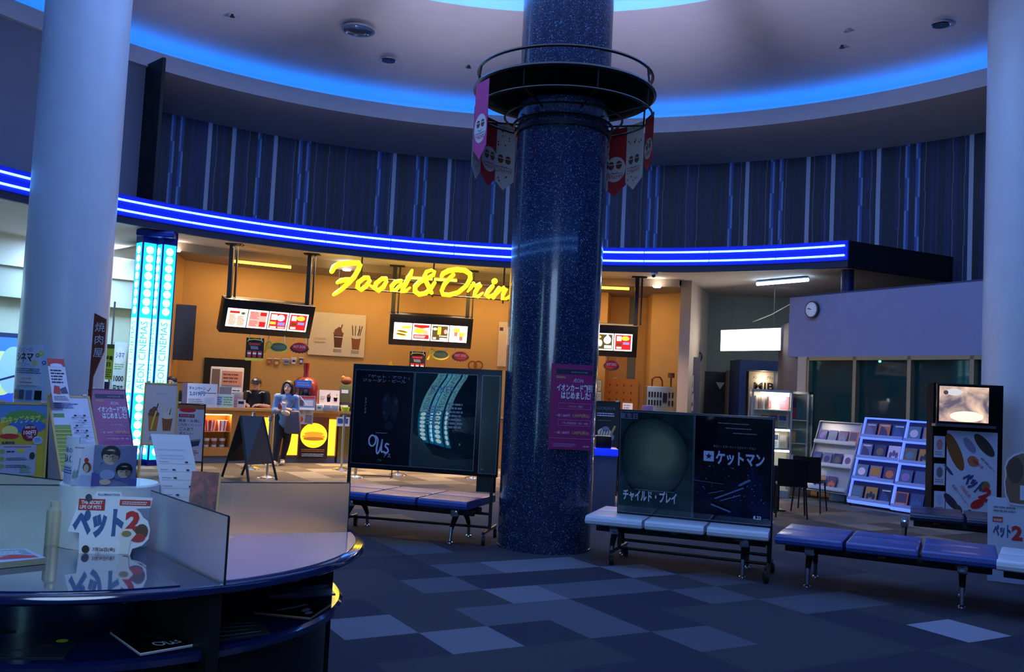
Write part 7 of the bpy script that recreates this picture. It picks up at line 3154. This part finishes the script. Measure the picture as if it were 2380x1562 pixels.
a.xf(Ts).build('shape', t, recalc=False)
m = MB()
m.box((sd.x + .1, 8.75 + .12, .25), (.03, .3, .5), M('standee_white', (200, 208, 226), .5))
m.build('strut', t)

# ---- grey kiosk with a blue top, black drink board beyond it
c = aty(1392, 1110, 11.6)
t = thing('kiosk_box', 'grey box with a glowing blue top behind the right side of the granite column', 'kiosk', V((c.x, c.y, 0)))
z = aty(1392, 1052, 11.6).z
m = MB()
m.box((c.x, c.y, z / 2), (.40, .3, z), M('kiosk_grey', (110, 112, 130), .5), bev=.008)
m.build('body', t)
m = MB()
m.box((c.x, c.y - .02, z + .02), (.42, .34, .09), M('kiosk_blue', (30, 60, 220), .4, emit=.5, ecol=(20, 50, 255)), bev=.008)
m.build('top', t)
m = MB()
m.box((c.x + .03, c.y, z + .14), (.2, .2, .15), BLACK, bev=.01)
m.build('black_box', label='small black box standing on the blue topped kiosk', category='box')


def art_black(a, x, y, w, h):
    a.rect(x, y, x + w, y + h, M('board_black_print', (16, 16, 22), .4))
    a.text('GODIVA', x + w * .5, y + h * .82, h * .07, GREY, w=w * .7)
    a.lines(x + w * .15, y + h * .66, x + w * .85, y + h * .76, 2, PAPER, seed=2)
    a.lines(x + w * .2, y + h * .56, x + w * .8, y + h * .59, 1, GREY, seed=4)
    a.ell(x + w * .5, y + h * .2, w * .34, h * .12, M('cream_dusk', (130, 130, 150), .5))
    a.ell(x + w * .46, y + h * .3, w * .26, h * .1, M('cream_white', (228, 214, 190), .5))
    a.ell(x + w * .5, y + h * .38, w * .14, h * .06, M('cream_dusk', (130, 130, 150), .5))
    a.line([(x + w * .7, y + h * .25), (x + w * .86, y + h * .46)], w * .08, WOODF)
    for q in range(4):
        a.line([(x + w * (.26 + .1 * q), y + h * .18), (x + w * (.34 + .1 * q), y + h * .36)], w * .025, BLACKM)
    a.rect(x + w * .2, y + h * .02, x + w * .8, y + h * .12, M('print_navy', (40, 44, 90), .4))


a_board(aty(1408, 985, 14.6), rad(-6), rad(6), .44, .72, 'black drink board on an easel right of the granite column', art_black, BLACKM, border=.012)
p = aty(1432, 1060, 15.3)
m = MB()
m.box((p.x - .0, p.y + .05, .75), (.03, .03, 1.3), M('frame_yellow_gold', (226, 176, 60), .35))
m.box((p.x - .0, p.y + .05, .05), (.3, .3, .1), BLACK)
m.build('gold_post', label='thin golden post beside the black drink board', category='post')

# ---- queue posts with bright chrome bases
for px, py, lab in ((582, 1090, 'chrome queue post hidden behind the chalkboard, farther one'), (620, 1110, 'chrome queue post just behind the right leg of the chalkboard'), (632, 1080, 'chrome queue post at the feet of the walking woman'),
                    (793, 1092, 'chrome queue post left of the wide dark poster board, farther one'), (825, 1109, 'chrome queue post under the left end of the wide dark poster board'), (924, 1104, 'chrome queue post seen under the middle of the wide dark poster board'), (1100, 1112, 'chrome queue post seen under the right part of the wide dark poster board')):
    p = atz(px, py)
    t = thing('queue_post', lab, 'queue post', p, group='chrome queue posts before the snack bar')
    m = MB()
    m.lathe(p, [(.001, .05), (.03, .05), (.09, .035), (.155, .012), (.16, 0)], CHROME, n=32)
    m.build('base', t)
    m = MB()
    m.tube([p + V((0, 0, .04)), p + V((0, 0, .92))], .02, M('post_brushed', (190, 190, 180), .3, .8), n=12)
    m.build('pole', t)
    m = MB()
    m.lathe(p, [(.001, .98), (.03, .975), (.032, .90), (.001, .89)], CHROME, n=16)
    m.build('cap', t)
# low wire stand under the wide board
p = atz(862, 1108)
m = MB()
for z in (.02, .14):
    m.tube([p + V((-.25, 0, z)), p + V((.35, 0, z))], .01, BLACK, n=6)
for x in (-.25, .35):
    m.tube([p + V((x, 0, .02)), p + V((x, 0, .14))], .01, BLACK, n=6)
    m.tube([p + V((x, -.15, .01)), p + V((x, .15, .01))], .01, BLACK, n=6)
m.build('wire_stand', label='low black wire stand on the floor under the wide dark poster board', category='stand')

# ================================================================== PEOPLE


def capsule_mesh(chains, balls=(), extra=None):
    """overlapping tapered limbs and ellipsoids, to be fused into one skin"""
    m = MB()
    mt = M('skin_tmp', (200, 160, 140))
    for ch in chains:
        pts = [V(p[:3]) for p in ch]
        rs = [p[3] for p in ch]
        fl = None
        # resample for smooth taper
        P_, R_ = [], []
        for i in range(len(pts) - 1):
            n = max(2, int((pts[i + 1] - pts[i]).length / .02))
            for k in range(n):
                f = k / n
                P_.append(pts[i].lerp(pts[i + 1], f))
                R_.append(rs[i] + (rs[i + 1] - rs[i]) * f)
        P_.append(pts[-1])
        R_.append(rs[-1])
        m.tube(P_, R_, mt, n=12)
        m.ball(pts[0], rs[0], mt, seg=12, rings=8)
        m.ball(pts[-1], rs[-1], mt, seg=12, rings=8)
        for p, r in list(zip(pts, rs))[1:-1]:
            m.ball(p, r, mt, seg=12, rings=8)
    for c, r in balls:
        m.ball(c, r, mt, seg=20, rings=14)
    return m


def fuse(m, name, parent, voxel, mats, pick=None, smooth=4):
    bmesh.ops.recalc_face_normals(m.bm, faces=m.bm.faces)
    me = bpy.data.meshes.new('tmp')
    m.bm.to_mesh(me)
    m.bm.free()
    o = bpy.data.objects.new('tmp', me)
    COL.objects.link(o)
    r = o.modifiers.new('r', 'REMESH')
    r.mode = 'VOXEL'
    r.voxel_size = voxel
    s = o.modifiers.new('s', 'SMOOTH')
    s.iterations = smooth
    s.factor = .5
    bpy.context.view_layer.update()
    nm = bpy.data.meshes.new_from_object(o.evaluated_get(bpy.context.evaluated_depsgraph_get()))
    bpy.data.objects.remove(o)
    nm.name = name
    nm.materials.clear()
    for x in mats:
        nm.materials.append(x)
    for p in nm.polygons:
        p.use_smooth = True
        p.material_index = pick(p.center, p.normal) if pick else 0
    q = bpy.data.objects.new(name, nm)
    COL.objects.link(q)
    q.parent = parent
    return q


SKIN = M('skin_light', (224, 178, 152), .5)
LIP = M('skin_lip', (176, 98, 90), .5)
EYE = M('eye_dark', (30, 24, 24), .3)
BROW = M('brow_dark', (50, 36, 30), .6)


def head_parts(c, tilt=0.0, s=1.0):
    """balls for a head whose centre (eye level) is c, facing -y"""
    c = V(c)
    q = lambda x, y, z: c + V((x, y, z)) * s
    return [(q(0, .012, .035), (.072 * s, .088 * s, .085 * s)), (q(0, -.012, -.03), (.062 * s, .070 * s, .080 * s)), (q(0, -.035, -.085), (.034 * s, .036 * s, .028 * s)),
            (q(0, -.092, -.028), (.011 * s, .016 * s, .015 * s)), (q(0, -.084, -.008), (.008 * s, .012 * s, .026 * s)), (q(0, -.078, -.060), (.022 * s, .010 * s, .010 * s)),
            (q(-.074, .012, -.01), (.010 * s, .020 * s, .030 * s)), (q(.074, .012, -.01), (.010 * s, .020 * s, .030 * s)),
            (q(-.03, -.066, -.035), (.02 * s, .014 * s, .018 * s)), (q(.03, -.066, -.035), (.02 * s, .014 * s, .018 * s))]


def face_pick(c, s=1.0):
    c = V(c)

    def f(p, n):
        d = (p - c) / s
        if d.y < -.045:
            for sx in (-.030, .030):
                if ((d.x - sx) / .014) ** 2 + (d.z / .0065) ** 2 < 1:
                    return 1
                if ((d.x - sx) / .018) ** 2 + ((d.z - .022) / .004) ** 2 < 1:
                    return 3
            if (d.x / .022) ** 2 + ((d.z + .060) / .008) ** 2 < 1:
                return 2
        return 0
    return f


def hand(wrist, direction, palm_n, side, curl=.5, s=1.0):
    """palm, four unequal fingers with two bends and a thumb leaving the palm's side"""
    w, d, n = V(wrist), V(direction).normalized(), V(palm_n).normalized()
    x = d.cross(n).normalized() * side
    ch = []
    kn = w + d * .085 * s
    ch.append([(*w, .022 * s), (*(w + d * .045 * s), .026 * s), (*kn, .024 * s)])
    ch.append([(*(w + d * .05 * s + x * .018 * s), .016 * s), (*(kn + x * .026 * s), .013 * s)])
    ch.append([(*(w + d * .05 * s - x * .018 * s), .016 * s), (*(kn - x * .026 * s), .013 * s)])
    for off, ln in ((.030, .058), (.010, .068), (-.010, .064), (-.030, .050)):
        p0 = kn + x * off * s
        d1 = (d * math.cos(curl) + n * math.sin(curl)).normalized()
        d2 = (d * math.cos(2.0 * curl) + n * math.sin(2.0 * curl)).normalized()
        d3 = (d * math.cos(2.8 * curl) + n * math.sin(2.8 * curl)).normalized()
        p1 = p0 + d1 * ln * .48 * s
        p2 = p1 + d2 * ln * .34 * s
        p3 = p2 + d3 * ln * .26 * s
        ch.append([(*p0, .0095 * s), (*p1, .009 * s), (*p2, .0085 * s), (*p3, .0075 * s)])
    t0 = w + d * .03 * s + x * .024 * s
    t1 = t0 + (d * .6 + x * .7 + n * .25).normalized() * .038 * s
    t2 = t1 + (d * .85 + n * .4 + x * .1).normalized() * .03 * s
    ch.append([(*t0, .014 * s), (*t1, .011 * s), (*t2, .009 * s)])
    return ch


# ---- the woman walking past the counter
wp = V((-4.10, 16.72, 0))
wy = math.atan2(-wp.x, wp.y) * .0
wm = thing('person', 'woman with shoulder length dark hair in a pale blue sweater and dark trousers, carrying things', 'person', wp, 0)
HC = V((.05, -.01, 1.425))
neck = V((.045, .02, 1.30))
shL, shR = V((-.135, .02, 1.245)), V((.205, .02, 1.24))
elL, elR = V((-.165, -.02, .985)), V((.225, .03, .99))
wrL, wrR = V((-.01, -.20, 1.02)), V((.10, -.21, 1.04))
hipL, hipR = V((-.055, .02, .80)), V((.095, .02, .80))
knL, knR = V((-.065, -.05, .44)), V((.075, .06, .44))
anL, anR = V((-.075, -.08, .08)), V((-.015, .20, .09))
legs = [[(*hipL, .085), (*knL, .056), (*(knL.lerp(anL, .35)), .054), (*anL, .036)], [(*hipR, .085), (*knR, .056), (*(knR.lerp(anR, .35)), .054), (*anR, .036)],
        [(*anL, .034), (*(anL + V((-.01, -.12, -.045))), .028)], [(*anR, .034), (*(anR + V((.02, -.11, -.05))), .028)]]
torso = [[(.02, .02, .84, .115), (.03, .02, .98, .098), (.035, .02, 1.12, .108), (.035, .02, 1.22, .085)], [(*neck, .045), (.05, .0, 1.37, .042)],
         [(*shL, .052), (.035, .02, 1.25, .06), (*shR, .052)]]
arms = [[(*shL, .046), (*elL, .036), (*wrL, .024)], [(*shR, .046), (*elR, .036), (*wrR, .024)]]
hands = hand(wrL, (.75, -.35, .35), (.3, -.2, .9), -1, .6, .95) + hand(wrR, (-.7, -.25, .45), (-.2, -.3, .9), 1, .65, .95)
m = capsule_mesh(legs + torso + arms + hands, head_parts(HC, s=.98))
fuse(m, 'body', wm, .0075, [SKIN, EYE, LIP, BROW], face_pick(HC, .98), smooth=3)
SWE = M('sweater_pale_blue', (104, 136, 184), .85, bump=.4, bscale=90)
m = capsule_mesh([[(.02, .02, .80, .142), (.025, .02, .92, .132), (.035, .02, 1.10, .126), (.04, .02, 1.22, .098)], [(*(shL + V((0, 0, -.005))), .068), (.035, .02, 1.245, .075), (*(shR + V((0, 0, -.005))), .068)],
                  [(*shL, .060), (*(elL + V((-.006, 0, 0))), .056), (*(elL.lerp(wrL, .55)), .052)], [(*shR, .060), (*(elR + V((.006, 0, 0))), .056), (*(elR.lerp(wrR, .5)), .050)]])
for v in m.bm.verts:
    if v.co.z < 1.2 and abs(v.co.x - .03) < .17:
        v.co.y = .02 + (v.co.y - .02) * .86
fuse(m, 'sweater', wm, .012, [SWE], smooth=3)
TRO = M('trousers_dark', (24, 24, 36), .8)
m = capsule_mesh([[(*(hipL + V((0, 0, .05))), .105), (*hipL, .10), (*knL, .070), (*(knL.lerp(anL, .4)), .064), (*(anL + V((0, 0, .02))), .048)],
                  [(*(hipR + V((0, 0, .05))), .105), (*hipR, .10), (*knR, .070), (*(knR.lerp(anR, .4)), .064), (*(anR + V((0, 0, .02))), .048)], [(*(hipL + V((0, 0, .04))), .105), (*(hipR + V((0, 0, .04))), .105)]])
fuse(m, 'trousers', wm, .012, [TRO], smooth=3)
HAIRW = M('hair_dark_brown', (30, 22, 22), .55)
hb = [(HC + V((0, .03, .05)), (.094, .095, .085))]
hc_ = [[(*(HC + V((-.075, .02, .05))), .030), (*(HC + V((-.088, .015, -.05))), .034), (*(HC + V((-.094, .005, -.155))), .030)], [(*(HC + V((.075, .02, .05))), .030), (*(HC + V((.088, .015, -.05))), .034), (*(HC + V((.098, .0, -.165))), .030)],
       [(*(HC + V((-.06, .07, 0))), .045), (*(HC + V((-.06, .075, -.16))), .04)], [(*(HC + V((.06, .07, 0))), .045), (*(HC + V((.06, .075, -.16))), .04)], [(*(HC + V((0, .075, .0))), .05), (*(HC + V((0, .08, -.17))), .045)],
       [(*(HC + V((-.02, -.055, .098))), .018), (*(HC + V((-.062, -.05, .045))), .016)], [(*(HC + V((-.02, -.055, .098))), .018), (*(HC + V((.04, -.058, .085))), .016), (*(HC + V((.07, -.04, .03))), .015)]]
m = capsule_mesh(hc_, hb)
fuse(m, 'hair', wm, .010, [HAIRW], smooth=2)
for an, dx in ((anL, -.01), (anR, .02)):
    m = capsule_mesh([[(*(an + V((0, .03, -.035))), .040), (*(an + V((dx, -.08, -.045))), .040), (*(an + V((dx * 1.5, -.15, -.052))), .030)]])
    for v in m.bm.verts:
        v.co.z = max(v.co.z, .002)
    fuse(m, 'shoe', wm, .010, [M('shoe_pale', (196, 188, 180), .6)], smooth=2)
# what she carries
hp = wp + V((.07, -.265, 1.09))
m = MB()
m.lathe(hp, [(.001, -.06), (.032, -.06), (.04, .05), (.043, .055), (.001, .065)], M('cup_pale_blue', (200, 212, 236), .4), n=20)
m.build('paper_cup', label='pale paper cup held at the woman\'s chest', category='cup')
m = MB()
m.box(wp + V((-.01, -.24, 1.085)), (.075, .012, .11), M('phone_rose', (150, 70, 84), .4), T=None, bev=.004)
m.build('phone', label='rose coloured phone held in the woman\'s hand', category='phone')
m = MB()
pts = []
bc = wp + V((.20, -.10, .80))
m.box(bc, (.30, .13, .42), M('bag_grey', (84, 80, 92), .8), bev=.045)
for v in m.bm.verts:
    k = (v.co.z - bc.z) / .42
    v.co.x += -.03 * k
    v.co.x = bc.x + (v.co.x - bc.x) * (1 - .22 * max(k, 0))
t = thing('shoulder_bag', 'dark grey shoulder bag hanging at the woman\'s side', 'bag', V((bc.x, bc.y, bc.z - .21)))
m.build('bag_body', t)
m = MB()
m.tube([bc + V((-.10, -.05, .17)), wp + V((.21, -.06, 1.18)), wp + V((.205, .02, 1.325)), wp + V((.22, .10, 1.16)), bc + V((.06, .05, .17))], .014, M('bag_grey', (84, 80, 92), .8), n=6)
m.build('strap', t)
m = capsule_mesh([[(.06, -.27, .985, .04), (.14, -.27, .96, .045)]])
fuse(m, 'tmpbread', None, .012, [M('scarf_cream', (206, 186, 150), .8)], smooth=2)
o = bpy.data.objects['tmpbread']
o.name = 'paper_pouch'
o.location = wp
o['label'] = 'cream paper pouch held under the woman\'s cup'
o['category'] = 'pouch'

# ---- the man with the cap behind the counter
mp = aty(597, 900, 17.75)
mp = V((mp.x, mp.y, 0))
mn = thing('person', 'person in a dark cap and black shirt working behind the counter', 'person', mp, 0)
HC = V((.0, -.06, 1.445))
neck = V((0, .0, 1.335))
shL, shR = V((-.19, .02, 1.255)), V((.19, .02, 1.255))
elL, elR = V((-.24, -.05, 1.03)), V((.25, -.05, 1.03))
wrL, wrR = V((-.10, -.29, 1.055)), V((.13, -.29, 1.055))
legs = [[(sx * .09, .02, .84, .10), (sx * .09, .01, .46, .062), (sx * .09, .03, .08, .042)] for sx in (-1, 1)] + [[(sx * .09, .03, .06, .04), (sx * .1, -.12, .035, .032)] for sx in (-1, 1)]
torso = [[(0, .02, .90, .13), (0, .02, 1.05, .12), (0, .02, 1.22, .11)], [(*neck, .05), (0, -.02, 1.40, .048)], [(*shL, .06), (0, .02, 1.27, .075), (*shR, .06)]]
arms = [[(*shL, .052), (*elL, .042), (*wrL, .029)], [(*shR, .052), (*elR, .042), (*wrR, .029)]]
hands = hand(wrL, (.55, -.8, -.10), (0, -.1, -1), -1, .35) + hand(wrR, (-.6, -.75, -.10), (0, -.1, -1), 1, .4)
m = capsule_mesh(legs + torso + arms + hands, head_parts(HC))
fuse(m, 'body', mn, .0085, [SKIN, EYE, LIP, BROW], face_pick(HC), smooth=3)
TEE = M('shirt_black', (18, 18, 24), .85)
m = capsule_mesh([[(0, .02, .84, .155), (0, .02, 1.05, .150), (0, .02, 1.22, .130)], [(*(shL + V((.01, 0, .0))), .074), (0, .02, 1.262, .088), (*(shR + V((-.01, 0, 0))), .074)],
                  [(*shL, .072), (*(shL.lerp(elL, .75)), .064)], [(*shR, .072), (*(shR.lerp(elR, .75)), .064)]])
fuse(m, 'shirt', mn, .012, [TEE], smooth=3)
m = MB()
for sx in (-1, 1):
    m.tube([(sx * .17, -.055, 1.295), (sx * .12, -.075, 1.305), (sx * .075, -.095, 1.27)], .011, WHITE, n=6)
m.build('strap', mn, local=True)
m = capsule_mesh([[(sx * .09, .02, .84, .12), (sx * .09, .01, .46, .078), (sx * .09, .03, .10, .058)] for sx in (-1, 1)])
fuse(m, 'trousers', mn, .014, [TRO], smooth=2)
m = capsule_mesh([[(-.072, .03, .03, .02), (-.074, .03, -.03, .016)], [(.072, .03, .03, .02), (.074, .03, -.03, .016)], [(0, .07, .0, .05), (0, .06, -.04, .04)]])
for v in m.bm.verts:
    v.co += HC
fuse(m, 'hair', mn, .010, [HAIRW], smooth=2)
m = MB()
CAPM = M('cap_dark_brown', (30, 24, 26), .7)
prof = []
for k in range(9):
    th = k * PI / 2 / 8
    prof.append((.098 * math.cos(th) + .001, .085 * math.sin(th)))
m.lathe(HC + V((0, .012, .042)), prof, CAPM, n=28)
vs = []
n = 12
for r_, dz in ((.07, .0), (.155, -.022)):
    for k in range(n + 1):
        th = rad(200 + 140 * k / n)
        vs.append(HC + V((r_ * .95 * math.cos(th), .0 + r_ * math.sin(th), .046 + dz - .01 * abs(math.cos(th)))))
m.faces(vs + [v + V((0, 0, -.006)) for v in vs], [(k, k + 1, n + 2 + k, n + 1 + k) for k in range(n)] + [(2 * n + 2 + n + 1 + k, 2 * n + 2 + n + 2 + k, 2 * n + 3 + k, 2 * n + 2 + k) for k in range(n)], CAPM, True)
m.ball(HC + V((0, -.084, .085)), (.030, .012, .022), WHITE, seg=14, rings=8)
m.build('cap', mn, local=True)
# third head glimpsed behind the light pillar
hp = cyl(399, 880, 9.3)
hp = V((hp.x, hp.y, 0))
m3 = thing('person', 'dark haired person mostly hidden behind the cyan light pillar', 'person', hp, 0)
HC = V((0, 0, 1.40))
m = capsule_mesh([[(sx * .09, .02, .84, .10), (sx * .09, .01, .46, .062), (sx * .09, .03, .08, .042)] for sx in (-1, 1)] + [[(sx * .09, .03, .06, .04), (sx * .1, -.12, .035, .032)] for sx in (-1, 1)] +
                 [[(0, .02, .90, .13), (0, .02, 1.05, .12), (0, .02, 1.2, .11)], [(0, .02, 1.27, .05), (0, 0, 1.36, .048)], [(-.18, .02, 1.21, .06), (.18, .02, 1.21, .06)],
                  [(-.18, .02, 1.21, .05), (-.23, .02, .95, .04), (-.2, -.12, .78, .028)], [(.18, .02, 1.21, .05), (.23, .02, .95, .04), (.2, -.12, .78, .028)]] +
                 hand((-.2, -.12, .78), (.1, -.3, -.9), (.9, 0, .2), -1, .3) + hand((.2, -.12, .78), (-.1, -.3, -.9), (-.9, 0, .2), 1, .3), head_parts(HC))
fuse(m, 'body', m3, .009, [SKIN, EYE, LIP, BROW], face_pick(HC), smooth=3)
m = capsule_mesh([[(0, .02, .84, .155), (0, .02, 1.05, .150), (0, .02, 1.18, .130)], [(-.18, .02, 1.21, .07), (.18, .02, 1.21, .07)], [(-.18, .02, 1.21, .07), (-.225, .02, 1.0, .062)], [(.18, .02, 1.21, .07), (.225, .02, 1.0, .062)]])
fuse(m, 'shirt', m3, .014, [TEE], smooth=2)
m = capsule_mesh([[(sx * .09, .02, .84, .12), (sx * .09, .01, .46, .078), (sx * .09, .03, .10, .058)] for sx in (-1, 1)])
fuse(m, 'trousers', m3, .014, [TRO], smooth=2)
m = capsule_mesh([[(-.075, .02, .03, .022), (-.078, .02, -.04, .02)], [(.075, .02, .03, .022), (.078, .02, -.04, .02)]], [((0, .025, .06), (.092, .098, .075)), ((0, .06, 0), (.08, .06, .07))])
for v in m.bm.verts:
    v.co += HC
fuse(m, 'hair', m3, .010, [HAIRW], smooth=2)
